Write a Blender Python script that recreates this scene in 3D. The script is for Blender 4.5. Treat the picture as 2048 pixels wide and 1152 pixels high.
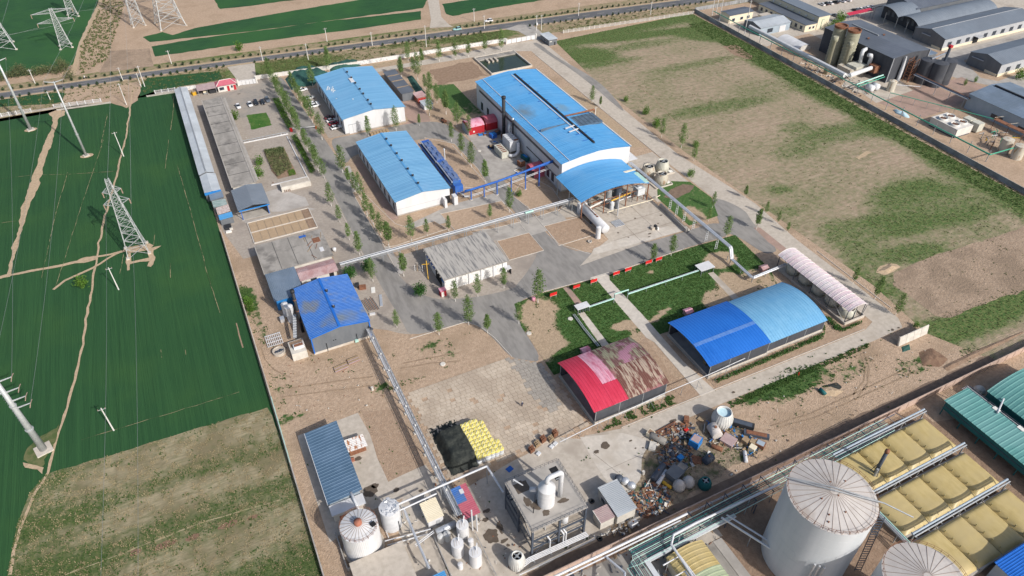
import bpy,bmesh,math,random
from mathutils import Vector,Matrix,noise
for o in list(bpy.data.objects):bpy.data.objects.remove(o)
RND=random.Random(11)
SC=bpy.context.scene
COL=SC.collection
rad=math.radians
CAM_H,PITCH,YAW,FPX=140.0,rad(40.6),rad(26.0),1420.0
cam=bpy.data.cameras.new('camera');cam.sensor_width=36;cam.lens=36*FPX/2048
cam.clip_start=1;cam.clip_end=6000
camo=bpy.data.objects.new('camera',cam);COL.objects.link(camo)
camo.location=(0,0,CAM_H);camo.rotation_euler=(math.pi/2-PITCH,0,-YAW)
SC.camera=camo
SUN_EL,SHADOW_AZ=36.0,111.0
sd=Vector((-math.cos(rad(SHADOW_AZ))*math.cos(rad(SUN_EL)),-math.sin(rad(SHADOW_AZ))*math.cos(rad(SUN_EL)),math.sin(rad(SUN_EL))))
w=bpy.data.worlds.new('World');SC.world=w;w.use_nodes=True
wn=w.node_tree.nodes;wl=w.node_tree.links
sky=wn.new('ShaderNodeTexSky');sky.sky_type='NISHITA';sky.sun_disc=False
sky.sun_elevation=rad(SUN_EL);sky.sun_rotation=math.atan2(sd.x,sd.y)
sky.air_density=1.0;sky.dust_density=3.0;sky.ozone_density=1.0
bg=wn['Background'];bg.inputs['Strength'].default_value=0.13
wl.new(sky.outputs[0],bg.inputs['Color'])
sl=bpy.data.lights.new('sun','SUN');sl.energy=4.2;sl.angle=rad(0.6);sl.color=(1.0,0.955,0.89)
so=bpy.data.objects.new('sun',sl);COL.objects.link(so);so.location=(60,-60,200)
so.rotation_euler=sd.to_track_quat('Z','Y').to_euler()
vs=SC.view_settings;vs.view_transform='Standard';vs.look='None';vs.exposure=0.02;vs.gamma=1.0
SC.cycles.max_bounces=6;SC.cycles.diffuse_bounces=3;SC.cycles.transparent_max_bounces=8
SC.cycles.use_denoising=True
_f=Vector((math.sin(YAW)*math.cos(PITCH),math.cos(YAW)*math.cos(PITCH),-math.sin(PITCH)))
_r=Vector((math.cos(YAW),-math.sin(YAW),0));_u=_r.cross(_f)
def gp(u,v,z=0.0):
 d=_f*FPX+_r*(u-1024)+_u*(576-v)
 t=(z-CAM_H)/d.z
 return Vector((d.x*t,d.y*t,z))
def P(*uv):return[tuple(gp(*q)[:2])for q in uv]
def off(ox,oy,s,*uv):return[tuple(gp(ox+x/s,oy+y/s)[:2])for x,y in uv]
def vA(*q):return off(0,0,3.84,*q)
def vB(*q):return off(500,0,3.84,*q)
def vC(*q):return off(1000,0,3.84,*q)
def vD(*q):return off(1500,0,3.737,*q)
def vE(*q):return off(0,280,3.84,*q)
def vF(*q):return off(350,150,3.84,*q)
def vG(*q):return off(870,150,3.84,*q)
def vH(*q):return off(1528,280,3.84,*q)
def vI(*q):return off(400,380,3.84,*q)
def vJ(*q):return off(800,380,3.84,*q)
def vK(*q):return off(1200,380,3.84,*q)
def vL(*q):return off(1000,560,3.84,*q)
def vM(*q):return off(1500,560,3.737,*q)
def vN(*q):return off(400,560,3.84,*q)
def vO(*q):return off(540,820,3.469,*q)
def vP(*q):return off(0,700,2.548,*q)
def vQ(*q):return off(840,820,3.469,*q)
def vS(*q):return off(1270,820,6.778,*q)
def vT(*q):return off(1160,900,4.571,*q)
def vX(*q):return off(1640,0,4.8,*q)
def vW(*q):return off(1340,0,4.8,*q)
def vY(*q):return off(1740,140,4.8,*q)
MATS={}
def mat(name,c1,c2=None,sc=0.5,rough=0.85,metal=0.0,bump=0.0,bsc=4.0,stretch=(1,1,1),c3=None,sc3=0.05,lo=0.35,hi=0.65,detail=4.0,spec=0.3,rnd=0.0,rot=0.0,lo3=0.4,hi3=0.62,translucent=0.0,local=False,attr=None,a_c=None,a_c2=None,a_sc=0.6,a_soft=0.12):
 m=bpy.data.materials.new(name);m.use_nodes=True;MATS[name]=m
 nt=m.node_tree;n=nt.nodes;l=nt.links;b=n['Principled BSDF']
 b.inputs['Roughness'].default_value=rough;b.inputs['Metallic'].default_value=metal
 b.inputs['Specular IOR Level'].default_value=spec
 if local:
  g=n.new('ShaderNodeTexCoord');src=g.outputs['Object']
 else:
  g=n.new('ShaderNodeNewGeometry');src=g.outputs['Position']
 mp=n.new('ShaderNodeMapping');mp.inputs['Scale'].default_value=stretch;mp.inputs['Rotation'].default_value=(0,0,rad(rot))
 l.new(src,mp.inputs['Vector'])
 def nz(scale,det=detail,vec=None):
  t=n.new('ShaderNodeTexNoise');t.inputs['Scale'].default_value=scale;t.inputs['Detail'].default_value=det
  t.inputs['Roughness'].default_value=0.62
  l.new(vec or mp.outputs[0],t.inputs['Vector']);return t.outputs['Fac']
 def ramp(fac,a,bb):
  r=n.new('ShaderNodeMapRange');r.inputs['From Min'].default_value=a;r.inputs['From Max'].default_value=bb
  r.interpolation_type='SMOOTHSTEP';l.new(fac,r.inputs['Value']);return r.outputs[0]
 def mixc(fac,a,bb):
  x=n.new('ShaderNodeMix');x.data_type='RGBA';l.new(fac,x.inputs['Factor'])
  for s,k in((a,6),(bb,7)):
   if isinstance(s,tuple):x.inputs[k].default_value=(*s,1)
   else:l.new(s,x.inputs[k])
  return x.outputs[2]
 col=c1
 if c2:col=mixc(ramp(nz(sc),lo,hi),c1,c2)
 if c3:col=mixc(ramp(nz(sc3,3.0,src),lo3,hi3),col,c3)
 if attr:
  at=n.new('ShaderNodeAttribute');at.attribute_name=attr
  add=n.new('ShaderNodeMath');add.operation='ADD';l.new(at.outputs['Fac'],add.inputs[0])
  l.new(nz(a_sc,7.0,src),add.inputs[1])
  ac=mixc(ramp(nz(a_sc*2.3,4.0,src),0.35,0.65),a_c,a_c2 or a_c)
  col=mixc(ramp(add.outputs[0],1.0-a_soft,1.0+a_soft),col,ac)
 if rnd:
  oi=n.new('ShaderNodeObjectInfo')
  hs=n.new('ShaderNodeHueSaturation');mr=n.new('ShaderNodeMapRange')
  mr.inputs['To Min'].default_value=1-rnd;mr.inputs['To Max'].default_value=1+rnd
  l.new(oi.outputs['Random'],mr.inputs['Value']);l.new(mr.outputs[0],hs.inputs['Value'])
  if isinstance(col,tuple):hs.inputs['Color'].default_value=(*col,1)
  else:l.new(col,hs.inputs['Color'])
  col=hs.outputs[0]
 if isinstance(col,tuple):b.inputs['Base Color'].default_value=(*col,1)
 else:l.new(col,b.inputs['Base Color'])
 if bump:
  bp=n.new('ShaderNodeBump');bp.inputs['Strength'].default_value=bump;bp.inputs['Distance'].default_value=0.3
  l.new(nz(bsc,3.0),bp.inputs['Height']);l.new(bp.outputs[0],b.inputs['Normal'])
 if translucent:
  tr=n.new('ShaderNodeBsdfTranslucent');mx=n.new('ShaderNodeMixShader');mx.inputs[0].default_value=translucent
  if isinstance(col,tuple):tr.inputs[0].default_value=(*col,1)
  else:l.new(col,tr.inputs[0])
  l.new(b.outputs[0],mx.inputs[1]);l.new(tr.outputs[0],mx.inputs[2])
  l.new(mx.outputs[0],n['Material Output'].inputs['Surface'])
 return m
def prop(o,label=None,cat=None,group=None,kind=None):
 if label:o['label']=label
 if cat:o['category']=cat
 if group:o['group']=group
 if kind:o['kind']=kind
 return o
def T(name,label,cat,loc=(0,0,0),group=None,rz=0.0):
 o=bpy.data.objects.new(name,None);o.empty_display_size=0.5;COL.objects.link(o)
 o.location=loc;o.rotation_euler=(0,0,rz)
 return prop(o,label,cat,group)
def link(name,me,parent=None,m=None):
 o=bpy.data.objects.new(name,me);COL.objects.link(o)
 if m and not me.materials:me.materials.append(MATS[m])
 if parent:
  o.parent=parent
  if parent.type=='EMPTY':o.matrix_parent_inverse=Matrix.Translation(-parent.location)
 return o
def copy_tree(o,loc=None,rz=None,parent=None,s=None):
 c=o.copy();COL.objects.link(c)
 if parent:c.parent=parent
 if loc is not None:c.location=loc
 if rz is not None:c.rotation_euler=(0,0,rz)
 if s is not None:c.scale=s if isinstance(s,tuple)else(s,s,s)
 for ch in o.children:copy_tree(ch,parent=c)
 return c
ORD=['first','second','third','fourth','fifth','sixth','seventh','eighth','ninth','tenth','eleventh','twelfth','thirteenth','fourteenth','fifteenth','sixteenth','seventeenth','eighteenth','nineteenth','twentieth','twenty-first','twenty-second','twenty-third','twenty-fourth','twenty-fifth','twenty-sixth','twenty-seventh','twenty-eighth','twenty-ninth','thirtieth']
def V3(p):return Vector(p)if len(p)==3 else Vector((p[0],p[1],0))
class MB:
 def __init__(s):s.v=[];s.f=[]
 def add(s,vs,fs):
  n=len(s.v);s.v+=[tuple(p)for p in vs];s.f+=[tuple(n+i for i in f)for f in fs];return s
 def box(s,x0,y0,z0,x1,y1,z1):
  return s.add([(x0,y0,z0),(x1,y0,z0),(x1,y1,z0),(x0,y1,z0),(x0,y0,z1),(x1,y0,z1),(x1,y1,z1),(x0,y1,z1)],[(0,3,2,1),(4,5,6,7),(0,1,5,4),(1,2,6,5),(2,3,7,6),(3,0,4,7)])
 def obox(s,c,sx,sy,sz,rz=0.0,rx=0.0,ry=0.0):
  m=Matrix.Translation(c)@Matrix.Rotation(rz,4,'Z')@Matrix.Rotation(ry,4,'Y')@Matrix.Rotation(rx,4,'X')
  b=MB().box(-sx/2,-sy/2,0,sx/2,sy/2,sz)
  return s.add([m@Vector(p)for p in b.v],b.f)
 def bar(s,a,b,w,h=None):
  a=V3(a);b=V3(b);d=(b-a)
  if d.length<1e-6:return s
  d.normalize();h=h or w
  r=d.cross(Vector((0,0,1)))
  if r.length<1e-3:r=Vector((1,0,0))
  r.normalize();u=r.cross(d)
  r*=w/2;u*=h/2
  return s.add([a-r-u,a+r-u,a+r+u,a-r+u,b-r-u,b+r-u,b+r+u,b-r+u],[(0,1,2,3),(7,6,5,4),(0,4,5,1),(1,5,6,2),(2,6,7,3),(3,7,4,0)])
 def tube(s,pts,r,n=8,cap=True):
  pts=[V3(p)for p in pts];rr=r if isinstance(r,(list,tuple))else[r]*len(pts)
  base=len(s.v);k=len(pts);prev=None
  for i,p in enumerate(pts):
   d=(pts[min(i+1,k-1)]-pts[max(i-1,0)]).normalized()
   if prev is None:
    a=d.cross(Vector((0,0,1)))
    if a.length<1e-3:a=Vector((1,0,0))
   else:a=prev-d*prev.dot(d)
   a.normalize();prev=a;b=d.cross(a)
   m=1.0
   if 0<i<k-1:
    c=(pts[i]-pts[i-1]).normalized().dot((pts[i+1]-pts[i]).normalized())
    m=min(1.6,1/max(0.4,math.sqrt((1+c)/2)))
   for j in range(n):
    t=2*math.pi*j/n
    s.v.append(tuple(p+(a*math.cos(t)+b*math.sin(t))*rr[i]*m))
  for i in range(k-1):
   for j in range(n):
    q=base+i*n+j;q2=base+i*n+(j+1)%n
    s.f.append((q,q2,q2+n,q+n))
  if cap:
   s.f.append(tuple(base+j for j in reversed(range(n))));s.f.append(tuple(base+(k-1)*n+j for j in range(n)))
  return s
 def cyl(s,a,b,r0,r1=None,n=12):return s.tube([a,b],[r0,r0 if r1 is None else r1],n)
 def lathe(s,cx,cy,prof,n=24,cap=True,a0=0.0,a1=2*math.pi):
  base=len(s.v);full=abs(a1-a0-2*math.pi)<1e-6;nn=n if full else n+1
  for r,z in prof:
   for j in range(nn):
    t=a0+(a1-a0)*j/n;s.v.append((cx+r*math.cos(t),cy+r*math.sin(t),z))
  for i in range(len(prof)-1):
   for j in range(n):
    q=base+i*nn+j;q2=base+i*nn+(j+1)%nn
    s.f.append((q,q2,q2+nn,q+nn))
  if cap and full:
   s.f.append(tuple(base+j for j in reversed(range(n))));s.f.append(tuple(base+(len(prof)-1)*nn+j for j in range(n)))
  return s
 def prism(s,pts,z0,z1):
  n=len(pts)
  if sum(pts[i][0]*pts[(i+1)%n][1]-pts[(i+1)%n][0]*pts[i][1]for i in range(n))<0:pts=pts[::-1]
  return s.add([(x,y,z0)for x,y in pts]+[(x,y,z1)for x,y in pts],[tuple(reversed(range(n))),tuple(range(n,2*n))]+[(i,(i+1)%n,n+(i+1)%n,n+i)for i in range(n)])
 def ngon(s,pts,z):
  n=len(pts)
  if sum(pts[i][0]*pts[(i+1)%n][1]-pts[(i+1)%n][0]*pts[i][1]for i in range(n))<0:pts=pts[::-1]
  return s.add([(x,y,z)for x,y in pts],[tuple(range(n))])
 def path(s,pts,w,z):
  pts=[V3(p)for p in pts];k=len(pts);L=[];Rr=[]
  for i,p in enumerate(pts):
   d=(pts[min(i+1,k-1)]-pts[max(i-1,0)]);d.z=0;d.normalize();nn=Vector((-d.y,d.x,0))
   ww=(w[i]if isinstance(w,(list,tuple))else w)/2
   L.append((p.x+nn.x*ww,p.y+nn.y*ww,z));Rr.append((p.x-nn.x*ww,p.y-nn.y*ww,z))
  return s.add(L+Rr,[(i,k+i,k+i+1,i+1)for i in range(k-1)])
 def rail(s,pts,w,h,z=0.0):
  for a,b in zip(pts[:-1],pts[1:]):
   s.bar((a[0],a[1],z+h/2),(b[0],b[1],z+h/2),w,h)
  return s
 def me(s,name,m=None,smooth=False):
  me=bpy.data.meshes.new(name);me.from_pydata(s.v,[],s.f);me.update()
  if m:me.materials.append(MATS[m])
  if smooth:me.polygons.foreach_set('use_smooth',[True]*len(me.polygons))
  return me
 def obj(s,name,m,parent=None,smooth=False):
  return link(name,s.me(name,m,smooth),parent)
def auto_smooth(o,ang=40):
 me=o.data
 me.polygons.foreach_set('use_smooth',[True]*len(me.polygons))
 me.set_sharp_from_angle(angle=rad(ang));return o
def jag(pts,step=3.0,amp=0.35,closed=True,seed=0):
 r=random.Random(seed+len(pts));out=[];n=len(pts)
 for i in range(n if closed else n-1):
  a=Vector(pts[i]);b=Vector(pts[(i+1)%n]);L=(b-a).length;k=max(1,int(L/step))
  nn=Vector((-(b-a).y,(b-a).x));nn=nn/max(L,1e-6)
  for j in range(k):
   q=a+(b-a)*(j/k)
   o_=(noise.noise(Vector((q.x*0.21,q.y*0.21,seed)))*1.6+r.uniform(-.5,.5))*amp
   if j==0:o_*=0.3
   q=q+nn*o_;out.append((q.x,q.y))
 if not closed:out.append(tuple(pts[-1]))
 return out
def rect(x0,y0,x1,y1):return[(x0,y0),(x1,y0),(x1,y1),(x0,y1)]
def inside(p,poly):
 x,y=p;c=False;j=len(poly)-1
 for i in range(len(poly)):
  xi,yi=poly[i];xj,yj=poly[j]
  if(yi>y)!=(yj>y)and x<(xj-xi)*(y-yi)/(yj-yi)+xi:c=not c
  j=i
 return c
def smooth(pts,it=2):
 for _ in range(it):
  out=[]
  for a,b in zip(pts,pts[1:]+pts[:1]):out+=[(a[0]*.78+b[0]*.22,a[1]*.78+b[1]*.22),(a[0]*.22+b[0]*.78,a[1]*.22+b[1]*.78)]
  pts=out
 return pts
def patch(name,pts,m,z,kind='structure',amp=0.0,step=3.0,label=None,cat=None):
 if amp:pts=jag(pts,step,amp,seed=len(name)*7+int(abs(pts[0][0])))
 o=MB().ngon(pts,z).obj(name,m);prop(o,label,cat,kind=kind);return o
def strip(name,pts,w,m,z,kind='structure',amp=0.0,wamp=0.0,label=None):
 if amp:pts=jag(pts,2.5,amp,closed=False,seed=int(abs(pts[0][0]*3)))
 if wamp:w=[w*(1+wamp*noise.noise(Vector((p[0]*.3,p[1]*.3,5))))for p in pts]
 o=MB().path(pts,w,z).obj(name,m);prop(o,label,None,kind=kind);return o
def cover(blobs,base=0.0):
 bl=[(x,y,rx,ry,math.cos(rad(a)),math.sin(rad(a)),v)for x,y,rx,ry,a,v in blobs]
 def fn(x,y):
  c=base
  for bx,by,rx,ry,ca,sa,v in bl:
   dx=x-bx;dy=y-by
   d=math.hypot((dx*ca+dy*sa)/rx,(-dx*sa+dy*ca)/ry)
   if d<1.35:
    t=max(0.0,min(1.0,(1.35-d)/0.7));t=t*t*(3-2*t)
    c=c+(v-c)*t
  return c
 return fn
def terrain(name,pts,m,z,fn,cell=2.5,kind='structure',amp=0.0,label=None):
 if amp:pts=jag(pts,3.0,amp,seed=len(name))
 bm=bmesh.new();b=MB().ngon(pts,z);bm.faces.new([bm.verts.new(p)for p in b.v])
 xs=[p[0]for p in pts];ys=[p[1]for p in pts]
 for ax,lo,hi in((0,min(xs),max(xs)),(1,min(ys),max(ys))):
  c=lo+cell
  while c<hi-0.01:
   co=[0,0,0];co[ax]=c;no=[0,0,0];no[ax]=1
   bmesh.ops.bisect_plane(bm,geom=bm.verts[:]+bm.edges[:]+bm.faces[:],plane_co=co,plane_no=no)
   c+=cell
 me=bpy.data.meshes.new(name);bm.to_mesh(me);bm.free()
 a=me.attributes.new('cover','FLOAT','POINT');a.data.foreach_set('value',[fn(v.co.x,v.co.y)for v in me.vertices])
 o=link(name,me,None,m);prop(o,label,None,kind=kind);return o
# ================================================================ GROUND
mat('soil',(.36,.264,.187),(.455,.338,.245),sc=1.1,detail=9,bump=.7,bsc=2.6,c3=(.33,.24,.165),sc3=.09,lo3=.45,hi3=.75,rough=.95)
mat('soil_weedy',(.355,.26,.184),(.465,.347,.252),sc=1.1,detail=9,bump=.8,bsc=2.6,c3=(.32,.235,.162),sc3=.08,lo3=.45,hi3=.72,rough=.95,attr='cover',a_c=(.035,.085,.02),a_c2=(.075,.13,.035),a_sc=.55,a_soft=.10)
mat('soil_dark',(.235,.16,.11),(.29,.205,.145),sc=.8,bump=.6,bsc=2.5,rough=.95)
mat('soil_tilled',(.33,.235,.165),(.39,.285,.205),sc=.9,bump=.8,bsc=3.0,rough=.95)
mat('mud',(.16,.115,.085),(.21,.15,.11),sc=.7,rough=.8,bump=.3)
mat('path_dirt',(.47,.36,.245),(.38,.285,.19),sc=1.2,detail=8,bump=.4,bsc=3,rough=.95)
mat('wheat',(.018,.066,.023),(.027,.089,.03),sc=1.4,stretch=(1,.012,1),detail=9,bump=.8,bsc=4,c3=(.036,.098,.027),sc3=.035,lo3=.42,hi3=.85,lo=.3,hi=.7,rough=.8,spec=.25)
mat('wheat_far',(.018,.068,.024),(.026,.088,.03),sc=.8,stretch=(.2,1,1),bump=.5,bsc=4,c3=(.03,.10,.028),sc3=.03,rough=.8,spec=.25)
mat('lawn',(.034,.105,.018),(.065,.155,.03),sc=.9,bump=.7,bsc=4,c3=(.09,.16,.04),sc3=.15,rough=.9,spec=.2)
mat('plot_grass',(.33,.25,.17),(.43,.325,.225),sc=1.2,detail=8,bump=.6,bsc=3,rough=.95,attr='cover',a_c=(.038,.10,.023),a_c2=(.08,.145,.04),a_sc=.6,a_soft=.16)
mat('fallow',(.30,.222,.164),(.41,.318,.24),sc=.9,stretch=(.22,1,1),rot=-8,detail=9,bump=.7,bsc=2.4,c3=(.32,.255,.18),sc3=.05,lo3=.45,hi3=.72,rough=.95,attr='cover',a_c=(.05,.108,.025),a_c2=(.13,.162,.055),a_sc=.5,a_soft=.42)
mat('fallow_bare',(.29,.215,.155),(.35,.265,.195),sc=.7,bump=.9,bsc=1.4,c3=(.24,.18,.13),sc3=.09,rough=.95)
mat('stubble',(.24,.21,.13),(.36,.31,.205),sc=1.3,stretch=(.18,1.2,1),rot=-14,detail=9,bump=.7,bsc=4,c3=(.20,.17,.10),sc3=.08,rough=.95,attr='cover',a_c=(.052,.088,.026),a_c2=(.115,.135,.05),a_sc=.5,a_soft=.32)
mat('verge',(.33,.25,.165),(.27,.215,.135),sc=.7,bump=.5,bsc=3,rough=.95,attr='cover',a_c=(.07,.115,.03),a_c2=(.13,.16,.05),a_sc=.4,a_soft=.18)
mat('asphalt_road',(.118,.122,.132),(.135,.138,.146),sc=.25,stretch=(.15,1,1),rot=-6,c3=(.105,.107,.113),sc3=.05,rough=.8)
mat('asphalt_yard',(.20,.191,.180),(.262,.25,.236),sc=.7,detail=8,stretch=(1,.25,1),rot=-20,c3=(.295,.28,.26),sc3=.09,lo3=.45,hi3=.75,rough=.85,bump=.1,bsc=2)
mat('asphalt_worn',(.255,.235,.212),(.305,.28,.25),sc=.8,detail=8,c3=(.33,.29,.25),sc3=.12,rough=.9)
mat('paint_white',(.75,.74,.70),(.60,.59,.56),sc=3,rough=.6)
mat('paint_line',(.55,.50,.40),(.40,.37,.32),sc=3,rough=.7)
mat('concrete',(.41,.365,.31),(.49,.44,.38),sc=.8,detail=8,c3=(.36,.315,.265),sc3=.11,lo3=.5,hi3=.72,bump=.08,bsc=3,rough=.85)
mat('concrete_pale',(.48,.44,.39),(.56,.515,.455),sc=.8,detail=8,c3=(.43,.38,.32),sc3=.14,lo3=.45,hi3=.75,rough=.85)
mat('concrete_grey',(.33,.31,.285),(.40,.375,.345),sc=.4,c3=(.27,.25,.23),sc3=.12,lo3=.5,hi3=.75,rough=.85)
mat('concrete_old',(.25,.235,.215),(.33,.31,.285),sc=.35,stretch=(1,.35,1),c3=(.17,.16,.148),sc3=.18,lo3=.5,hi3=.7,rough=.9)
mat('paving',(.31,.27,.232),(.375,.33,.285),sc=1.2,detail=8,c3=(.27,.235,.205),sc3=.08,lo3=.5,hi3=.72,bump=.15,bsc=6,rough=.9)
mat('paving_pale',(.40,.375,.35),(.46,.43,.405),sc=1.2,c3=(.34,.315,.29),sc3=.15,bump=.2,bsc=6,rough=.9)
mat('brick_paving',(.33,.225,.185),(.38,.27,.225),sc=1.5,bump=.3,bsc=6,c3=(.30,.22,.18),sc3=.2,rough=.9)
mat('kerb',(.50,.465,.42),(.57,.53,.48),sc=1,rough=.85)
mat('sand',(.37,.27,.175),(.40,.295,.195),sc=.5,bump=.3,bsc=3,rough=.95)
mat('water',(.028,.042,.03),(.035,.05,.035),sc=.1,rough=.12,spec=.5)
mat('stain',(.10,.078,.06),(.125,.10,.078),sc=1.2,rough=.6)
mat('litter',(.27,.20,.125),(.34,.26,.165),sc=2,rough=.95)
mat('grass_blade',(.05,.11,.026),(.085,.15,.042),sc=.5,rough=.8,translucent=.25,spec=.2)
mat('grass_dry',(.37,.31,.19),(.27,.225,.13),sc=.6,rough=.9)
mat('grass_mix',(.085,.125,.042),(.16,.165,.075),sc=.6,rough=.9,translucent=.15)
S='structure'
mat('scrap_soil',(.20,.155,.11),(.33,.265,.185),sc=1.1,detail=9,bump=.8,bsc=2.5,c3=(.10,.11,.055),sc3=.22,lo3=.5,hi3=.68,rough=.95)
mat('crop_gap',(.30,.25,.15),(.05,.085,.035),sc=.35,detail=6,rough=.95,lo=.42,hi=.6)
o=MB().ngon(rect(-2500,-600,3000,3500),-.03).obj('ground','soil');prop(o,kind=S)
patch('wheat_field',[(-700,-200),(-3.4,-200),(-3.4,338),(-700,352)],'wheat',0.0,'stuff',label='dark green wheat field west of the factory wall')
patch('wheat_field',vA((-800,790),(440,712),(500,712),(480,780),(420,795),(-800,870)),'wheat',.02,'stuff',amp=.3,label='narrow wheat strip between the highway and the railing')
patch('wheat_field',vA((1130,600),(1680,545),(1715,610),(1440,655),(1190,700),(1070,740),(1080,660)),'wheat',.02,'stuff',amp=.3,label='wheat wedge between highway and gate house')
patch('soil_patch',vA((510,690),(1080,625),(1085,660),(1060,770),(975,830),(850,790),(500,810),(480,770)),'soil',.03,amp=.5)
stub_poly=P((92,948),(240,905),(400,855),(535,815),(550,850),(600,1000),(648,1170),(10,1175),(22,1110),(34,1050),(60,985))
_bands=[(40,.8),(86,.85),(92,.5),(96,.3),(100,.36),(104,.6),(109,.62),(112,.3),(116,.25),(119,.58),(123,.42),(127,.2),(131,.36),(150,.3)]
def stub_fn(x,y):
 yy=y+1.6*noise.noise(Vector((x*.08,y*.08,1)))
 for(a,va),(b,vb)in zip(_bands[:-1],_bands[1:]):
  if a<=yy<b:return va+(vb-va)*(yy-a)/(b-a)+.3*max(0,min(1,(-40-x+6*noise.noise(Vector((x*.1,y*.1,8))))/14))
 return .5
terrain('stubble_field',stub_poly,'stubble',.03,stub_fn,1.5,'stuff',amp=.4,label='harvested maize stubble field with green weeds')
mat('rut_pale',(.36,.30,.19),(.19,.19,.10),sc=.5,detail=6,rough=.95)
mat('dead_weeds',(.18,.11,.075),(.23,.15,.10),sc=1,rough=.95,bump=.5)
for q in(((330,1090),2.6,.9),((385,1075),1.6,.8),((455,1050),2.2,.8),((270,1105),1.3,.8),((505,1035),1.2,.6)):
 c=P(q[0])[0];patch('dead_weed_patch',jag([(c[0]+q[1]*math.cos(t*.7),c[1]+q[2]*math.sin(t*.7))for t in range(9)],.5,.25),'dead_weeds',.045,'stuff',label='patch of reddish dead weeds in the stubble')
strip('tractor_track',P((130,1150),(300,1085),(420,1040),(560,1000)),.3,'rut_pale',.05,amp=.2,wamp=.8)
dz=[.05]
def nz_():
 dz[0]+=.004;return dz[0]
patch('farm_track',vE((350,0),(410,-20),(325,230),(310,330),(245,460),(185,650),(125,860),(78,1050),(0,1062),(0,1045),(55,1030),(95,850),(150,640),(165,540),(240,300),(300,130)),'path_dirt',nz_(),amp=.45,step=1.6)
patch('farm_track',vA((330,1152),(395,980),(405,900),(375,870),(440,845),(500,850),(500,885),(455,905),(425,1000),(375,1152)),'path_dirt',nz_(),amp=.35,step=1.5)
strip('farm_track',P((268,172),(262,205),(253,270),(235,345),(208,440),(196,505),(186,560),(172,650),(150,760),(135,815),(112,880),(96,945),(70,985),(40,1060),(20,1150)),.62,'path_dirt',nz_(),amp=.3,wamp=.55)
strip('farm_track',vE((0,1058),(150,1025),(330,990),(480,962),(620,930),(730,900),(850,880),(960,850)),1.1,'path_dirt',nz_(),amp=.3,wamp=.6)
patch('farm_track',vE((530,955),(640,905),(720,890),(760,890),(740,920),(640,945)),'path_dirt',nz_(),amp=.3,step=1)
strip('farm_track',vE((410,1150),(500,1080),(600,1035),(710,985),(830,910),(950,850),(1050,815)),.9,'path_dirt',nz_(),amp=.25,wamp=.5)
patch('bare_patch',vE((960,830),(1150,795),(1180,810),(1160,830),(1240,812),(1180,850),(1195,900),(1160,975),(1135,970),(1150,930),(1080,935),(1000,955),(995,1000),(975,1005),(968,900),(990,870)),'path_dirt',nz_(),amp=.25,step=1)
patch('wheat_field',vE((1005,870),(1130,850),(1145,905),(1010,935)),'wheat',.115,'stuff',label='square of wheat between the feet of the lattice pylon')
for pts in(((795,0),(720,230),(620,520),(480,970),(425,1130)),((1295,0),(1270,220)),((520,250),(430,560),(320,1060)),((1360,190),(1440,460),(1520,750),(1600,1050),(1690,1330)),((0,300),(250,270),(520,265),(900,240)),((0,640),(150,620)),((1190,720),(1180,820)),((1310,950),(1310,1060)),((950,880),(920,1030))):
 strip('crop_gap',vE(*pts),.15,'crop_gap',nz_(),amp=.12,wamp=.9)
for pts in(((825,880),(780,1100)),((1330,740),(1335,830),(1310,1000))):strip('crop_gap',vA(*pts),.2,'crop_gap',nz_(),amp=.15,wamp=.8)
for pts in(((415,460),(580,410),(710,370),(1000,285),(1220,215)),((820,0),(825,40)),((945,0),(948,25))):strip('crop_gap',vP(*pts),.12,'crop_gap',nz_(),amp=.12,wamp=.9)
for i,p in enumerate((P((62,260)),P((174,312)))):
 c=p[0];patch('bare_patch',jag([(c[0]+2.4*math.cos(t),c[1]+1.7*math.sin(t))for t in(0,.7,1.4,2.1,2.8,3.5,4.2,4.9,5.6)],1,.3),'path_dirt',nz_())
patch('verge_patch',vP((120,560),(140,500),(210,440),(290,400),(300,380),(285,470),(250,520),(225,560),(215,605),(160,600)),'grass_mix',nz_(),'stuff',amp=.3,step=1,label='rough grass island round the foot of the nearest monopole')
patch('bare_patch',vP((118,575),(190,590),(225,600),(215,635),(190,610),(130,600)),'path_dirt',nz_(),amp=.2,step=.8)
verge_fn=cover([(*P((200,60))[0],10,25,0,.62),(*P((190,110))[0],8,10,0,.6),(*P((900,75))[0],40,5,-7,.62),(*P((560,133))[0],30,8,-6,.7),(*P((400,113))[0],28,5,-7,.62),(*P((700,92))[0],20,4,-7,.5),(*P((960,72))[0],18,7,-7,.82),(*P((1240,55))[0],50,8,-7,.55),(*P((60,150))[0],25,8,-3,.55),(*P((300,130))[0],25,3,-6,.6),(*P((700,75))[0],40,3,-7,.62),(*P((1050,40))[0],40,3,-7,.6)],.40)
terrain('verge',[(-220,341),(30,333),(170,322),(268,316),(420,300),(420,470),(268,344),(140,356),(0,369),(-220,388)],'verge',0.0,verge_fn,5)
patch('wheat_field',P((-400,-60),(215,-40),(203,0),(185,45),(162,95),(150,128),(120,140),(60,150),(-400,200)),'wheat_far',.02,'stuff',amp=.6,label='wheat field with pylons beyond the highway')
patch('wheat_field',P((285,74),(325,64),(345,70),(390,56),(520,33),(600,19),(735,-3),(790,-16),(860,-16),(846,16),(750,29),(500,63),(300,84)),'wheat_far',.02,'stuff',amp=.4,label='upper of two wheat strips beyond the highway')
patch('wheat_field',P((303,93),(400,76),(520,61),(640,44),(842,22),(842,39),(700,60),(520,83),(310,113)),'wheat_far',.024,'stuff',amp=.4,label='lower of two wheat strips beyond the highway')
patch('wheat_field',P((884,8),(960,-3),(1120,-26),(1300,-50),(1300,-34),(1000,14),(905,32),(893,28)),'wheat_far',.02,'stuff',amp=.5,label='wheat field right of the side road')
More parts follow.
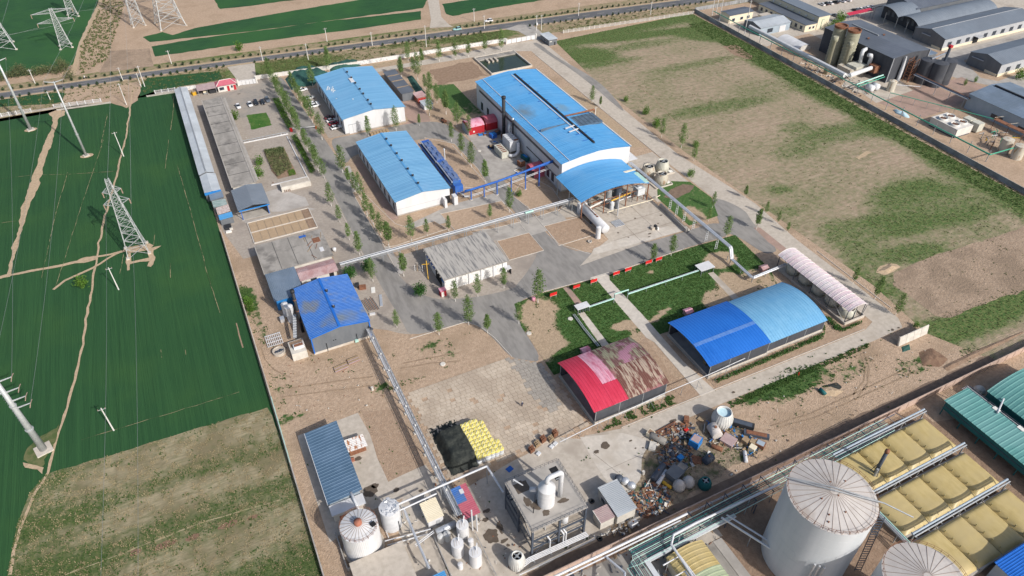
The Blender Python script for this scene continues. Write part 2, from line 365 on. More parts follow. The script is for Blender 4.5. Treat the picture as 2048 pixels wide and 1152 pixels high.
patch('wheat_field',P((420,-14),(640,-60),(880,-90),(880,-30),(700,-12),(560,3),(500,12),(440,18)),'wheat_far',.026,'stuff',amp=.5,label='wheat at the far edge behind the bare field')
patch('wheat_field',P((1980,2),(2100,-14),(2400,-40),(2400,90),(2100,52),(2048,41),(2020,22)),'wheat_far',.02,'stuff',amp=.4,label='wheat field behind the grey warehouses')
strip('farm_track',P((2000,8),(2100,-4)),5,'soil',.035)
patch('tilled_plot',vA((840,390),(1150,372),(1165,460),(1180,510),(760,560),(800,490)),'fallow_bare',.028,amp=.5)
patch('farm_track',P((204,-10),(215,-10),(175,70),(165,95),(158,125),(150,150),(133,156),(148,125),(158,85)),'path_dirt',.032,amp=.4)
patch('side_road',vB((1355,-60),(1440,-60),(1470,130),(1530,190),(1560,205),(1380,215),(1390,150)),'concrete',.034)
hw_top=[(-320,385)]+P((0,186),(300,143),(600,103),(900,62),(1200,21),(1370,-1))+[(420,312)]
hw_bot=[(-320,379)]+P((0,197),(300,152),(600,111),(900,72),(1200,33),(1440,0))+[(420,303)]
hw=prop(MB().ngon(hw_top+hw_bot[::-1],.06).obj('highway','asphalt_road'),kind=S)
mid=[((a[0]+b[0])/2,(a[1]+b[1])/2)for a,b in zip(hw_top,hw_bot)]
def along(pts,step,start=0.0,end=1e9):
 d=0.0;nxt=start;out=[]
 for a,b in zip(pts[:-1],pts[1:]):
  a=Vector(a);b=Vector(b);L=(b-a).length
  while nxt<=d+L and nxt<=end:
   q=a+(b-a)*((nxt-d)/L);out.append((q.x,q.y,math.atan2((b-a).y,(b-a).x)));nxt+=step
  d+=L
 return out
dash=MB().box(-2.2,-.08,0,2.2,.08,.004).me('lane_dash','paint_line')
for x,y,a in along(mid,9.0,225):
 if-95<x<300:
  d=link('lane_dash',dash,hw);d.location=(x,y,.064);d.rotation_euler=(0,0,a)
for side,sgn in((hw_top,-1),(hw_bot,1)):
 pts=[(x,y+sgn*.45)for x,y in side]
 MB().path(pts,.14,.064).obj('edge_line','paint_line',hw)
patch('road_shoulder',[(x,y+1.6)for x,y in hw_top]+[(x,y-1.6)for x,y in hw_bot][::-1],'path_dirt',.045,amp=.4)
patch('entrance_road',vB((1960,225),(2060,190),(2170,190),(2240,250),(2290,300),(2180,310),(2060,240)),'concrete_grey',.066)
patch('entrance_road',vA((1745,515),(1955,485),(1965,585),(1960,640),(1830,650),(1810,600)),'concrete',.066)
fal_poly=[(176,311),(263,313),(262,250),(258,184),(257,60),(176,62),(168,78),(171,100),(168,190),(169,250)]
fal_fn=cover([(*P((1170,110))[0],16,10,-35,.95),(*P((1290,70))[0],36,4,-8,.9),(*P((1420,70))[0],18,9,-30,.92),(*P((1560,130))[0],7,30,8,.95),(*P((1720,210))[0],7,34,3,1.0),(*P((1880,290))[0],8,34,3,1.0),(*P((2040,380))[0],9,26,0,.98),(*P((1220,125))[0],18,3,-5,.7),(*P((1290,90))[0],22,4,-5,.6),(*P((1380,130))[0],26,3.5,-4,.62),(*P((1440,215))[0],30,5,-6,.66),(*P((1560,170))[0],26,8,-6,.5),(*P((1690,265))[0],24,7,-6,.62),(*P((1600,300))[0],14,5,0,.58),(*P((1840,390))[0],22,9,-10,.82),(*P((1900,420))[0],20,8,-10,.78),(*P((1780,450))[0],18,7,-10,.85),(*P((1700,470))[0],10,9,-10,.72),(*P((1810,510))[0],16,5,-12,.76),(*P((1750,560))[0],7,9,0,.85),(*P((1650,400))[0],16,5,-6,.45),(*P((1990,470))[0],8,7,0,.5),(*P((1550,420))[0],9,3,-30,.6),(*P((1560,380))[0],5,2.5,0,.7),(*P((1930,350))[0],14,5,-5,.45),(*P((1590,255))[0],8,4,-5,.62),(*P((1950,640))[0],30,5.5,-2,1.0),(*P((1850,680))[0],9,6,0,.9),(*P((1740,530))[0],6,10,0,.7)],.38)
fal_blob=fal_fn
def fal_fn(x,y):
 e=257.6+7.6*(y-62)/251;t=max(0.0,min(1.0,(x-(e-19-4*noise.noise(Vector((x*.05,y*.05,2)))))/12));t2=max(0.0,min(1.0,(y-296-.04*(x-176))/10));t=max(t,t2)
 b=fal_blob(x,y)+.22*noise.noise(Vector((x*.03,y*.07,4)));return b+(1.0-b)*t*t*(3-2*t)
terrain('fallow_field',fal_poly,'fallow',.02,fal_fn,2.5)
patch('bare_field',P((1790,545),(1850,520),(1915,497),(2000,470),(2060,450),(2300,400),(2300,560),(2048,580),(1990,600),(1900,635),(1870,632),(1830,600),(1785,570)),'fallow_bare',.035,amp=.6,step=2)
patch('spoil_heap_ground',vH((860,1020),(890,970),(960,945),(1020,955),(1050,975),(1000,1010),(930,1040)),'path_dirt',.045,amp=.2,step=.8)
patch('bare_patch',vH((705,135),(790,85),(825,95),(770,130),(730,150)),'path_dirt',.045,amp=.3,step=1)
patch('burnt_ground',vW((560,435),(640,430),(790,540),(780,575),(640,540),(500,450)),'soil_dark',.04,amp=.5,step=2)
mat('rut',(.33,.243,.166),(.26,.19,.13),sc=.8,detail=8,bump=.8,bsc=3,rough=.95)
comp_fn=cover([(*P((490,590))[0],2.2,6,0,.75),(*P((505,620))[0],2.5,5,0,.6),(*P((520,660))[0],2,7,0,.5),(*P((890,690))[0],8,3,0,.28),(*P((860,690))[0],3,1.2,0,.6),(*P((800,770))[0],8,1,-5,.72),(*P((760,775))[0],2,1,0,.8),(*P((900,715))[0],4,1.4,0,.5),(*P((560,780))[0],3,8,0,.42),(*P((570,840))[0],5,1.5,0,.6),(*P((1600,760))[0],12,4.5,0,.75),(*P((1540,785))[0],10,2,0,.85),(*P((1690,740))[0],10,4,0,.45),(*P((1830,730))[0],8,3,0,.5),(*P((1960,690))[0],12,1.5,0,.55),(*P((1480,905))[0],6,2,0,.75),(*P((1400,920))[0],5,2,0,.55),(*P((1560,830))[0],10,3,0,.30),(*P((1360,970))[0],6,2,0,.5)],.12)
terrain('yard_soil',[(-3,60),(176,60),(176,100),(169,190),(169,312),(152,322),(30,331),(-3,334)],'soil_weedy',.01,comp_fn,3)
patch('court_paving',[(1,197),(37.5,197),(38,262),(37.5,330),(-2.5,333),(-2.5,215)],'paving',.03)
patch('court_paving',[(36,150),(46,151.5),(60,146.3),(72,144.8),(82,149.5),(91,160),(91,176),(44,177),(36,182)],'paving',.03)
patch('court_paving',[(26.4,150),(37.5,141),(37.5,197.2),(26.4,197.2)],'paving',.026,amp=.5)
patch('parking_paving',[(46,262),(53,262),(53,310),(45,312)],'paving',.034)
patch('pale_paving',vF((690,900),(800,870),(1000,940),(1030,1000),(830,1050),(740,1050),(700,1000)),'paving_pale',.04,amp=.2)
patch('pale_paving',vF((470,1060),(560,1120),(1040,1020),(1080,1030),(560,1150),(490,1100)),'paving_pale',.042)
patch('asphalt_court',[(6,296),(38,294),(38.5,327),(14,322),(5,318)],'asphalt_worn',.036,amp=.6)
patch('factory_road',smooth([(38.6,329),(37.8,267),(36.7,215),(36.1,182),(36.3,160),(36.8,148),(36.6,140),(53,139.4),(55.6,136),(57.5,129.6),(58.5,120.8),(62,118),(65.6,115.6),(66.5,132),(68,140),(72,145.5),(62,147),(50,151),(45,157),(42.6,167),(42.9,183),(45.4,239),(42.5,300),(41.8,329)]),'asphalt_yard',.05)
patch('factory_road',smooth([(45.3,238),(45.6,261),(52,261),(80,260),(92,256),(96,240),(95.6,222),(95.3,184),(94,170),(94.8,159),(101,150.6),(109,148.8),(136.5,147.3),(150,147.6),(150.5,139),(130,140.1),(100,139.8),(79,141.2),(70,145),(80,152),(88,160),(89.5,170),(90.5,187),(88.6,189),(89.6,235),(84,245.5),(52,246)]),'asphalt_yard',.058)
patch('perimeter_road',[(152,318),(169,316.5),(170,307),(166.2,230.3),(164.5,190),(167.5,163),(168.5,150),(166.5,128),(166.3,100),(166,86),(163.9,82.6),(152.5,82.2),(108.9,82.7),(72,82.7),(64,85.5),(63.2,89.3),(72.5,87.2),(112,86.9),(153.6,86.5),(158,88),(158.5,121),(160,140),(158,147),(157.5,160),(157,198),(159.3,305),(150,309),(100,313),(100,318)],'concrete',.044)
patch('worn_asphalt',smooth(P((1412,402),(1440,396),(1490,420),(1505,445),(1522,462),(1556,500),(1542,508),(1526,506),(1478,474),(1440,462),(1436,432))),'asphalt_yard',.064,amp=.3)
patch('worn_asphalt',smooth(vC((240,330),(300,330),(430,440),(640,550),(800,660),(960,850),(930,850),(760,700),(560,540),(370,420))),'asphalt_yard',.062,amp=.2)
patch('factory_road',smooth([(57.6,130),(59,120),(65.8,115.4),(66.5,128),(68.5,140.2),(80,141.3),(101,139.7),(104,150),(96,156),(90,161),(83,151),(73,146),(60,147.6),(48,152),(44,150),(50,139.6),(55,138)]),'asphalt_yard',.054)
patch('north_road',[(48,316.5),(100,313.5),(158,308.5),(158,313),(110,317),(100,318),(48,320)],'concrete',.048)
for pts in([(37.2,262),(36.2,215),(35.7,180)],[(45.6,238),(43.2,182),(42.9,167)],[(53,139.2),(56,135.6),(57.8,129.6),(58.9,121)],[(88.4,235),(89.2,188),(88.6,171)],[(95.6,184),(94.9,160),(101.3,151)],[(79,141),(100,139.6),(130,139.8)],[(72.6,87.4),(112,87.2),(153.6,86.8)],[(168,120),(167.5,90)],[(157,190),(159,300)],[(36.4,139.6),(53,139.1)]):
 prop(MB().rail(pts,.16,.13,.03).obj('kerb','kerb'),kind=S)
def plot(name,poly,m,z=.07,edge=True,amp=0):
 o=patch(name,poly,m,z,amp=amp)
 if edge:MB().rail(poly+[poly[0]],.14,.12,.02).obj('edging','kerb',o)
 return o
plot('planting_plot',vJ((745,395),(990,330),(1105,465),(840,540)),'soil_tilled')
plot('planting_plot',vJ((1105,280),(1385,205),(1540,330),(1220,430)),'soil_tilled')
plot('planting_plot',vJ((310,185),(780,85),(930,245),(700,300),(430,320)),'soil')
plot('planting_plot',vG((600,930),(650,840),(770,800),(900,870),(960,960),(1060,1000),(780,1090),(700,1010)),'soil')
plot('planting_plot',vG((150,530),(0,500),(-80,480),(-60,560),(100,700),(190,860),(430,880),(330,720)),'soil')
plot('planting_plot',vI((1230,0),(1500,260),(1620,300),(1800,240),(1900,300),(1500,430),(1420,440),(1300,250),(1170,20)),'soil')
plot('garden_plot',vJ((1580,650),(1860,580),(1990,700),(2100,660),(1700,850),(1620,740)),'soil',edge=False)
patch('tank_yard',[(95.5,147),(137,149),(137,180),(110,182),(104,176),(104,172),(111,170),(111,155),(104,152)],'concrete',.075)
for a,b in(((112,160.5),(136,161)),((112,153.5),(136.5,153.8)),((120,150),(120.2,168)),((128,149),(128.2,168))):prop(MB().path([a,b],.1,.081).obj('joint','stain'),kind=S)
patch('concrete_apron',[(101,150),(136,148),(136,152.5),(112,153.4),(104,152.8)],'concrete_pale',.079)
patch('concrete_pad',[(88,168),(104,168),(104,177),(72,178),(72,172)],'concrete_grey',.066)
patch('concrete_pad',[(72,196.5),(89,196.5),(89,188),(76,187),(52,187.5),(48,190)],'concrete_grey',.067)
patch('work_yard',[(91,204),(110,200),(110.5,246),(97,246),(95.6,222)],'concrete_grey',.068)
patch('cooling_yard',[(138,166),(156,166),(156.5,196),(139,196)],'concrete',.069)
patch('mud_patch',vG((1760,940),(1810,880),(1900,840),(1990,850),(1960,900),(1850,950)),'mud',.078,amp=.4,step=1)
patch('brick_strip',vK((1180,290),(1230,290),(1430,450),(1400,480),(1290,400)),'brick_paving',.07)
patch('brick_apron',[(72,258),(88,258),(90,272),(80.5,303),(80,262)],'brick_paving',.055,amp=.3)
patch('brick_apron',vF((1360,660),(1420,650),(1720,1100),(1660,1120)),'brick_paving',.052)
patch('yard_slab_ground',[(29,91),(65.6,91),(65.6,116),(58,121),(44,121.5),(28.6,121)],'soil',.03)
patch('tank_farm_concrete',[(1,70),(14,70),(14,88),(17.5,92),(28,93),(29,88),(57,92),(66,86),(72,82.6),(84,82.7),(77,78),(70,66),(64,64.5),(20,64),(1,66)],'concrete',.05,amp=.2)
patch('shed_apron',vO((190,180),(610,20),(700,180),(820,490),(1080,380),(1200,560),(900,620),(640,720),(450,900),(415,920),(300,560)),'concrete',.055)
patch('tilled_plot',vO((640,10),(870,-10),(1000,220),(1080,370),(820,500),(720,250)),'soil_tilled',.06,amp=.3)
patch('pale_slab',vQ((1110,190),(1400,160),(1560,200),(1640,300),(1640,470),(1560,520),(1480,590),(1300,500),(1230,400)),'concrete_pale',.06,amp=.25)
patch('scrap_ground',vQ((1480,560),(1560,300),(1640,200),(1800,150),(2080,60),(2300,180),(2280,330),(1900,560),(1700,700),(1560,720),(1400,700)),'scrap_soil',.064,amp=.7,step=1.5)
strip('slab_joint',vQ((1200,300),(1490,530)),.08,'stain',.066);strip('slab_joint',vQ((1290,420),(1560,300)),.06,'stain',.066)
lawn_poly=[(78.5,140.6),(100,139.2),(130,139.5),(150,138.6),(148,119.5),(145,113),(122,109.8),(100,110.5),(96,112),(90,110),(66,110),(66.5,130),(69,140)]
lawn_fn=cover([(*P((1100,640))[0],6,12,0,.35),(*P((1085,690))[0],6,7,0,.05),(*P((1075,630))[0],6,6,0,.18),(*P((1155,660))[0],4.5,9,0,.95),(*P((1150,700))[0],8,2,0,.8),(*P((1260,650))[0],6,2,-10,.1),(*P((1280,680))[0],2.5,4,-10,.2),(*P((1320,630))[0],6,1,20,.2),(*P((1480,580))[0],6,9,0,.08),(*P((1440,520))[0],6,4,0,.1),(*P((1520,560))[0],5,6,0,.3),(*P((1440,600))[0],6,5,0,.22),(*P((1480,620))[0],4,5,0,.15),(*P((1300,545))[0],2,1,0,.4),(*P((1290,695))[0],3,2.5,0,.25)],.93)
terrain('lawn',lawn_poly,'plot_grass',.072,lawn_fn,1.2,label='weedy green lawn plots beside the main factory road')
path_polys=[[(95.2,140.6),(102,140.4),(100.2,137),(100.4,118),(99.8,99),(101,86.9),(96.5,86.9),(97,108.5),(96,111),(96.6,138)],[(129.3,126.4),(131.3,126.2),(130.3,111),(128.1,111)],[(85.5,140),(87.3,139.8),(87.2,130),(85.1,130)],[(83.9,128),(85.8,128),(85.1,110),(82.7,110)]]
patch('concrete_path',path_polys[0],'concrete_pale',.085)
strip('sidewalk',[(46.6,238),(44.2,183),(43.8,168)],1.7,'paving_pale',.062)
patch('paved_path',path_polys[1],'concrete',.086)
patch('brick_path',path_polys[2],'brick_paving',.087)
patch('paved_path',path_polys[3],'concrete_pale',.088)
patch('soil_bed',[(66,91.5),(88.5,91.5),(88.5,110),(95.6,111),(94,96),(97,87.4),(73,87.6),(66,89.5)],'soil_tilled',.068,amp=.2)
patch('soil_bed',[(101.6,87.2),(153,87),(152.8,90.4),(101.8,91)],'soil_tilled',.069,amp=.1)
lf=cover([(*P((1440,445))[0],6,5,0,.6)],.62)
terrain('lawn',[(139.5,149.6),(152,150),(157,160),(156.5,172),(146,178),(139.5,168)],'plot_grass',.074,cover([(*P((1390,430))[0],3,5,0,.1)],.72),1.5,label='rough grass under the tall pipe line by the road bend')
terrain('lawn',[(97,246),(110.3,246),(110.3,287),(100,290),(99,262)],'plot_grass',.04,cover([(104,276,9,9,0,1.0),(104,250,9,6,0,.2)],.6),2,label='green lawn in the shade of the largest hall')
patch('tilled_plot',[(103,289),(128,288),(128,306),(106,306)],'soil_dark',.05,amp=1.2)
terrain('lawn',[(139,210),(156.5,200),(157.6,262),(141,262)],'plot_grass',.036,cover([(142,235,3,22,0,.95)],.25),2.5,label='weedy strip between the largest hall and the perimeter road')
terrain('lawn',[(48,321),(100,319),(150,314.5),(151,320),(77,325),(48,327)],'plot_grass',.035,cover([],.35),3,label='thin grass strip inside the front wall')
patch('lawn',vF((550,310),(700,288),(745,385),(590,420)),'lawn',.06,'stuff',amp=.25,step=1,label='square green lawn in the office court')
patch('crop_bed',vF((680,580),(840,560),(935,765),(790,800),(740,740)),'soil_dark',.06,amp=.3)
patch('neighbour_yard',[(264.5,311),(300,308),(450,300),(450,60),(258,60),(259,184),(262.5,250)],'soil',.03)
patch('neighbour_paving',[(267,300),(300,300),(330,330),(450,320),(450,205),(344,213),(330,236),(322,252),(300,245),(300,262),(285,262),(268,258)],'concrete',.05)
patch('neighbour_road',[(318,205),(342,213),(450,214),(450,206),(362,204.5),(342,203),(332,186),(336,180),(370,183),(450,180),(450,130),(345,140),(332,172),(322,190)],'concrete_grey',.055)
patch('neighbour_pad',vX((200,830),(410,900),(540,990),(890,870),(700,720),(300,700)),'concrete',.06)
patch('brick_court',vX((560,990),(890,870),(950,760),(1400,960),(1290,1030),(1000,1130)),'brick_paving',.058)
patch('brick_court',vX((1160,800),(1360,740),(1580,840),(1420,930)),'brick_paving',.062)
patch('plant_yard',[(30,60),(176,60),(176,-40),(30,-40)],'soil_dark',.04)
patch('plant_concrete',[(36,60),(74,58.5),(76,20),(36,20)],'concrete_old',.05)
patch('plant_soil',[(143,60),(176,60.3),(176,54),(160,50),(143,55)],'soil',.05)
patch('ditch',[(29,62.2),(176,62.3),(176,64.4),(120,64.6),(70,64),(29,64)],'mud',.058,amp=.4)
def stain(c,rx,ry,seed,z=.1):
 r=random.Random(seed);pts=[]
 for k in range(22):
  t=k*2*math.pi/22;q=1+.45*noise.noise(Vector((math.cos(t)*1.7,math.sin(t)*1.7,seed*3.1)))+r.uniform(-.08,.08)
  pts.append((c[0]+rx*q*math.cos(t),c[1]+ry*q*math.sin(t)))
 o=MB().ngon(pts,z).obj('oil_stain','stain');prop(o,kind=S)
for i,(p,rx,ry)in enumerate((((982,1072),1.7,1.6),((1000,1055),.7,1.3),((971,1040),.65,.55),((974,1022),.9,.5),((1008,1082),.9,.45),((1016,1091),.4,.3),((739,983),1.7,1.3),((750,972),.8,.7),((793,980),.75,.6),((716,918),.9,.6),((705,917),.4,.4),((842,982),.6,.4),((1210,892),1.2,1.0),((1193,904),.6,.5),((1261,882),.45,.25),((1271,897),.3,.2),((1286,896),.28,.2),((1346,842),1.1,.5),((1467,785),.5,.35),((1293,927),.3,.25),((1236,466),.4,.35),((1270,437),.35,.3),((1299,468),.6,.3),((1322,431),.5,.3),((1316,447),.4,.25),((1257,475),.3,.25),((1298,474),.5,.2),((1785,660),.5,.4),((1797,656),.4,.3),((470,163+48),.6,.5),((478,163+25),.7,.4))):
 stain(P(p)[0],rx,ry,i+1)
for f_,pts in((vN,((470,520),(500,610),(570,690),(700,750))),(vN,((700,830),(900,800),(1100,770),(1330,740))),(vN,((620,900),(850,870),(1100,840),(1390,800))),(vN,((1560,640),(1750,600),(1990,560))),(vN,((1540,680),(1760,640),(2000,620))),(vN,((280,330),(300,420),(330,520))),(vM,((830,545),(865,650),(850,760),(770,860))),(vM,((850,540),(890,650),(880,770),(800,880))),(vM,((150,1090),(450,1000),(800,840),(1200,650))),(vM,((200,1110),(500,1020),(850,860),(1250,680))),(vL,((200,180),(260,330),(330,500))),(vG,((1500,30),(1700,200),(1900,420)))):
 strip('tyre_rut',f_(*pts),.38,'rut',.034+.002*len(pts),amp=.15,wamp=.6)
# ================================================================ VEGETATION
mat('leaf_poplar',(.115,.20,.055),(.21,.30,.105),sc=1.1,rough=.6,rnd=.14,translucent=.42,spec=.25,local=True)
mat('leaf_dark',(.022,.085,.014),(.045,.13,.022),sc=1.3,rough=.6,rnd=.12,translucent=.25,spec=.25,local=True)
mat('leaf_fresh',(.07,.17,.02),(.12,.22,.035),sc=1.3,rough=.6,rnd=.12,translucent=.3,spec=.25,local=True)
mat('leaf_shrub',(.03,.058,.026),(.05,.085,.035),sc=2.0,rough=.7,rnd=.2,translucent=.15,spec=.2,local=True)
mat('leaf_brush',(.09,.115,.05),(.15,.16,.075),sc=1.2,rough=.7,rnd=.15,translucent=.2,spec=.2,local=True)
mat('bark',(.33,.30,.26),(.25,.225,.195),sc=3,rough=.9,local=True)
mat('bark_white',(.72,.70,.66),(.62,.60,.56),sc=4,rough=.8,local=True)
mat('bark_dark',(.13,.10,.075),(.18,.14,.11),sc=4,rough=.9,local=True)
def leaf(b,c,s,r):
 n=Vector((r.gauss(0,1),r.gauss(0,1),r.gauss(0,1)+.5)).normalized()
 a=n.orthogonal().normalized();a.rotate(Matrix.Rotation(r.uniform(0,6.28),3,n));q=n.cross(a)
 b.add([c-a*s,c-q*s*.6,c+a*s,c+q*s*.6],[(0,1,2,3)])
def crown(kind,seed,h0,h1,rmax,n,ls):
 r=random.Random(seed);b=MB();tips=[]
 nb={'poplar':26,'round':30,'bush':16,'ball':1}[kind]
 for i in range(nb):
  t=(i+r.random())/nb
  if kind=='poplar':
   z=h0+(h1-h0)*t;env=rmax*(math.sin(math.pi*min(1,(t*.86+.14))**.8)**.75)*r.uniform(.55,1.1)
   a=i*2.4+r.uniform(-.5,.5)
   root=Vector((0,0,max(h0-.3,z-env*1.6)));tip=Vector((env*math.cos(a),env*math.sin(a),z+.2))
  else:
   a=i*2.4;ph=math.acos(1-1.75*(i+.5)/nb);R_=rmax*r.uniform(.7,1.05)
   zc=(h0+h1)/2;zr=(h1-h0)/2
   root=Vector((0,0,h0));tip=Vector((R_*math.sin(ph)*math.cos(a),R_*math.sin(ph)*math.sin(a),zc+zr*math.cos(ph)))
  tips.append((root,tip))
 for k in range(n):
  root,tip=tips[k%nb];t=r.random()**.55
  p=root.lerp(tip,.25+.8*t);sp=rmax*(.22 if kind=='poplar' else .26)
  p=p+Vector((r.gauss(0,sp),r.gauss(0,sp),r.gauss(0,sp*1.25)))
  leaf(b,p,ls*r.uniform(.6,1.3),r)
 return b,tips
def tree_proto(kind,seed,h,h0,rmax,n,ls,leafm,barkm,trunk_r=.09,whitewash=False):
 r=random.Random(seed*3);root=T('tree','','tree')
 b,tips=crown(kind,seed,h0,h,rmax,n,ls)
 lean=r.uniform(-.15,.15)
 tb=MB().tube([(0,0,0),(lean*.3,0,h*.35),(lean,lean*.5,h*.92)],[trunk_r*1.25,trunk_r,trunk_r*.25],6)
 for a,t in tips[::2]:tb.tube([a,a.lerp(t,.9)],[trunk_r*.3,trunk_r*.12],4,cap=False)
 tb.obj('trunk',barkm,root)
 if whitewash:MB().tube([(0,0,.01),(lean*.12,0,1.25)],[trunk_r*1.36,trunk_r*1.25],7).obj('whitewash','bark_white',root.children[0])
 b.obj('crown',leafm,root)
 return root
def stash(o):o.location=(0,0,-500)
poplars=[tree_proto('poplar',100+i,8.6+.9*(i%3),2.5+.5*(i%2),1.25+.2*(i%3),860+160*(i%4),.205,'leaf_poplar','bark',.08,True)for i in range(6)]
rounds=[tree_proto('round',140+i,5.2,1.7,1.75,900,.24,'leaf_dark','bark_dark',.09)for i in range(2)]
brushes=[tree_proto('bush',160+i,3.4,.3,1.6,420,.2,'leaf_brush','bark_dark',.06)for i in range(2)]
bushes=[tree_proto('bush',150+i,3.4,.4,1.5,520,.22,'leaf_fresh','bark_dark',.06)for i in range(3)]
used=set()
def plant(proto,name,label,xy,s=1.0,group=None,cat='tree',sz=None,z=.05):
 sc_=(s,s,sz or s)
 if id(proto)in used:c=copy_tree(proto,(xy[0],xy[1],z),RND.uniform(0,6.28),s=sc_)
 else:
  used.add(id(proto));c=proto;c.location=(xy[0],xy[1],z);c.rotation_euler=(0,0,RND.uniform(0,6.28));c.scale=sc_
 c.name=name
 c['label']=label;c['category']=cat
 if group:c['group']=group
 elif 'group' in c:del c['group']
 return c
pi=[0]
def poplar(label,xy,s=1.0,sz=None,group=None):
 pi[0]+=1;s*=1.13
 return plant(poplars[pi[0]%6],'poplar_tree',label,xy,s,group,sz=sz or s*RND.uniform(.92,1.06))
def row(pts,fmt,s=1.0,group=None):
 for i,p in enumerate(pts):poplar(fmt.format(ORD[i]),p,s*RND.uniform(.74,1.16),group=group)
row([(36.2+RND.uniform(-.4,.4),y)for y in(326,321,316,311,304,298,292,287,281,275.5,270,262,256,250,245,239,233)],'{} poplar from the gate in the row along the clipped hedge',.86,'poplars along the hedge')
row(vB((335,700),(365,752),(400,806),(440,872),(480,940),(555,1074)),'{} poplar from the front wall between parked cars and main road',.9,'poplars by the parked cars')
row(vB((485,670),(610,545)),'{} slim poplar standing before the green netting by the upper blue hall',.95,'poplars by the netting')
row(vF((1290,752),(1338,838),(1385,905),(1432,960))+vI((1285,205),(1335,270),(1390,350),(1452,440)),'{} poplar from the upper end in the row left of the middle blue hall',.92,'poplars left of the middle hall')
row(vI((1010,125),(1075,250),(1148,385),(1228,505)),'{} poplar counted from the grey gabled shed, left of the main road',.78,'poplars by the sand bed')
row(vB((1215,470),(1322,500),(1455,475),(1578,458),(1678,440),(1805,414),(1930,390)),'{} poplar from the left along the inner side of the front wall',.95,'poplars inside the front wall')
row(vB((1165,600),(1255,560),(1290,620),(1345,690),(1385,735),(1437,795),(1507,880)),'{} poplar from the front wall in the row right of the upper hall',.95,'poplars right of the upper hall')
row(vB((1590,975),(1380,890),(1548,1090))+vG((205,622),(280,710),(385,830),(570,1056)),'{} poplar from the top along the lane before the largest hall',.88,'poplars along the lane')
row(vI((1625,395),(1745,355)),'{} poplar from the left before the white gable of the middle hall',.85,'poplars before the middle hall')
row(vB((915,1055),(1123,1005)),'{} poplar from the left casting shade on the upper white gable',.85,'poplars before the upper hall')
row(vJ((30,665),(425,856),(598,822),(798,757)),'{} poplar from the left before the flat-roofed white workshop',.82,'poplars before the workshop')
row(vJ((300,1115),(528,1037),(672,1100)),'{} poplar from the left on the outer side of the road bend',.78,'poplars on the road bend')
row(vJ((912,1028),(1058,866)),'{} poplar from the left by the red bin at the road junction',.9,'poplars at the junction')
row(vK((400,556),(545,506)),'{} poplar from the left behind the red boards on the lawn',.9,'poplars behind red boards')
row(vK((965,366),(1200,302),(830,242),(862,140)),'{} young poplar about the road bend under the tall pipe line',.7,'poplars at the upper bend')
row(vJ((375,320),(692,230)),'{} thin sapling from the left in the plot behind the pipe rack',.7,'saplings by the pipe rack')
row(vC((705,790),(770,822)),'{} young tree from the left beside the concrete post near the largest hall',.62,'young trees beside the largest hall')
row(vC((1240,1056),(1390,1140))+vG((1985,660),),'{} young poplar down the far side of the perimeter road',.75,'poplars on the perimeter road')
row(vM((930,145),(1085,265)),'{} leaning young tree beyond the drive by the pink canopy',.8,'trees by the pink canopy')
row(vK((1110,60),(1270,190),(1360,260),(1435,325),(1940,720)),'{} small green sapling from the top on the dirt bank of the field',.52,'saplings on the field bank')
poplar('small sapling at the corner of the blue roofed boiler house',vN((1513,368))[0],.52)
poplar('small tree on the brick apron right of the upper hall',vB((1303,968))[0],.5)
poplar('poplar hiding the corner of the red arched shed',vG((262,465))[0],.8)
for p,l in((vI((1160,690))[0],'dense dark round tree left of the pipe rack end'),(vI((1300,640))[0],'dense dark round tree right of the pipe rack end'),(vI((1695,822))[0],'dense dark round tree before the workshop gable')):plant(rounds[len(used)%2],'broadleaf_tree',l,p,.95)
poplar('pale poplar beside the right dark round tree',vI((1330,705))[0],.72)
for i,(p,l,s)in enumerate(((vF((462,345))[0],'bright green bushy tree beside the flat office row near parked cars',1.2),(vF((655,690))[0],'upper of two bright bushes beside the office row',1.05),(vF((650,782))[0],'lower of two bright bushes beside the office row',1.15),(vE((640,1130))[0],'lone green bush in the wheat by the farm track',1.1),(vG((645,932))[0],'small leafy tree in the plot by the blue pipe bridge',.75),(vN((380,190))[0],'green bush against the inside of the left wall',.9),(vN((395,240))[0],'lower green bush against the inside of the left wall',.7),(vC((1120,880))[0],'green bush on the verge of the perimeter road',1.0),(vC((1200,975))[0],'wide green bush below the verge bush of the perimeter road',1.1),(vC((965,780))[0],'small bush where the fallow field meets the road bend',.7),(vC((1500,1130))[0],'green bush at the field edge beyond the road',.8),(vG((1960,780))[0],'small round tree by the perimeter road near cooling towers',.85),(vA((1840,390))[0],'bush standing above the highway verge',1.3),(vX((130,290))[0],'green bushy tree by the cream office gable',1.6),(vX((190,215))[0],'second bushy tree behind the cream office gable',1.6),(vX((90,300))[0],'third bushy tree by the cream office planting bed',1.2),(vM((1235,350))[0],'small dark bush behind the leaning panel wall',.5),(vX((1905,760))[0],'tree at the corner of the right grey warehouse',1.5))):
 plant(bushes[i%3],'bush',l,p,s,cat='bush')
for p,l in((vX((1485,790))[0],'young palm-like sapling on the brown plot'),(vX((1385,820))[0],'smaller sapling on the brown plot')):plant(bushes[0],'sapling',l,p,.5,cat='sapling',sz=.8)
shrub=T('roadside_shrub','round clipped shrub on the far verge of the highway','shrub',group='shrubs on the far verge')
sb,_=crown('bush',7,.25,1.35,.55,170,.16);sb.obj('foliage','leaf_shrub',shrub)
MB().tube([(0,0,0),(0,0,.7)],[.05,.03],5).obj('stem','bark_dark',shrub)
top_line=[(x,y+1.9)for x,y in hw_top];bot_line=[(x,y-1.7)for x,y in hw_bot]
first=[True]
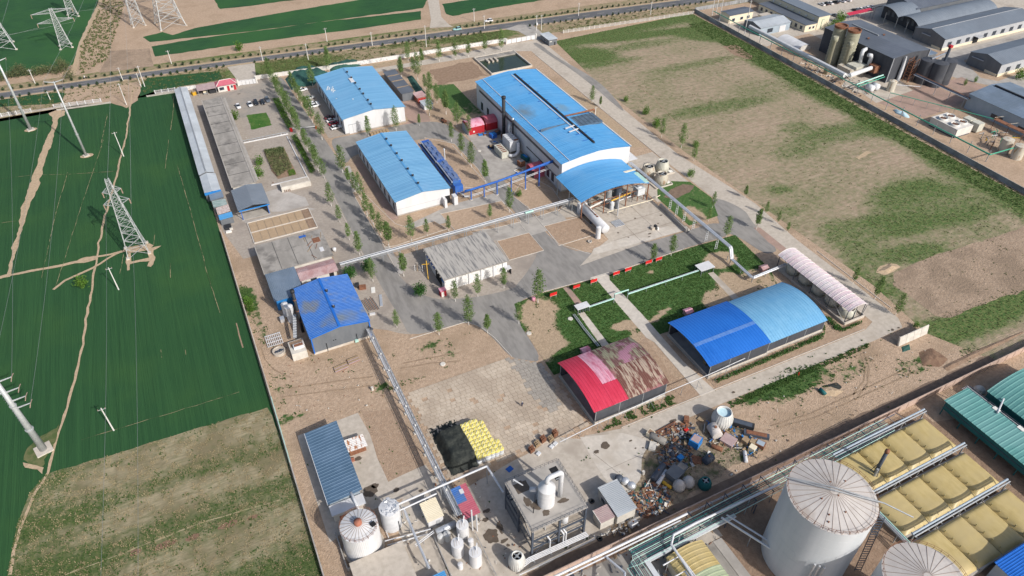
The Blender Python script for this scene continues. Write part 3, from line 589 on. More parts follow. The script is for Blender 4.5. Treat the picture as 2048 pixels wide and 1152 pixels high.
for line,lab,grp in((top_line,'round clipped shrub on the far verge of the highway','shrubs on the far verge'),(bot_line,'round clipped shrub on the near verge of the highway','shrubs on the near verge')):
 for x,y,a in along(line,3.45,230):
  if not-92<x<282:continue
  if line is top_line and 122<x<138:continue
  if line is bot_line and(153<x<171 or 21<x<31):continue
  if RND.random()<.06:continue
  if first[0]:c=shrub;first[0]=False
  else:c=copy_tree(shrub)
  s=RND.uniform(.85,1.25);c.location=(x+RND.uniform(-.25,.25),y+RND.uniform(-.2,.2),.05);c.scale=(s,s,s*RND.uniform(.85,1.1));c.rotation_euler=(0,0,RND.uniform(0,6))
  c['label']=lab;c['group']=grp
def foliage_box(name,label,cat,poly,h,n,ls,m,seed):
 r=random.Random(seed);b=MB();xs=[p[0]for p in poly];ys=[p[1]for p in poly];k=0
 while k<n:
  x=r.uniform(min(xs),max(xs));y=r.uniform(min(ys),max(ys))
  if not inside((x,y),poly):continue
  k+=1;hh=h*(.75+.3*noise.noise(Vector((x*.5,y*.5,seed)))+.15)
  leaf(b,Vector((x,y,.1+hh*r.random()**.4)),ls*r.uniform(.6,1.3),r)
 o=b.obj(name,m);prop(o,label,cat);return o
foliage_box('hedge','upper length of clipped green hedge beside the main road','hedge',vF((750,195),(800,185),(905,400),(870,425)),1.1,2600,.2,'leaf_fresh',1)
foliage_box('hedge','lower length of clipped green hedge beside the main road','hedge',vF((895,480),(935,470),(1080,745),(1045,768)),1.1,2800,.2,'leaf_fresh',2)
foliage_box('shrub_bed','planted bed of mixed shrubs in the office court','shrub',vF((685,590),(835,565),(905,720),(795,790),(745,730)),1.3,3600,.22,'leaf_brush',3)
foliage_box('shrub_bed','dark clipped shrubs at the end of the planted bed','shrub',vF((685,585),(835,560),(845,595),(700,620)),.9,900,.2,'leaf_dark',4)
foliage_box('shrub_bed','small bright square of shrubs at the bed corner','shrub',vF((865,740),(910,725),(935,765),(880,780)),.5,500,.16,'leaf_fresh',5)
foliage_box('hedge','low green hedge along the front of the two blue vaults','hedge',[(102.5,88.6),(140,88.9),(144,92),(144,95),(142,90.5),(102.5,89.8)],.7,2400,.2,'leaf_dark',6)
foliage_box('hedge','short green hedge at the end of the pink canopy','hedge',vM((545,270),(600,290),(690,370),(830,312),(835,330),(690,395),(630,375)),.6,900,.2,'leaf_dark',7)
for i,p in enumerate(vA((60,600),(130,590),(200,575),(270,580),(330,570),(390,560),(450,560),(510,540),(20,620),(540,600),(160,540),(480,510))):
 plant(brushes[i%2],'bush','grey-green brush in the thicket along the far highway verge',p,RND.uniform(1.2,1.7),'brush along the highway','bush',sz=RND.uniform(.9,1.3))
def tufts(name,label,poly,fn,n,size,m,seed,z=.05,thr=1.0,up=1.0,skip=()):
 r=random.Random(seed);b=MB();xs=[p[0]for p in poly];ys=[p[1]for p in poly];k=0;tries=0
 while k<n and tries<n*12:
  tries+=1;x=r.uniform(min(xs),max(xs));y=r.uniform(min(ys),max(ys))
  if fn(x,y)+.5+.55*noise.noise(Vector((x*.45,y*.45,seed)))+.3*noise.noise(Vector((x*1.7,y*1.7,seed)))<thr:continue
  if not inside((x,y),poly)or any(inside((x,y),q)for q in skip):continue
  k+=1;s=size*r.uniform(.5,1.4);a=r.uniform(0,6.28)
  for q in(0,2.1,4.2):
   c,d=math.cos(a+q),math.sin(a+q)
   b.add([(x-d*s*.45,y+c*s*.45,z),(x+d*s*.45,y-c*s*.45,z),(x+c*s*.7,y+d*s*.7,z+s*up*r.uniform(.5,1.1))],[(0,1,2)])
 o=b.obj(name,m);prop(o,label,kind='stuff');return o
tufts('weeds','green weeds growing on the bare factory soil',[(-2.5,62),(176,62),(176,84),(29,90),(29,122),(57,122),(53,139),(28,141),(28,150),(10,146),(4,180),(4,196),(-2.5,200)],comp_fn,7000,.30,'grass_blade',21)
tufts('weeds','thick weeds on the lawn plots by the main road',lawn_poly,lawn_fn,15000,.22,'grass_blade',22,.075,skip=path_polys)
tufts('maize_stubble','dry maize stalks standing in the stubble field',stub_poly,cover([],.5),9000,.17,'grass_dry',23,.04,up=1.6)
tufts('weeds','green weeds between the dry maize stalks',stub_poly,stub_fn,6000,.22,'grass_blade',24,.04)
tufts('weeds','grass tussocks of the fallow field behind the perimeter road',fal_poly,lambda x,y:fal_fn(x,y)-.16,17000,.24,'grass_mix',25,.03)
tufts('weeds','dense grass along the neighbour wall',[(250,300),(263,300),(257.4,70),(248,70)],cover([],.6),9000,.3,'grass_blade',26,.03)
tufts('weeds','mixed grass on the highway verges',[(-90,345),(30,335),(268,316),(268,322),(30,352),(-90,360)],verge_fn,5000,.4,'grass_mix',27,.02,skip=[vA((1700,480),(2000,450),(2000,680),(1780,680)),vB((1900,150),(2300,150),(2330,330),(1950,300)),hw_top+hw_bot[::-1]])
tufts('weeds','weeds edging the concrete drive',[(101,80.5),(150,81),(150,82.4),(101,82.4)],cover([],.75),900,.35,'grass_blade',28,.03)
tufts('weeds','weeds edging the red vault',[(66,88.5),(90,87.8),(90,90.8),(70,90.8)],cover([],.55),500,.35,'grass_blade',29,.07)
tufts('weeds','wild grass on the strip beyond the highway',P((160,95),(180,60),(205,0),(250,0),(240,40),(215,120),(160,150)),cover([],.55),1500,.6,'grass_mix',30,.03)
# ================================================================ BUILDINGS
mat('roof_blue',(.10,.265,.455),(.14,.325,.52),sc=1.0,detail=5,stretch=(.025,1,.02),rough=.5,c3=(.145,.31,.50),sc3=.10,lo3=.45,hi3=.8,spec=.4)
mat('roof_azure',(.06,.255,.52),(.088,.305,.58),sc=.9,detail=5,stretch=(.025,1,.02),rough=.45,c3=(.12,.31,.55),sc3=.08,lo3=.48,hi3=.8,spec=.4)
mat('roof_royal',(.012,.115,.46),(.02,.14,.52),sc=.9,detail=8,stretch=(1,.2,1),rough=.4,c3=(.02,.15,.55),sc3=.05,spec=.4)
mat('roof_sky',(.13,.33,.53),(.165,.375,.575),sc=.9,detail=8,stretch=(1,.2,1),rough=.45,c3=(.12,.33,.56),sc3=.06,spec=.4)
mat('roof_boiler',(.03,.13,.42),(.06,.165,.44),sc=1.2,detail=8,stretch=(.4,1,1),rough=.5,c3=(.13,.16,.21),sc3=.13,lo3=.52,hi3=.68)
mat('roof_steel',(.15,.20,.27),(.18,.23,.30),sc=.4,stretch=(1,.2,1),rough=.45,c3=(.13,.17,.22),sc3=.07,spec=.4)
mat('roof_galv',(.38,.42,.46),(.43,.465,.50),sc=.4,rough=.45,c3=(.34,.37,.40),sc3=.08,spec=.4)
mat('roof_dark',(.105,.122,.155),(.12,.138,.17),sc=.3,rough=.5,c3=(.095,.11,.135),sc3=.05)
mat('roof_mid',(.155,.185,.225),(.17,.20,.24),sc=.3,rough=.5,c3=(.145,.17,.205),sc3=.05)
mat('roof_red',(.47,.03,.065),(.53,.042,.085),sc=.9,detail=7,stretch=(1,.15,1),rough=.45,spec=.35)
mat('roof_pink',(.62,.33,.42),(.50,.16,.23),sc=.9,stretch=(1,.25,1),rough=.6,lo=.45,hi=.68)
mat('roof_rust',(.15,.068,.055),(.38,.30,.24),sc=.8,stretch=(1.6,.22,1),rough=.85,lo=.47,hi=.58,c3=(.34,.15,.16),sc3=.12,lo3=.55,hi3=.66)
mat('roof_rust_green',(.17,.09,.085),(.30,.29,.20),sc=.8,stretch=(1.6,.3,1),rough=.85,lo=.45,hi=.58,c3=(.40,.20,.27),sc3=.16,lo3=.52,hi3=.62)
mat('roof_white_pink',(.62,.575,.595),(.58,.49,.525),sc=.7,rough=.5,c3=(.56,.38,.42),sc3=.1,lo3=.45,hi3=.8)
mat('roof_rose',(.42,.10,.14),(.46,.13,.17),sc=.8,rough=.6)
mat('roof_brown',(.36,.265,.265),(.40,.31,.305),sc=.8,rough=.7)
mat('roof_old_pink',(.40,.28,.285),(.46,.34,.345),sc=.8,stretch=(.3,1,1),rough=.7,c3=(.36,.22,.22),sc3=.3)
mat('roof_teal',(.10,.27,.255),(.12,.30,.285),sc=.3,rough=.45,c3=(.14,.31,.30),sc3=.08)
mat('wall_teal',(.012,.105,.11),(.015,.12,.125),sc=.5,rough=.6)
mat('roof_bl',(.085,.15,.235),(.11,.18,.27),sc=.5,stretch=(.2,1,1),rough=.45,c3=(.075,.135,.21),sc3=.1)
mat('wall_white',(.63,.635,.65),(.56,.565,.58),sc=.35,stretch=(1,1,.2),rough=.6)
mat('wall_warm',(.62,.60,.565),(.55,.53,.50),sc=.5,stretch=(1,1,.3),rough=.8)
mat('wall_cream',(.68,.61,.46),(.72,.65,.50),sc=.4,rough=.7)
mat('wall_grey',(.36,.375,.40),(.40,.415,.44),sc=.4,rough=.6)
mat('wall_dark',(.055,.060,.072),(.068,.074,.088),sc=.5,stretch=(1,1,.2),rough=.6,c3=(.09,.095,.105),sc3=.15,lo3=.55,hi3=.75)
mat('wall_slate',(.125,.138,.155),(.15,.163,.18),sc=.5,stretch=(1,1,.25),rough=.6)
mat('wall_stained',(.66,.655,.645),(.30,.31,.33),sc=.9,rough=.85,lo=.5,hi=.66)
mat('wall_bluegrey',(.30,.36,.42),(.34,.40,.46),sc=.4,rough=.6)
mat('plaster',(.58,.55,.50),(.48,.455,.41),sc=.6,rough=.9)
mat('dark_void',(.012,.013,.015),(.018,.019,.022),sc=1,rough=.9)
mat('glass',(.025,.035,.05),(.04,.05,.07),sc=.6,rough=.12,spec=.6)
mat('window_band',(.06,.062,.07),(.09,.09,.10),sc=.6,rough=.4)
mat('steel_blue',(.02,.10,.40),(.03,.13,.45),sc=.5,rough=.5)
mat('steel_dark',(.055,.07,.095),(.075,.09,.12),sc=.8,rough=.5)
mat('steel_grey',(.30,.32,.34),(.36,.375,.39),sc=1,rough=.5,metal=.3)
mat('steel_white',(.60,.615,.64),(.52,.535,.56),sc=.7,rough=.5,c3=(.52,.51,.50),sc3=.4,lo3=.6,hi3=.8)
mat('steel_rust',(.17,.075,.045),(.25,.12,.07),sc=1.5,rough=.9)
mat('steel_black',(.022,.024,.028),(.035,.037,.042),sc=1,rough=.6)
mat('steel_silver',(.60,.62,.65),(.68,.70,.73),sc=.6,rough=.35,metal=.55)
mat('pipe_mint',(.36,.58,.52),(.42,.63,.57),sc=.6,rough=.5)
mat('pipe_green',(.05,.30,.20),(.07,.34,.24),sc=.6,rough=.5)
mat('pipe_yellow',(.60,.36,.04),(.55,.32,.03),sc=.6,rough=.5)
mat('red_paint',(.42,.025,.035),(.36,.02,.03),sc=1,rough=.5)
mat('red_sign',(.58,.025,.025),(.55,.02,.02),sc=1,rough=.5)
mat('blue_paint',(.02,.17,.48),(.03,.2,.5),sc=1,rough=.5)
mat('frp_cream',(.55,.545,.48),(.46,.455,.39),sc=1,stretch=(1,1,.3),rough=.6)
mat('frp_white',(.62,.62,.60),(.52,.52,.50),sc=1,stretch=(1,1,.3),rough=.6)
mat('wood',(.36,.27,.17),(.28,.20,.125),sc=2,rough=.9)
mat('brick_red',(.30,.115,.075),(.36,.15,.10),sc=2,rough=.9)
def roof(name,m,parent,axis,prof,b0,b1,pitch=.9,depth=.07,thick=.07):
 st=[];b=b0
 while b<b1-1e-3:
  e=min(b+pitch,b1);p=e-b
  st+=[(b,0),(b+p*.62,0),(b+p*.72,depth),(b+p*.9,depth)];b=e
 st.append((b1,0));k=len(prof);mb=MB()
 for t,dzz in st:
  for a,z in prof:mb.v.append((a,t,z+dzz)if axis=='x' else(t,a,z+dzz))
 for i in range(len(st)-1):
  for j in range(k-1):
   q=(i*k+j,i*k+j+1,(i+1)*k+j+1,(i+1)*k+j)
   mb.f.append(q if axis=='x' else q[::-1])
 o=mb.obj(name,m,parent)
 md=o.modifiers.new('thickness','SOLIDIFY');md.thickness=thick;md.offset=-1
 return o
def gable_prof(x0,x1,e,r,ov=.45,rx=None):
 rx=rx if rx is not None else(x0+x1)/2;sl=(r-e)/(rx-x0);sr=(r-e)/(x1-rx)
 return[(x0-ov,e-sl*ov),(rx,r),(x1+ov,e-sr*ov)]
def arch_prof(x0,x1,e,rise,n=14,ov=0.0):
 c=x1-x0;R_=(c*c/4+rise*rise)/(2*rise);zc=e+rise-R_;out=[]
 for i in range(n+1):
  x=x0-ov+(c+2*ov)*i/n;d=x-(x0+x1)/2
  out.append((x,zc+math.sqrt(max(.01,R_*R_-d*d))))
 return out
def shell(prof,b0,b1,axis,m,parent,name='wall',drop=.14):
 n=len(prof);mb=MB()
 pts=[(prof[0][0],0)]+[(a,z-drop)for a,z in prof]+[(prof[-1][0],0)];k=len(pts)
 for b in(b0,b1):
  for a,z in pts:mb.v.append((a,b,z)if axis=='x' else(b,a,z))
 fs=[tuple(range(k)),tuple(range(2*k-1,k-1,-1))]+[(i,k+i,k+(i+1)%k,(i+1)%k)for i in range(k)]
 if axis!='x':fs=[f[::-1]for f in fs]
 mb.f=fs;return mb.obj(name,m,parent)
def wallbox(parent,name,m,x0,y0,z0,x1,y1,z1):return MB().box(x0,y0,z0,x1,y1,z1).obj(name,m,parent)
def window(parent,side,u,at,z0,z1,wd,m='glass',fm='wall_white'):
 t=.09 if side in 'EN' else-.09;f=MB();p=MB()
 if side in 'WE':
  f.box(min(at,at+t),u-wd/2-.1,z0-.1,max(at,at+t),u+wd/2+.1,z1+.1);p.box(min(at,at+t*1.35),u-wd/2,z0,max(at,at+t*1.35),u+wd/2,z1)
 else:
  f.box(u-wd/2-.1,min(at,at+t),z0-.1,u+wd/2+.1,max(at,at+t),z1+.1);p.box(u-wd/2,min(at,at+t*1.35),z0,u+wd/2,max(at,at+t*1.35),z1)
 w_=f.obj('window',fm,parent);p.obj('pane',m,w_);return w_
def door(parent,side,u,at,h,wd,m='red_paint',z0=0.0):
 t=.12 if side in 'EN' else-.12;f=MB()
 if side in 'WE':f.box(min(at,at+t),u-wd/2,z0,max(at,at+t),u+wd/2,z0+h)
 else:f.box(u-wd/2,min(at,at+t),z0,u+wd/2,max(at,at+t),z0+h)
 d=f.obj('door',m,parent)
 hm=MB();s=1 if side in 'EN' else-1
 if side in 'WE':hm.box(*sorted((at+t,at+t+s*.06))[:1],u+wd*.3,z0+h*.45,max(at+t,at+t+s*.06),u+wd*.36,z0+h*.52)
 else:hm.box(u+wd*.3,min(at+t,at+t+s*.06),z0+h*.45,u+wd*.36,max(at+t,at+t+s*.06),z0+h*.52)
 hm.obj('handle','steel_grey',d);return d
def vent(parent,x,y,z,s=.45):
 v=MB().lathe(x,y,[(s*.55,z-.15),(s*.55,z+.25),(s,z+.32),(s*.95,z+.62),(s*.5,z+.82),(.02,z+.86)],12).obj('roof_vent','steel_black',parent);auto_smooth(v)
 MB().lathe(x,y,[(s*.3,z+.84),(s*.3,z+.98),(.02,z+1.0)],8).obj('vent_cap','steel_silver',v)
t=T('warehouse','white hall with light blue gabled roof beside the parked cars','warehouse',(65.6,284,0))
x0,x1,y0,y1=52.9,78.5,262,306.3
pr=gable_prof(x0,x1,6.9,8.5)
shell(gable_prof(x0,x1,6.9,8.5,0),y0,y1,'x','wall_white',t)
roof('roof','roof_blue',t,'x',pr,y0-.3,y1+.3,.95,.09)
rc=MB().bar((65.7,y0-.3,8.56),(65.7,y1+.3,8.56),.5,.1).obj('ridge_cap','roof_blue',t)
for y in(266,270,276.5,281.5,288,294,300.5):vent(t,65.9,y,8.62)
wallbox(t,'skylight','wall_white',64.6,290,8.55,66.2,294.5,8.75)
wallbox(t,'plinth','concrete_grey',x0-.06,y0-.06,0,x1+.06,y1+.06,.5)
for y in(266,271.5,277,283,289,295,301):window(t,'W',y,x0,1.3,4.4,2.0,'glass','wall_grey')
for y in(268.8,280,286,298):window(t,'W',y,x0,5.0,5.8,.9,'glass','wall_grey')
d=wallbox(t,'door','wall_white',54.6,y0-.1,0,57.9,y0,3.9);wallbox(d,'door_seam','steel_grey',56.2,y0-.13,.1,56.3,y0-.1,3.9);wallbox(d,'door_frame','steel_grey',54.4,y0-.12,3.9,58.1,y0-.02,4.05)
wallbox(t,'gutter','roof_blue',x0-.62,y0-.3,6.45,x0-.45,y1+.3,6.62);wallbox(t,'gutter','roof_blue',x1+.45,y0-.3,6.45,x1+.62,y1+.3,6.62)
sl_=(8.5-6.9)/12.8
def roofmark(px,w_,l_,a,name='painted_mark'):
 q=gp(px[0],px[1],7.4);z=6.9+(q.x-x0)*sl_+.13
 m_=MB().obox((q.x,q.y,z),l_,w_,.02,rad(a),0,-math.atan(sl_));m_.obj(name,'paint_white',t)
for u,v,l_,a in((655,175,2.6,62),(654,178.5,.8,30),(658.5,176,1.2,62),(658.5,178.2,.9,20),(665,174.5,1.0,45),(663.5,179,1.5,60),(666.5,178,1.2,62),(664,181,1.2,30),(667,182.5,1.9,55),(670,181.4,.6,40),(672.8,197,.7,20),(706.5,201,.7,80)):roofmark((u,v),.34,l_,a)
t=T('warehouse','white hall with light blue roof beside the blue dust collectors','warehouse',(62.5,220,0))
x0,x1,y0,y1=52.9,72.4,198,243.4
shell(gable_prof(x0,x1,6.0,7.4,0),y0,y1,'x','wall_white',t)
roof('roof','roof_blue',t,'x',gable_prof(x0,x1,6.0,7.4),y0-.3,y1+.3,.95,.09)
MB().bar((62.65,y0-.3,7.46),(62.65,y1+.3,7.46),.6,.1).obj('ridge_cap','roof_azure',t)
for y in(203,208.5,213.5,220,225.5,232,237.5):vent(t,62.9,y,7.5)
wallbox(t,'plinth','concrete_grey',x0-.06,y0-.06,0,x1+.06,y1+.06,.45)
for y in(201,206,211,216,221.5,226,231,236,241):window(t,'W',y,x0,1.2,3.9,1.5,'glass','wall_grey')
wallbox(t,'fascia','window_band',x0-.08,y0,4.6,x0,y1,5.2)
wallbox(t,'belt_rail','wall_grey',x0,y0-.05,2.6,69.4,y0,2.68)
wallbox(t,'porch_pillar','wall_white',69.4,195.4,0,70.3,198,3.3);wallbox(t,'porch_pillar','wall_white',73.0,195.6,0,74.4,198,3.3)
wallbox(t,'doorway','dark_void',70.35,197.9,0,72.35,197.98,3.1)
t=T('factory_hall','largest hall with bright blue roof, dark ridge vent and white gable','factory',(125,224,0))
x0,x1,y0,y1=110.6,138.8,186.8,261
shell([(x0,11.7),(118,12.75),(125.5,13.3),(132,12.8),(x1,11.7)],y0,y1,'x','wall_white',t)
roof('roof','roof_azure',t,'x',[(x0-.5,11.62),(x0+2.4,12.05),(118,12.75),(125.5,13.32),(132,12.8),(x1+.4,11.64)],y0-.2,y1+.3,1.0,.08)
MB().bar((113.4,y0-.2,12.3),(113.4,y1+.3,12.3),.18,.1).obj('roof_flashing','wall_white',t);MB().bar((139.0,y0-.2,11.85),(139.0,y1+.3,11.85),.45,.12).obj('roof_flashing','wall_white',t)
rv=wallbox(t,'ridge_vent','steel_black',126.2,192,13.2,126.9,257,13.75);MB().bar((125.2,200,13.5),(125.2,257,13.5),.35,.1).obj('ridge_walkway','wall_white',t)
for y in(195,200,206,214,222,230,238,246,252):wallbox(rv,'vent_bracket','steel_blue',123.6,y,13.3,128.2,y+.18,13.42)
for y in(205.5,202.6):MB().bar((122.2,y,13.6),(126.4,y+.6,13.75),.5,.3).obj('roof_duct','steel_white',t)
mat('roof_sooty',(.07,.105,.15),(.10,.15,.21),sc=.6,rough=.7)
wallbox(t,'roof_light','roof_sooty',128.4,205.4,12.35,138.4,213.2,13.12)
for k in range(5):wallbox(t,'roof_seam','steel_black',130+k*1.7,205.4,13.12,130.1+k*1.7,213.2,13.17)
MB().tube([(127,214.2,13.6),(140.2,214.6,13.3),(140.2,214.6,12.2)],.28,8).obj('roof_pipe','steel_rust',t)
wallbox(t,'roof_gutter','roof_sooty',114,209.2,12.3,125.5,209.4,13.45)
wallbox(t,'window_strip','window_band',x0-.08,189,8.4,x0,258,9.4)
wallbox(t,'window_strip','window_band',x0-.07,190,4.4,x0,214,4.9)
wallbox(t,'plinth','concrete_grey',x0-.1,y0-.1,0,x1+.1,y1+.1,.5)
for y in(255.5,249.5,196.5,193):window(t,'W',y,x0,1.2,4.6,2.0,'glass','wall_grey')
door(t,'W',234,x0,3,1.6,'red_paint');door(t,'W',200,x0,2.6,1.4,'blue_paint');door(t,'W',190,x0,2.6,1.2,'wall_grey')
roof('side_canopy','wall_white',t,'y',[(186.9,5.3),(193.5,5.5)],138.9,143.0,.8,.04)
def soot(mname,spots):
 m=MATS[mname];nt=m.node_tree;n=nt.nodes;l=nt.links;b=n['Principled BSDF']
 src=b.inputs['Base Color'].links[0].from_socket;g=n.new('ShaderNodeNewGeometry')
 for(c,r_,colr)in spots:
  sub=n.new('ShaderNodeVectorMath');sub.operation='SUBTRACT';l.new(g.outputs['Position'],sub.inputs[0]);sub.inputs[1].default_value=c
  sc_=n.new('ShaderNodeVectorMath');sc_.operation='DIVIDE';l.new(sub.outputs[0],sc_.inputs[0]);sc_.inputs[1].default_value=r_
  ln=n.new('ShaderNodeVectorMath');ln.operation='LENGTH';l.new(sc_.outputs[0],ln.inputs[0])
  nz2=n.new('ShaderNodeTexNoise');nz2.inputs['Scale'].default_value=.5;nz2.inputs['Detail'].default_value=6;l.new(g.outputs['Position'],nz2.inputs['Vector'])
  ad=n.new('ShaderNodeMath');ad.operation='MULTIPLY_ADD';l.new(nz2.outputs['Fac'],ad.inputs[0]);ad.inputs[1].default_value=1.0;l.new(ln.outputs['Value'],ad.inputs[2])
  mr=n.new('ShaderNodeMapRange');mr.inputs['From Min'].default_value=1.45;mr.inputs['From Max'].default_value=.55;mr.inputs['To Max'].default_value=.75;l.new(ad.outputs[0],mr.inputs['Value'])
  mx=n.new('ShaderNodeMix');mx.data_type='RGBA';l.new(mr.outputs[0],mx.inputs['Factor']);l.new(src,mx.inputs[6]);mx.inputs[7].default_value=(*colr,1);src=mx.outputs[2]
 l.new(src,b.inputs['Base Color'])
soot('roof_azure',[((115.5,226,12.5),(5,8,9),(.13,.155,.16)),((130,222,12.6),(4,5,9),(.16,.22,.24))])
soot('roof_boiler',[((20,148.5,7.5),(7,3.5,9),(.14,.16,.15))])
t=T('canopy','curved bright blue canopy in front of the largest hall','canopy',(122,176,0))
ap=arch_prof(108.0,135.4,7.1,2.5,16)
roof('roof','roof_azure',t,'x',ap,168.6,186.6,1.0,.07)
wallbox(t,'roof_patch','wall_cream',129.5,176.2,8.5,134.6,177.0,8.75);wallbox(t,'roof_patch','pipe_mint',133.3,169.0,7.5,135.2,176,7.75)
for x in(108.6,117.5,126.5,135.4):
 for y in(169,177.5,185.8):
  z=min(ap,key=lambda q:abs(q[0]-x))[1]
  MB().bar((x,y,0),(x,y,z-.15),.3).obj('post','steel_rust' if y==169 else 'steel_grey',t)
for y in(169,177.5):
 tr=MB()
 for a,b in zip(ap[:-1],ap[1:]):tr.bar((a[0],y,a[1]-.2),(b[0],y,b[1]-.2),.12,.16);tr.bar((a[0],y,a[1]-.9),(b[0],y,b[1]-.9),.1);tr.bar((a[0],y,a[1]-.9),(b[0],y,b[1]-.2),.07)
 tr.obj('truss','steel_rust',t)
def red_shed(name,label,x0,x1,y0,y1,e,rise,pink):
 t=T(name,label,'shed',((x0+x1)/2,(y0+y1)/2,0));prf=arch_prof(y0,y1,e,rise,10)
 shell(prf,x0,x1,'y','red_paint',t)
 roof('roof','roof_pink' if pink else 'roof_rose',t,'y',arch_prof(y0,y1,e,rise,10,.15),x0-.1,x1+.1,.7,.06)
 if pink:wallbox(t,'end_wall','wall_grey',x0-.08,y0+.1,0,x0,y1-.1,e-.1)
 return t
t=red_shed('arched_shed','larger red arched shed with faded pink roof beside the largest hall',97.4,104.4,239.6,246,3.4,1.3,True)
wallbox(t,'notice','paint_white',99.4,239.5,.9,100.1,239.6,1.5)
red_shed('arched_shed','dark red arched shed between the pink one and the largest hall',105.3,110.4,239.8,246,3.4,1.5,False)
t=T('arched_shed','small red arched shelter under the blue pipe bridge','shed',(107.5,201,0));prf=arch_prof(199,204,3.6,1.0,10)
roof('roof','roof_rose',t,'y',prf,105.2,110.4,.6,.06);wallbox(t,'side_wall','roof_rose',106.2,198.9,0,110.4,199.0,3.6)
wallbox(t,'side_wall','roof_rose',105.4,203.9,0,110.4,204.0,3.6);wallbox(t,'back_wall','dark_void',110.3,199.1,0,110.45,203.8,4.2)
t=T('long_shed','very long narrow grey metal shed along the left wall','shed',(-2,280,0))
roof('roof','roof_galv',t,'x',[(-4.7,3.7),(-2.1,4.5),(.7,3.7)],249,327.5,.9,.07)
MB().bar((-2.1,249,4.58),(-2.1,327.5,4.58),.45,.12).obj('ridge_cap','steel_grey',t)
shell([(-4.5,3.75),(-2.1,4.5),(.4,3.75)],249.2,327.3,'x','wall_slate',t)
roof('lower_roof','roof_galv',t,'x',[(-4.6,3.3),(-2.0,4.1),(.9,3.3)],235.5,248.7,.9,.05)
shell([(-4.4,3.3),(-2.0,4.1),(.6,3.3)],235.8,248.6,'x','wall_slate',t,'lower_wall')
wallbox(t,'fascia','blue_paint',-4.6,235.3,2.9,.95,235.5,3.9)
for k in range(13):door(t,'E',252+k*5.8,.4,2.3,1.0,'wall_grey')
def leanto(label,x0,x1,y0,y1,z0,z1,rm,wm):
 t=T('lean_to',label,'shed',((x0+x1)/2,(y0+y1)/2,0))
 roof('roof',rm,t,'x',[(x0-.15,z0),(x1+.15,z1)],y0,y1,.6,.05)
 MB().prism(rect(x0,y0+.1,x1,y1-.1),0,min(z0,z1)-.1).obj('wall',wm,t);return t
mat('roof_mosspatch',(.30,.36,.36),(.17,.25,.24),sc=.9,rough=.7,stretch=(.4,1,1));mat('roof_motley',(.50,.46,.45),(.36,.27,.25),sc=1.5,rough=.7)
leanto('glassy grey lean-to below the long shed',-3.2,1.0,231,235.2,3.1,3.4,'roof_steel','wall_slate');leanto('moss stained lean-to below the long shed',-2.9,1.3,226.6,230.8,2.9,2.7,'roof_mosspatch','wall_slate')
leanto('lean-to with blotched pinkish roof below the long shed',-2.3,1.6,221.9,226.4,2.6,2.9,'roof_motley','wall_slate');leanto('tiny lean-to with bright blue roof at the end of the long shed',-2.2,1.9,218.6,221.7,2.4,2.6,'roof_azure','wall_slate')
t=T('junk_crates','pale crates and a dark tarp below the bright blue lean-to','crates',(0,216,0));wallbox(t,'crate','paint_white',-1.6,213.4,.03,.2,214.4,.5);wallbox(t,'tarp_bundle','steel_black',-1.6,215.2,.03,.6,217.6,.9);wallbox(t,'crate','plaster',-.2,214.8,.03,.8,216,.7)
t=T('office_row','long flat-roofed concrete office row divided into bays','building',(9,272,0))
wallbox(t,'wall','plaster',5.0,234.8,0,12.6,309.5,3.9);wallbox(t,'roof_slab','concrete_old',4.6,234.6,3.9,13.3,309.8,4.2)
wallbox(t,'parapet','concrete_grey',4.5,234.5,4.2,4.8,309.9,4.55);wallbox(t,'gutter_strip','concrete_grey',12.3,234.5,4.2,12.6,309.9,4.4);wallbox(t,'eave_slab','concrete_grey',13.3,236,3.8,14.1,309,4.0)
for y in(243,251,258.5,267,277,286,293.5,302):wallbox(t,'roof_joint','steel_black',4.8,y,4.2,12.3,y+.16,4.26)
for k in range(15):window(t,'W',238+k*4.9,5.0,1.6,2.9,1.3,'blue_paint','wall_white')
for k in range(15):door(t,'E',238.5+k*4.9,12.6,2.2,1.0,'wood')
for k in range(10):window(t,'E',241+k*7,12.6,1.1,2.4,1.4)
t=T('open_shed','grey gabled shelter with blue edge at the end of the office row','shed',(9.5,225,0))
roof('roof','roof_mid',t,'x',[(4.0,4.3),(9.3,5.3),(14.6,4.4)],218.4,232.4,.9,.06)
wallbox(t,'fascia','blue_paint',4.3,218.2,3.85,14.4,218.38,4.25)
for x,y in((4.9,219),(13.7,219),(4.9,231.6),(13.7,231.6),(4.9,225),(13.7,225)):MB().bar((x,y,0),(x,y,4.1),.22).obj('post','steel_blue',t)
wallbox(t,'back_wall','wall_slate',5.0,231.4,0,13.6,231.6,4.1);wallbox(t,'side_wall','wall_slate',13.5,219.3,0,13.65,231.3,4.0);wallbox(t,'floor_slab','concrete_grey',4.4,218.6,.02,14.2,232,.15)
t=T('gate_house','small white gate house with hipped red roof','building',(16.5,326,0))
wallbox(t,'wall','wall_warm',12.8,324.6,0,20.6,329,3.0)
h_=MB().add([(12.2,324,3.0),(21.2,324,3.0),(21.2,329.6,3.0),(12.2,329.6,3.0),(14.4,326.8,4.5),(19,326.8,4.5)],[(0,1,5,4),(1,2,5),(2,3,4,5),(3,0,4),(3,2,1,0)]).obj('roof','roof_rose',t)
for a,b in(((12.2,324,3.05),(14.4,326.8,4.55)),((21.2,324,3.05),(19,326.8,4.55)),((14.4,326.8,4.55),(19,326.8,4.55))):MB().bar(a,b,.16).obj('hip_ridge','paint_white',h_)
door(t,'S',17.2,324.6,2.3,1.0);door(t,'S',20.0,324.6,2.3,1.1);window(t,'S',14.4,324.6,.9,2.2,2.0);window(t,'S',18.8,324.6,1.2,2.3,.8)
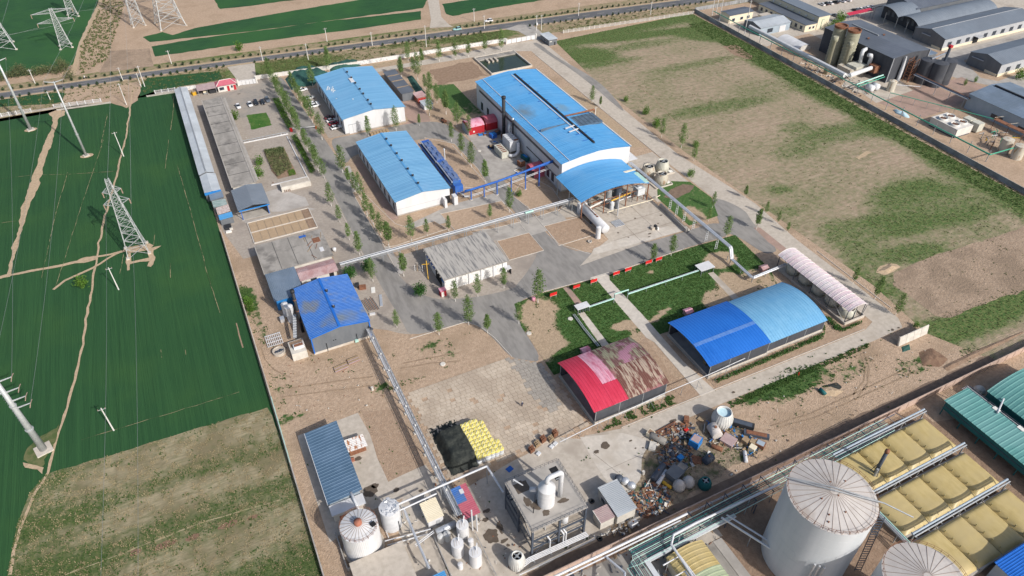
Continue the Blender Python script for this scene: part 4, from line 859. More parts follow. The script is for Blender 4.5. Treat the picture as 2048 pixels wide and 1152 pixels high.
t=T('carport','low lean-to with faded brown roof beside the gate house','shed',(8.5,326,0))
roof('roof','roof_brown',t,'y',[(324,2.6),(329.4,3.2)],4.2,12.2,.6,.05)
for x in(4.5,8.2,12):MB().bar((x,324.3,0),(x,324.3,2.6),.14).obj('post','steel_grey',t)
wallbox(t,'back_wall','dark_void',4.4,329.0,0,12,329.2,2.9);wallbox(t,'tarp','steel_black',9.0,325,.05,11.8,327.8,1.6)
def gate(label,p0,p1,h,n,closed=True):
 a=Vector(p0);b=Vector(p1);t=T('sliding_gate',label,'gate',((a.x+b.x)/2,(a.y+b.y)/2,0))
 for i in range(n):
  q0=a+(b-a)*((i+.04)/n);q1=a+(b-a)*((i+.96)/n)
  MB().bar((q0.x,q0.y,h/2+.1),(q1.x,q1.y,h/2+.1),.08,h).obj('panel','wall_white',t)
 for q in(a,b):MB().box(q.x-.35,q.y-.35,0,q.x+.35,q.y+.35,h+.9).obj('gate_pillar','wall_warm',t)
 MB().bar((a.x,a.y,h+.3),(b.x,b.y,h+.3),.12).obj('top_rail','wall_white',t)
gate('white panelled sliding gate beside the red-roofed gate house',(22,328),(30,327),2.0,5)
gate('white sliding gate at the upper right entrance',*vC((50,340),(275,300)),2.0,6)
t=T('gate_kiosk','small dark grey kiosk by the upper right gate','kiosk',(173,311,0))
wallbox(t,'wall','wall_slate',170.3,306.8,0,174.8,316,2.9);roof('roof','roof_galv',t,'x',[(169.9,3.05),(175.2,3.15)],306.5,316.3,.6,.05)
wallbox(t,'sign_plate','paint_white',170.6,306.7,1.9,171.9,306.8,2.2);door(t,'S',173.6,306.8,1.6,.7,'steel_black');window(t,'W',311,170.3,1,2.1,1.8)
t=T('narrow_shed','narrow slate-roofed shed right of the upper blue hall','shed',(86,292,0))
wallbox(t,'wall','wall_slate',83.6,280,0,88.6,305,3.6);roof('roof','roof_dark',t,'x',[(83.2,3.75),(89,3.95)],279.7,305.3,.8,.05)
for y in(286,293,299):wallbox(t,'roof_band','wood',83.4,y,3.86,88.8,y+.45,4.03)
t=T('brick_hut','small brick hut with red roof below the narrow shed','hut',(90.5,279,0));wallbox(t,'wall','brick_red',88.9,275.3,0,92.6,280.6,2.6);roof('roof','roof_old_pink',t,'x',[(88.5,2.7),(93,2.9)],275,280.9,.5,.05)
for k in range(3):wallbox(t,'shutter','red_paint',89.2+k*1.15,275.2,.3,90.1+k*1.15,275.3,2.2)
t=T('white_shed','low white-walled shed with grey roof on the brick apron','shed',(91,270,0));wallbox(t,'wall','wall_white',89.2,268.2,0,93.2,273.4,2.0);roof('roof','roof_galv',t,'x',[(88.9,2.1),(93.5,2.25)],268,273.6,.5,.04)
t=T('flat_workshop','low flat-roofed concrete workshop beside the sand bed','building',(16,189,0))
wallbox(t,'wall','plaster',5.8,181.6,0,26,196.3,3.6);wallbox(t,'roof_slab','concrete_old',5.4,181.2,3.6,26.5,196.7,3.95)
for x in(10.6,15.6,20.7):wallbox(t,'roof_joint','steel_black',x,181.4,3.95,x+.12,196.5,4.0)
wallbox(t,'parapet','concrete_grey',5.2,181,3.3,5.4,196.8,4.1)
for k in range(9):
 q=(RND.uniform(20,26),RND.uniform(183,195));o=MB().obox((q[0],q[1],3.98),RND.uniform(1,3),.12,.12,RND.uniform(0,3)).obj('scrap_bar',RND.choice(['steel_rust','steel_grey','wood']),t)
wallbox(t,'rusty_frame','steel_rust',22.5,190,3.98,24.8,192.5,4.1);wallbox(t,'blue_sheet','steel_blue',19,194.5,3.98,21.2,195.6,4.03);wallbox(t,'white_board','wall_white',23.4,184.6,3.98,24.6,186.8,4.06)
t=T('pink_roofed_house','low house with faded pink ridged roof beside the flat workshop','house',(20,178,0))
wallbox(t,'wall','wall_warm',14.8,175.4,0,25.6,180.9,2.6);roof('roof','roof_old_pink',t,'y',[(174.6,2.7),(177.8,3.5),(181.0,2.9)],14.4,26.1,.5,.05)
window(t,'S',18.5,175.4,.8,2.0,1.8);door(t,'S',24,175.4,2.2,1.4,'dark_void');wallbox(t,'outdoor_unit','wall_white',21.6,174.6,0,22.5,175.3,.8)
t=T('metal_shed','grey sheet metal shed with blue side beside the boiler house','shed',(10,173,0))
wallbox(t,'wall','blue_paint',5.9,167.6,0,13.6,179.6,3.7);roof('roof','roof_steel',t,'y',[(167.2,3.9),(180.2,4.5)],5.4,14.2,.5,.06)
t=T('boiler_house','weathered blue ribbed hall with dark slate gable on the left','building',(19,155,0))
x0,x1,y0,y1=11.0,27.0,145.2,167
shell(gable_prof(x0,x1,6.4,7.6,0),y0,y1,'x','wall_slate',t);roof('roof','roof_boiler',t,'x',gable_prof(x0,x1,6.4,7.6,.35),y0-.3,y1+.3,.62,.11)
MB().bar((19,y0-.3,7.7),(19,y1+.3,7.7),.7,.12).obj('ridge_cap','roof_royal',t)
for y in(153,160.5):vent(t,19.6,y,7.65,.4)
wallbox(t,'plinth','concrete_pale',x0-.1,y0-.1,0,x1+.1,y1,.75)
for x in(x0,x1):MB().bar((x,y0-.12,.7),(x,y0-.12,6.3),.3).obj('corner_trim','roof_royal',t)
for s in(0,1):MB().bar((x0 if s==0 else x1,y0-.3,6.35),(19,y0-.3,7.6),.12,.3).obj('barge_trim','roof_royal',t)
for x in(14.6,23):MB().bar((x,y0-.25,0),(x,y0-.25,3.1),.12).obj('drain_pipe','steel_black',t)
wallbox(t,'meter_box','pipe_mint',22.2,y0-.8,.4,23.1,y0-.2,1.1)
for k in range(2):MB().box(16.5+k*.55,y0-.04,3.0,16.85+k*.55,y0+.02,3.25).obj('vent_hole','dark_void',t)
s=T('chimney','tall black chimney stack along the boiler house left wall','chimney',(10.2,155.6,0));MB().tube([(10.2,155.6,0),(10.2,155.6,15)],.42,14).obj('stack','steel_black',s,True);MB().tube([(10.2,155.6,14.8),(10.2,155.6,15.5)],.58,14).obj('cap','steel_black',s,True)
for z in(4,8,12):MB().tube([(10.2,155.6,z),(10.2,155.6,z+.2)],.5,14).obj('flange','steel_rust',s)
t=T('white_workshop','white-walled workshop with stained flat roof at the road junction','building',(63,163,0))
wallbox(t,'wall','wall_stained',52.9,154.4,0,73.6,170.8,4.3);wallbox(t,'roof_slab','concrete_old',52.5,154.0,4.3,74,171.2,4.65)
mat('roof_streak',(.40,.38,.35),(.17,.168,.17),sc=1.3,stretch=(1.2,.12,1),rough=.9,detail=9,lo=.44,hi=.66)
MB().ngon(rect(52.6,154.1,73.9,171.1),4.66).obj('roof_felt','roof_streak',t)
for x in(56.5,60.6,64.7,68.8,72):wallbox(t,'pilaster','wall_white',x,154.1,0,x+.4,154.4,4.2)
for k in range(8):wallbox(t,'rain_spout','concrete_grey',52.1,156+k*2,4.4,52.5,156.25+k*2,4.55)
wallbox(t,'blue_fascia','steel_blue',52.7,162,2.6,52.9,169,4.0);wallbox(t,'blue_fascia','blue_paint',52.7,155,2.8,52.9,156.5,3.6);wallbox(t,'doorway','dark_void',52.75,156.8,0,52.9,161.5,3.2)
wallbox(t,'porch','wall_white',71.5,152.6,2.4,74.3,154.4,2.6);wallbox(t,'porch_side','steel_black',74.2,152.8,0,74.3,154.4,2.4)
t=T('tool_locker','red locker with white door at the workshop corner','locker',(51.5,152.6,0));wallbox(t,'body','red_paint',50.7,152.2,.03,52.5,153.8,2.2);wallbox(t,'door','paint_white',50.9,152.05,.1,51.7,152.2,1.9);wallbox(t,'lid','roof_pink',50.6,152.1,2.2,52.6,153.9,2.3)
def vault(name,label,x0,x1,y0,y1,e,rise,mats,cat='shed',base_m='concrete_grey',wallm='wall_dark',overhang=.4,post='steel_grey',walls='NS',pitch=.9):
 t=T(name,label,cat,((x0+x1)/2,(y0+y1)/2,0));prf=arch_prof(y0,y1,e,rise,16,overhang)
 for(a,b,m_,nm)in mats:roof(nm,m_,t,'y',prf,a,b,pitch,.06)
 MB().prism(rect(x0-.3,y0-.3,x1+.3,y1+.3),0,.28).obj('floor_slab',base_m,t)
 n=max(2,int((x1-x0)/6))
 for i in range(n+1):
  x=x0+(x1-x0)*i/n
  for y in(y0,y1):MB().bar((x,y,.2),(x,y,e),.16).obj('post',post,t)
  tr=MB();p2=arch_prof(y0,y1,e-.12,rise,8)
  for a,b in zip(p2[:-1],p2[1:]):tr.bar((x,a[0],a[1]),(x,b[0],b[1]),.1)
  tr.bar((x,y0,e-.15),(x,y1,e-.15),.08);tr.obj('truss',post,t)
 if 'S' in walls:wallbox(t,'front_wall',wallm,x0,y0-.05,.9,x1,y0+.05,e-.35);wallbox(t,'sill_wall','concrete_pale',x0,y0-.12,.28,x1,y0+.12,.85)
 if 'N' in walls:wallbox(t,'back_wall',wallm,x0,y1-.05,.28,x1,y1+.05,e-.3)
 wallbox(t,'low_wall','concrete_grey',x0-.1,y0,.28,x0+.1,y1,1.0)
 return t
vault('vault_shed','royal blue arched roof shed, left of the two blue vaults',102,121.6,91.3,109,5.2,1.3,[(101.2,121.7,'roof_royal','roof')])
mat('roof_royal_pale',(.075,.19,.50),(.11,.23,.53),sc=.8,rough=.5)
roof('pale_roof_sheet','roof_royal_pale',bpy.data.objects['vault_shed'],'y',[(a,z+.075)for a,z in arch_prof(91.3,109,5.2,1.3,34,.4)if 97<a<98.7],101.3,121.6,.9,.03)
vault('vault_shed','sky blue arched roof shed, right of the two blue vaults',121.9,142,91.6,109.2,4.55,1.95,[(121.5,142.4,'roof_sky','roof')])
t=vault('vault_shed','arched shed with red, faded pink and rusty roof sheets',67.2,88,91.2,108.8,5.5,1.7,[(66.4,72.2,'roof_red','red_roof_sheet'),(72.2,76.1,'roof_pink','pink_roof_sheet')])
prf=arch_prof(91.2,108.8,5.5,1.7,16,.4);half=len(prf)//2
roof('rusty_roof_sheet','roof_rust',t,'y',prf[:half+1],76.1,88.4,.55,.07);roof('mossy_roof_sheet','roof_rust_green',t,'y',prf[half:],76.1,88.4,.55,.07)
lowp=[q for q in prf if q[0]<97.6];
roof('red_roof_sheet','roof_red',t,'y',[(a,z+.09)for a,z in lowp],72.0,76.3,.9,.05)
for t_,x_ in((bpy.data.objects['vault_shed'],102),):
 for k in range(3):wallbox(t_,'stored_crate','wood',104+k*4,95+k*3,.3,105.4+k*4,96.2+k*3,1.4)
t=vault('vat_canopy','long narrow white and pink arched canopy over round vats',150.1,156.6,91.2,119,4.9,.01,[],'canopy','concrete','wall_dark',.2,'steel_dark','')
for o in[c for c in t.children if c.name.startswith(('truss','low_wall'))]:bpy.data.objects.remove(o)
pf=arch_prof(149.7,157.0,5.0,1.25,12);n=18
roof('roof','roof_white_pink',t,'x',pf,90.6,119.6,.5,.05)
for i in range(n+1):
 y=90.7+28.8*i/n;tr=MB()
 for a,b in zip(pf[:-1],pf[1:]):tr.bar((a[0],y,a[1]+.1),(b[0],y,b[1]+.1),.09)
 tr.obj('roof_rib','paint_white',t)
for y in(91.2,98,105,112,119):
 for x in(150.1,156.6):MB().bar((x,y,.2),(x,y,4.9),.14).obj('post','steel_dark',t)
MB().bar((150.1,91.2,.3),(150.1,98,4.8),.1).obj('brace','steel_grey',t);MB().bar((150.1,91.2,4.8),(150.1,98,.3),.1).obj('brace','steel_grey',t);MB().bar((156.6,91,.3),(157.2,91,4.6),.1).obj('brace','steel_dark',t)
MB().rail([(149.6,90.6),(157.2,90.6),(157.2,119.3)],.3,.9,.05).obj('bund_wall','concrete_pale',t);MB().rail([(149.6,90.6),(149.6,112)],.3,.9,.05).obj('bund_wall','concrete_grey',t)
vm=MB().lathe(0,0,[(2.2,0),(2.35,1.4),(2.25,2.6),(2.0,2.9),(1.7,2.9),(1.7,2.2)],22);vme=vm.me('vat','frp_cream',True)
for i,y in enumerate((93.6,99,104.4,109.8,115.2)):
 o=link('vat',vme);o.location=(153.3,y,.3);prop(o,f'{ORD[i]} round cream vat from the near end under the pink canopy','vat','vats under the pink canopy')
for i,(p,l)in enumerate(((vL((1440,265))[0],'tiny pink-roofed pump hut behind the royal blue vault'),(vL((655,565))[0],'tiny pink-roofed pump hut behind the red vault'),(vK((1250,620))[0],'tiny red-brown pump hut near the pink canopy'))):
 t=T('pump_hut',l,'hut',(p[0],p[1],0));x,y=p
 wallbox(t,'wall','roof_old_pink',x-1.1,y-.9,.07,x+1.1,y+.9,1.5);MB().add([(x-1.3,y-1.1,1.5),(x+1.3,y-1.1,1.5),(x+1.3,y+1.1,1.5),(x-1.3,y+1.1,1.5),(x-1.3,y,2.0),(x+1.3,y,2.0)],[(0,1,5,4),(2,3,4,5),(1,2,5),(3,0,4),(3,2,1,0)]).obj('roof','roof_pink' if i<2 else 'roof_old_pink',t)
t=T('blue_grey_shed','long blue-grey mono-pitch shed by the stubble field','shed',(6,106,0))
wallbox(t,'wall','wall_bluegrey',2.4,95.8,0,9.2,116.4,3.3);roof('roof','roof_bl',t,'x',[(1.9,3.5),(9.8,4.2)],95.5,116.8,.85,.07)
wallbox(t,'fascia','wall_white',1.85,95.45,3.3,1.95,116.85,3.6)
wallbox(t,'notice','wall_cream',9.2,98.5,2.4,9.3,99.3,2.9)
wallbox(t,'annex_roof','wall_white',2.0,92.6,2.9,9.6,95.4,3.05);wallbox(t,'annex_wall','plaster',2.3,92.9,0,9.3,95.3,2.9);wallbox(t,'red_brick','brick_red',3.5,92.8,.1,6,92.9,1.6)
MB().tube([(7.6,91.6,2),(7.6,93,3.2),(7.3,96,3.9)],.35,10).obj('duct','steel_white',t,True)
t=T('rusty_shelter','small white shelter with rust streaked sheets beside the blue-grey shed','shelter',(12.3,110,0));mat('roof_whiterust',(.66,.645,.63),(.34,.15,.07),sc=1.0,stretch=(1.5,.5,1),rough=.8,lo=.5,hi=.6)
roof('roof','roof_whiterust',t,'x',[(9.9,2.3),(14.6,2.1)],108,111.8,.5,.06);wallbox(t,'wall','steel_rust',10.3,108.4,0,14.2,111.4,1.9);wallbox(t,'brick','brick_red',9.9,106.6,.06,10.8,107.4,.6)
def hut(name,label,x0,x1,y0,y1,h,rm,wm,dz_=.15):
 t=T(name,label,'hut',((x0+x1)/2,(y0+y1)/2,0));wallbox(t,'wall',wm,x0+.2,y0+.2,0,x1-.2,y1-.2,h-.1)
 roof('roof',rm,t,'x',[(x0,h),(x1,h+dz_)],y0,y1,.4,.05);return t
t=hut('pump_house','cream ribbed-roof hut between white tanks and blue-red roof',20.0,23.8,82.2,87.3,3.0,'wall_cream','wall_white');door(t,'S',22.4,82.4,2.1,.9,'wall_grey')
t=T('patchwork_shelter','shelter with half blue half red sheet roof','shelter',(29.2,83,0));roof('blue_roof_sheet','roof_boiler',t,'x',[(27.3,3.7),(29.6,3.85)],83,87.2,.5,.05);roof('red_roof_sheet','roof_rose',t,'x',[(29.6,3.85),(31,3.95)],83,87.2,.5,.05);roof('red_roof_sheet','roof_rose',t,'x',[(27.3,3.68),(31,3.93)],79,83,.5,.05);wallbox(t,'roof_patch','wall_white',28.9,85,3.88,29.8,86.2,3.94)
for x,y in((27.5,79.2),(30.8,79.2),(27.5,87),(30.8,87)):MB().bar((x,y,0),(x,y,3.7),.14).obj('post','steel_grey',t)
wallbox(t,'switchgear','steel_dark',28,80,.05,30,86.4,2.0)
t=hut('store_hut','grey ribbed-roof hut right of the evaporator tower',57.0,62.0,65.2,73.4,3.6,'roof_galv','plaster');MB().bar((56.9,73.2,3.55),(62,73.2,3.75),.1).obj('trim','wall_white',t)
window(t,'W',71,57.2,1,2.2,1.4)
t=hut('store_hut','lower taupe-roofed annex left of the grey ribbed hut',53.2,57.0,65.8,69.2,3.0,'roof_brown','plaster');MB().bar((53.2,65.7,3.1),(53.2,69.2,3.1),.12).obj('trim','paint_white',t)
MB_low=T('bund_building','flat concrete-topped low building at the bottom edge','building',(6,76,0));wallbox(MB_low,'wall','plaster',2.6,68,0,13.5,80.4,2.6);wallbox(MB_low,'roof_slab','concrete',2.3,67.6,2.6,13.8,80.7,2.85)
t=T('teal_roof_hut','corner of a bright blue-green sheet roof at the bottom edge','hut',(16,70,0));roof('roof','roof_azure',t,'x',[(13.9,3.0),(19.2,3.2)],63,70.6,.4,.05);wallbox(t,'wall','wall_bluegrey',14.2,63.2,0,19,70.3,2.8)
# ================================================================ TANKS, RACKS, PLANT
def arc3(c,r,a0,a1,n,plane='xz'):
 out=[]
 for i in range(n+1):
  t=rad(a0+(a1-a0)*i/n);x=r*math.cos(t);z=r*math.sin(t)
  out.append((c[0]+x,c[1],c[2]+z)if plane=='xz' else((c[0],c[1]+x,c[2]+z)if plane=='yz' else(c[0]+x,c[1]+z,c[2])))
 return out
def tank(name,label,x,y,r,h,m,cone=.5,n=32,z0=.05,cat='tank',ribs=0,rail=False,railm='steel_rust',corr=False,group=None,seams=0):
 t=T(name,label,cat,(x,y,z0),group)
 if corr:
  b=MB();k=n*4
  for z in(z0,z0+h):
   for j in range(k):
    a=2*math.pi*j/k;rr=r*(1+(.008 if j%2 else 0));b.v.append((x+rr*math.cos(a),y+rr*math.sin(a),z))
  b.f=[(j,(j+1)%k,k+(j+1)%k,k+j)for j in range(k)];s=b.obj('shell',m,t)
 else:
  s=MB().lathe(x,y,[(r,z0),(r,z0+h)],n,cap=False).obj('shell',m,t,True)
 rf=MB().lathe(x,y,[(r*1.01,z0+h),(r*.12,z0+h+cone),(.01,z0+h+cone*1.04)],n,cap=False).obj('roof',m,t)
 for k in range(seams):MB().lathe(x,y,[(r+.012,z0+h*(k+1)/(seams+1)),(r+.03,z0+h*(k+1)/(seams+1)+.05),(r+.012,z0+h*(k+1)/(seams+1)+.1)],n,cap=False).obj('seam',m,s)
 for k in range(ribs):
  a=2*math.pi*k/ribs;c,d=math.cos(a),math.sin(a)
  MB().bar((x+c*r*.1,y+d*r*.1,z0+h+cone+.02),(x+c*r,y+d*r,z0+h+.04),.07,.07).obj('rib','tank_rib' if rail else m,rf)
 if rail:
  b=MB();k=max(14,int(r*5));zt=z0+h
  for j in range(k):
   a=2*math.pi*j/k;a2=2*math.pi*(j+1)/k;p=(x+r*math.cos(a),y+r*math.sin(a));q=(x+r*math.cos(a2),y+r*math.sin(a2))
   b.bar((*p,zt),(*p,zt+1.05),.055)
   for zz in(.55,1.05):b.bar((*p,zt+zz),(*q,zt+zz),.045)
  b.obj('railing',railm,t)
 return t
mat('tank_white',(.63,.635,.65),(.55,.555,.57),sc=.5,stretch=(1,1,.2),rough=.5,c3=(.56,.55,.53),sc3=.25,lo3=.58,hi3=.78)
mat('tank_grey',(.50,.53,.555),(.55,.575,.60),sc=.4,stretch=(1,1,.15),rough=.5)
mat('tank_roof',(.52,.49,.465),(.46,.43,.41),sc=.5,rough=.7,c3=(.40,.355,.32),sc3=.2,lo3=.55,hi3=.75)
mat('tank_rib',(.22,.17,.14),(.30,.24,.20),sc=1,rough=.8);mat('frp_khaki',(.29,.285,.21),(.35,.34,.26),sc=1,stretch=(1,1,.2),rough=.7)
mat('frp_rust',(.50,.47,.40),(.34,.21,.12),sc=1.2,stretch=(1,1,.3),rough=.7,lo=.52,hi=.66)
t=tank('storage_tank','large white ribbed tank with rust-red vent and railing, bottom left',6.3,84.6,3.85,8.3,'tank_white',.9,32,corr=True,ribs=24,rail=True)
MB().lathe(6.3,84.6,[(.8,9.1),(.8,10.0),(.01,10.05)],16,cap=False).obj('vent_stack','brick_red',t,True);MB().obox((9.0,83.2,8.95),1.0,1.0,.25,.3).obj('hatch','dark_void',t)
MB().lathe(6.3,84.6,[(4.4,.05),(4.4,.3)],32).obj('foundation','concrete',t)
t=tank('storage_tank','crumpled white insulated tank beside the ribbed tank',13.4,87.0,2.15,6.6,'steel_white',.3,24)
r_=random.Random(4);b=MB()
for k in range(40):
 a=r_.uniform(0,6.28);rr=2.0*math.sqrt(r_.random());c=Vector((13.4+rr*math.cos(a),87+rr*math.sin(a),6.8));b.add([c+Vector((r_.uniform(-.5,.5),r_.uniform(-.5,.5),r_.uniform(0,.35)))for _ in range(4)],[(0,1,2,3)])
prop(b.obj('crumpled_foil','steel_silver',t),kind='stuff');MB().bar((14.5,85,.1),(14.5,85,3.4),.15).obj('ladder','steel_black',t)
prop(MB().rail([(1.7,90),(1.7,80.8),(14.5,80.8)],.25,1.0,.05).obj('bund_wall','concrete_grey'),'low concrete bund wall round the big white tank','wall')
t=T('tank_plinth','raised concrete deck carrying the small white tanks','deck',(24,72,0));wallbox(t,'slab','concrete',20.3,64.3,0,28.6,79.8,.5)
for k in range(9):MB().bar((20.3,64.5+k*1.9,.5),(20.3,64.5+k*1.9,1.6),.07).obj('rail_post','steel_grey',t)
for z in(1.05,1.6):MB().bar((20.3,64.5,z),(20.3,79.7,z),.06).obj('rail','steel_grey',t)
for k in range(8):MB().bar((28.6,65.5+k*1.6,.5),(28.6,65.5+k*1.6,1.6),.07).obj('rail_post','steel_grey',t)
for z in(1.05,1.6):MB().bar((28.6,65.5,z),(28.6,76.7,z),.06).obj('rail','steel_grey',t)
for x,y,r,h,l in((26.2,77.6,1.3,4.2,'white tank with leaning pipes, rearmost of three on the deck'),(23.6,74.2,1.3,4.2,'white tank with white spout, left of three on the deck'),(26.1,70.6,1.3,4.4,'white tank with streaked lid, nearest of three on the deck')):
 t=tank('dosing_tank',l,x,y,r,h,'tank_white',.12,24,.5);MB().tube([(x+.3,y+.2,h+.5),(x+.8,y+.9,h+2.0)],.14,8).obj('spout','steel_white',t)
 for k in range(3):MB().bar((x-.8+.5*k,y-.6,h+.58),(x-.4+.5*k,y+.7,h+.64),.12,.06).obj('lid_bracket','tank_roof',t)
for x,y,r,h,l in((22.8,71.0,.55,1.6,'tiny white drum at the front of the deck'),(26.8,74.8,.6,1.9,'small white drum between the deck tanks'),(21.4,78.4,.7,2.0,'grey-green tub at the back left of the deck'),(22.8,78.2,.75,2.2,'grey tub with white elbow at the back of the deck')):tank('drum',l,x,y,r,h,'tank_white' if 'white drum' in l else 'frp_white',.15,16,.5,'drum')
t=T('receiver_vessel','horizontal pale cylinder behind the deck tanks','vessel',(23.5,79.6,0));MB().tube([(21,79.9,1.9),(25.6,80.1,1.9)],.75,16).obj('shell','steel_silver',t,True)
for x in(22,24.6):wallbox(t,'saddle','steel_grey',x,79.4,.5,x+.3,80.6,1.5)
t=T('vent_pipes','two tall white vent pipes beside the blue-red shelter','pipes',(28.9,78,0));MB().tube([(28.5,77.8,0),(28.5,77.8,8.2)],.17,8).obj('pipe','steel_white',t);MB().tube([(29.4,77.4,0),(29.4,77.4,6.2)],.17,8).obj('pipe','steel_white',t)
def cooling_tower(label,x,y,r,h,m,top=.7,fins=28,fan=True,z0=.05,tarp=None):
 t=T('cooling_tower',label,'cooling tower',(x,y,z0))
 MB().lathe(x,y,[(r*.88,z0),(r*.9,z0+h*.1)],24).obj('basin','concrete_grey',t)
 prf=[(r*.9,z0+h*.08),(r,z0+h*.35),(r*.98,z0+h*.55),(r*.82,z0+h*.85),(r*top,z0+h)]
 s=MB().lathe(x,y,prf,28,cap=False).obj('shell',m,t,True)
 for k in range(fins):
  a=2*math.pi*k/fins;MB_=MB();c,d=math.cos(a),math.sin(a)
  for(r0,z_0),(r1,z_1)in zip(prf[:-1],prf[1:]):MB_.bar((x+c*(r0+.03),y+d*(r0+.03),z_0),(x+c*(r1+.03),y+d*(r1+.03),z_1),.08)
  MB_.obj('fin',m,s)
 MB().lathe(x,y,[(r*top-.12,z0+h*.86),(.01,z0+h*.86)],24,cap=False).obj('throat',tarp or 'dark_void',t)
 MB().lathe(x,y,[(r*top,z0+h),(r*top+.1,z0+h+.12),(r*top-.12,z0+h+.12),(r*top-.12,z0+h*.86)],28,cap=False).obj('rim',m,t,True)
 if fan:
  f=MB().lathe(x,y,[(.3,z0+h*.93),(.3,z0+h*1.02),(.01,z0+h*1.03)],10).obj('fan_hub','steel_grey',t)
  for k in range(4):
   a=k*math.pi/2+.4;MB().obox((x+math.cos(a)*r*top*.5,y+math.sin(a)*r*top*.5,z0+h*.96),r*top*.95,.28,.05,a,.25).obj('fan_blade','steel_grey',f)
 return t
cooling_tower('ribbed cooling tower with fan at the bottom edge of the yard',33.6,66.6,1.75,4.0,'frp_white',.62)
cooling_tower('left of three cream cooling towers beside the curved canopy',145.2,182.6,2.5,3.9,'frp_rust',.72);cooling_tower('rear right of three cream cooling towers beside the curved canopy',151.6,182.8,2.5,4.3,'frp_cream',.72);cooling_tower('front of three cream cooling towers beside the curved canopy',146.6,176.2,2.4,3.9,'frp_rust',.72)
mat('tarp_blue',(.42,.60,.68),(.50,.66,.73),sc=2,rough=.5)
t=T('tower_basin','concrete basins under the cream cooling towers','basin',(148,179,0));MB().rail(rect(142.4,173.2,149.6,180)+[(142.4,173.2)],.3,.5,.05).obj('curb','concrete_pale',t);MB().rail(rect(148.6,179.6,155.2,186)+[(148.6,179.6)],.3,.5,.05).obj('curb','concrete_pale',t);wallbox(t,'white_lid','paint_white',148.2,174.4,.1,149.4,176.6,.55);wallbox(t,'white_lid','paint_white',153.2,180,.1,154.8,181.4,.55)
t=T('evaporator_tower','dark steel platform tower carrying a tall white evaporator','tower',(43.8,73.4,0))
X0,X1,Y0,Y1,PZ=37.4,49.9,67.2,79.6,9.6
for x in(X0,43.7,X1):
 for y in(Y0,73.4,Y1):
  if(x,y)!=(43.7,73.4):MB().bar((x,y,0),(x,y,PZ),.42).obj('column','steel_dark',t)
for z,nm in((PZ,'deck'),(5.6,'lower_deck'),(2.9,'lower_deck')):
 if z==PZ:wallbox(t,nm,'concrete_grey',X0-.3,Y0-.3,z,X1+.3,Y1+.3,z+.15)
 else:wallbox(t,nm,'concrete',X0,Y0+.2,z,X1,Y0+7,z+.12)
 for y in(Y0,Y1):MB().bar((X0,y,z-.2),(X1,y,z-.2),.22,.4).obj('beam','steel_dark',t)
 for x in(X0,X1):MB().bar((x,Y0,z-.2),(x,Y1,z-.2),.22,.4).obj('beam','steel_dark',t)
 rl=MB();
 for k in range(13):
  q=k/12
  for p in((X0+(X1-X0)*q,Y0-.2),(X0+(X1-X0)*q,Y1+.2),(X0-.2,Y0+(Y1-Y0)*q),(X1+.2,Y0+(Y1-Y0)*q)):rl.bar((*p,z+.1),(*p,z+1.15),.055)
 for zz in(.6,1.15):
  rl.bar((X0,Y0-.2,z+zz),(X1,Y0-.2,z+zz),.05);rl.bar((X0,Y1+.2,z+zz),(X1,Y1+.2,z+zz),.05);rl.bar((X0-.2,Y0,z+zz),(X0-.2,Y1,z+zz),.05);rl.bar((X1+.2,Y0,z+zz),(X1+.2,Y1,z+zz),.05)
 rl.obj('railing','steel_dark',t)
for a,b in(((X0,Y0,.2),(43.7,Y0,5.4)),((43.7,Y0,.2),(X0,Y0,5.4)),((X0,Y0,5.6),(X0,73.4,9.2)),((X0,73.4,.2),(X0,Y1,9.2)),((X0,73.4,9.2),(X0,Y1,.2)),((X1,Y0,.3),(X1,73.4,9))):MB().bar(a,b,.16).obj('brace','steel_dark',t)
for k in range(12):MB().box(47.4+0*k,75.6+k*.26,PZ-.1-k*.22+.3,49.0,75.82+k*.26,PZ-.02-k*.22+.3).obj('stair_tread','steel_grey',t)
wallbox(t,'stair_well','dark_void',47.3,75.4,PZ+.15,49.1,78.8,PZ+.17)
wallbox(t,'cladding','wall_slate',X0-.1,73.6,0,X0+.05,Y1,5.4)
wallbox(t,'water_pool','stain',38.5,76,PZ+.15,41.5,78.5,PZ+.158)
for i,(x,y,rx,ry)in enumerate(((39.4,73.6,.7,1.2),(41,72,1.3,1.0),(41.8,69.6,.8,.7),(46.3,70.6,1.1,.6),(40,78.0,.7,.9))):stain((x,y),rx,ry,60+i,PZ+.16+.002*i)
v=T('evaporator','tall white cylinder with conical top and bent pipe on the platform','vessel',(42.9,71.8,PZ))
MB().lathe(42.9,71.8,[(1.8,PZ+.16),(1.8,PZ+5.6),(.5,PZ+7.1)],28).obj('shell','tank_white',v,True);auto_smooth(bpy.data.objects[v.children[0].name])
for z in(1.4,2.8,4.2):MB().lathe(42.9,71.8,[(1.81,PZ+z),(1.84,PZ+z+.06),(1.81,PZ+z+.12)],28,cap=False).obj('hoop','steel_white',v)
el=[(42.9,71.8,PZ+6.8),(42.9,71.8,PZ+7.7)]+arc3((43.7,71.8,PZ+7.9),.8,180,90,5)[1:]+[(45.3,71.8,PZ+8.7)]+arc3((45.3,71.8,PZ+7.9),.9,90,0,5)[1:]+[(46.2,71.8,PZ+.3)]
MB().tube(el,.52,14).obj('vapour_pipe','steel_white',v,True)
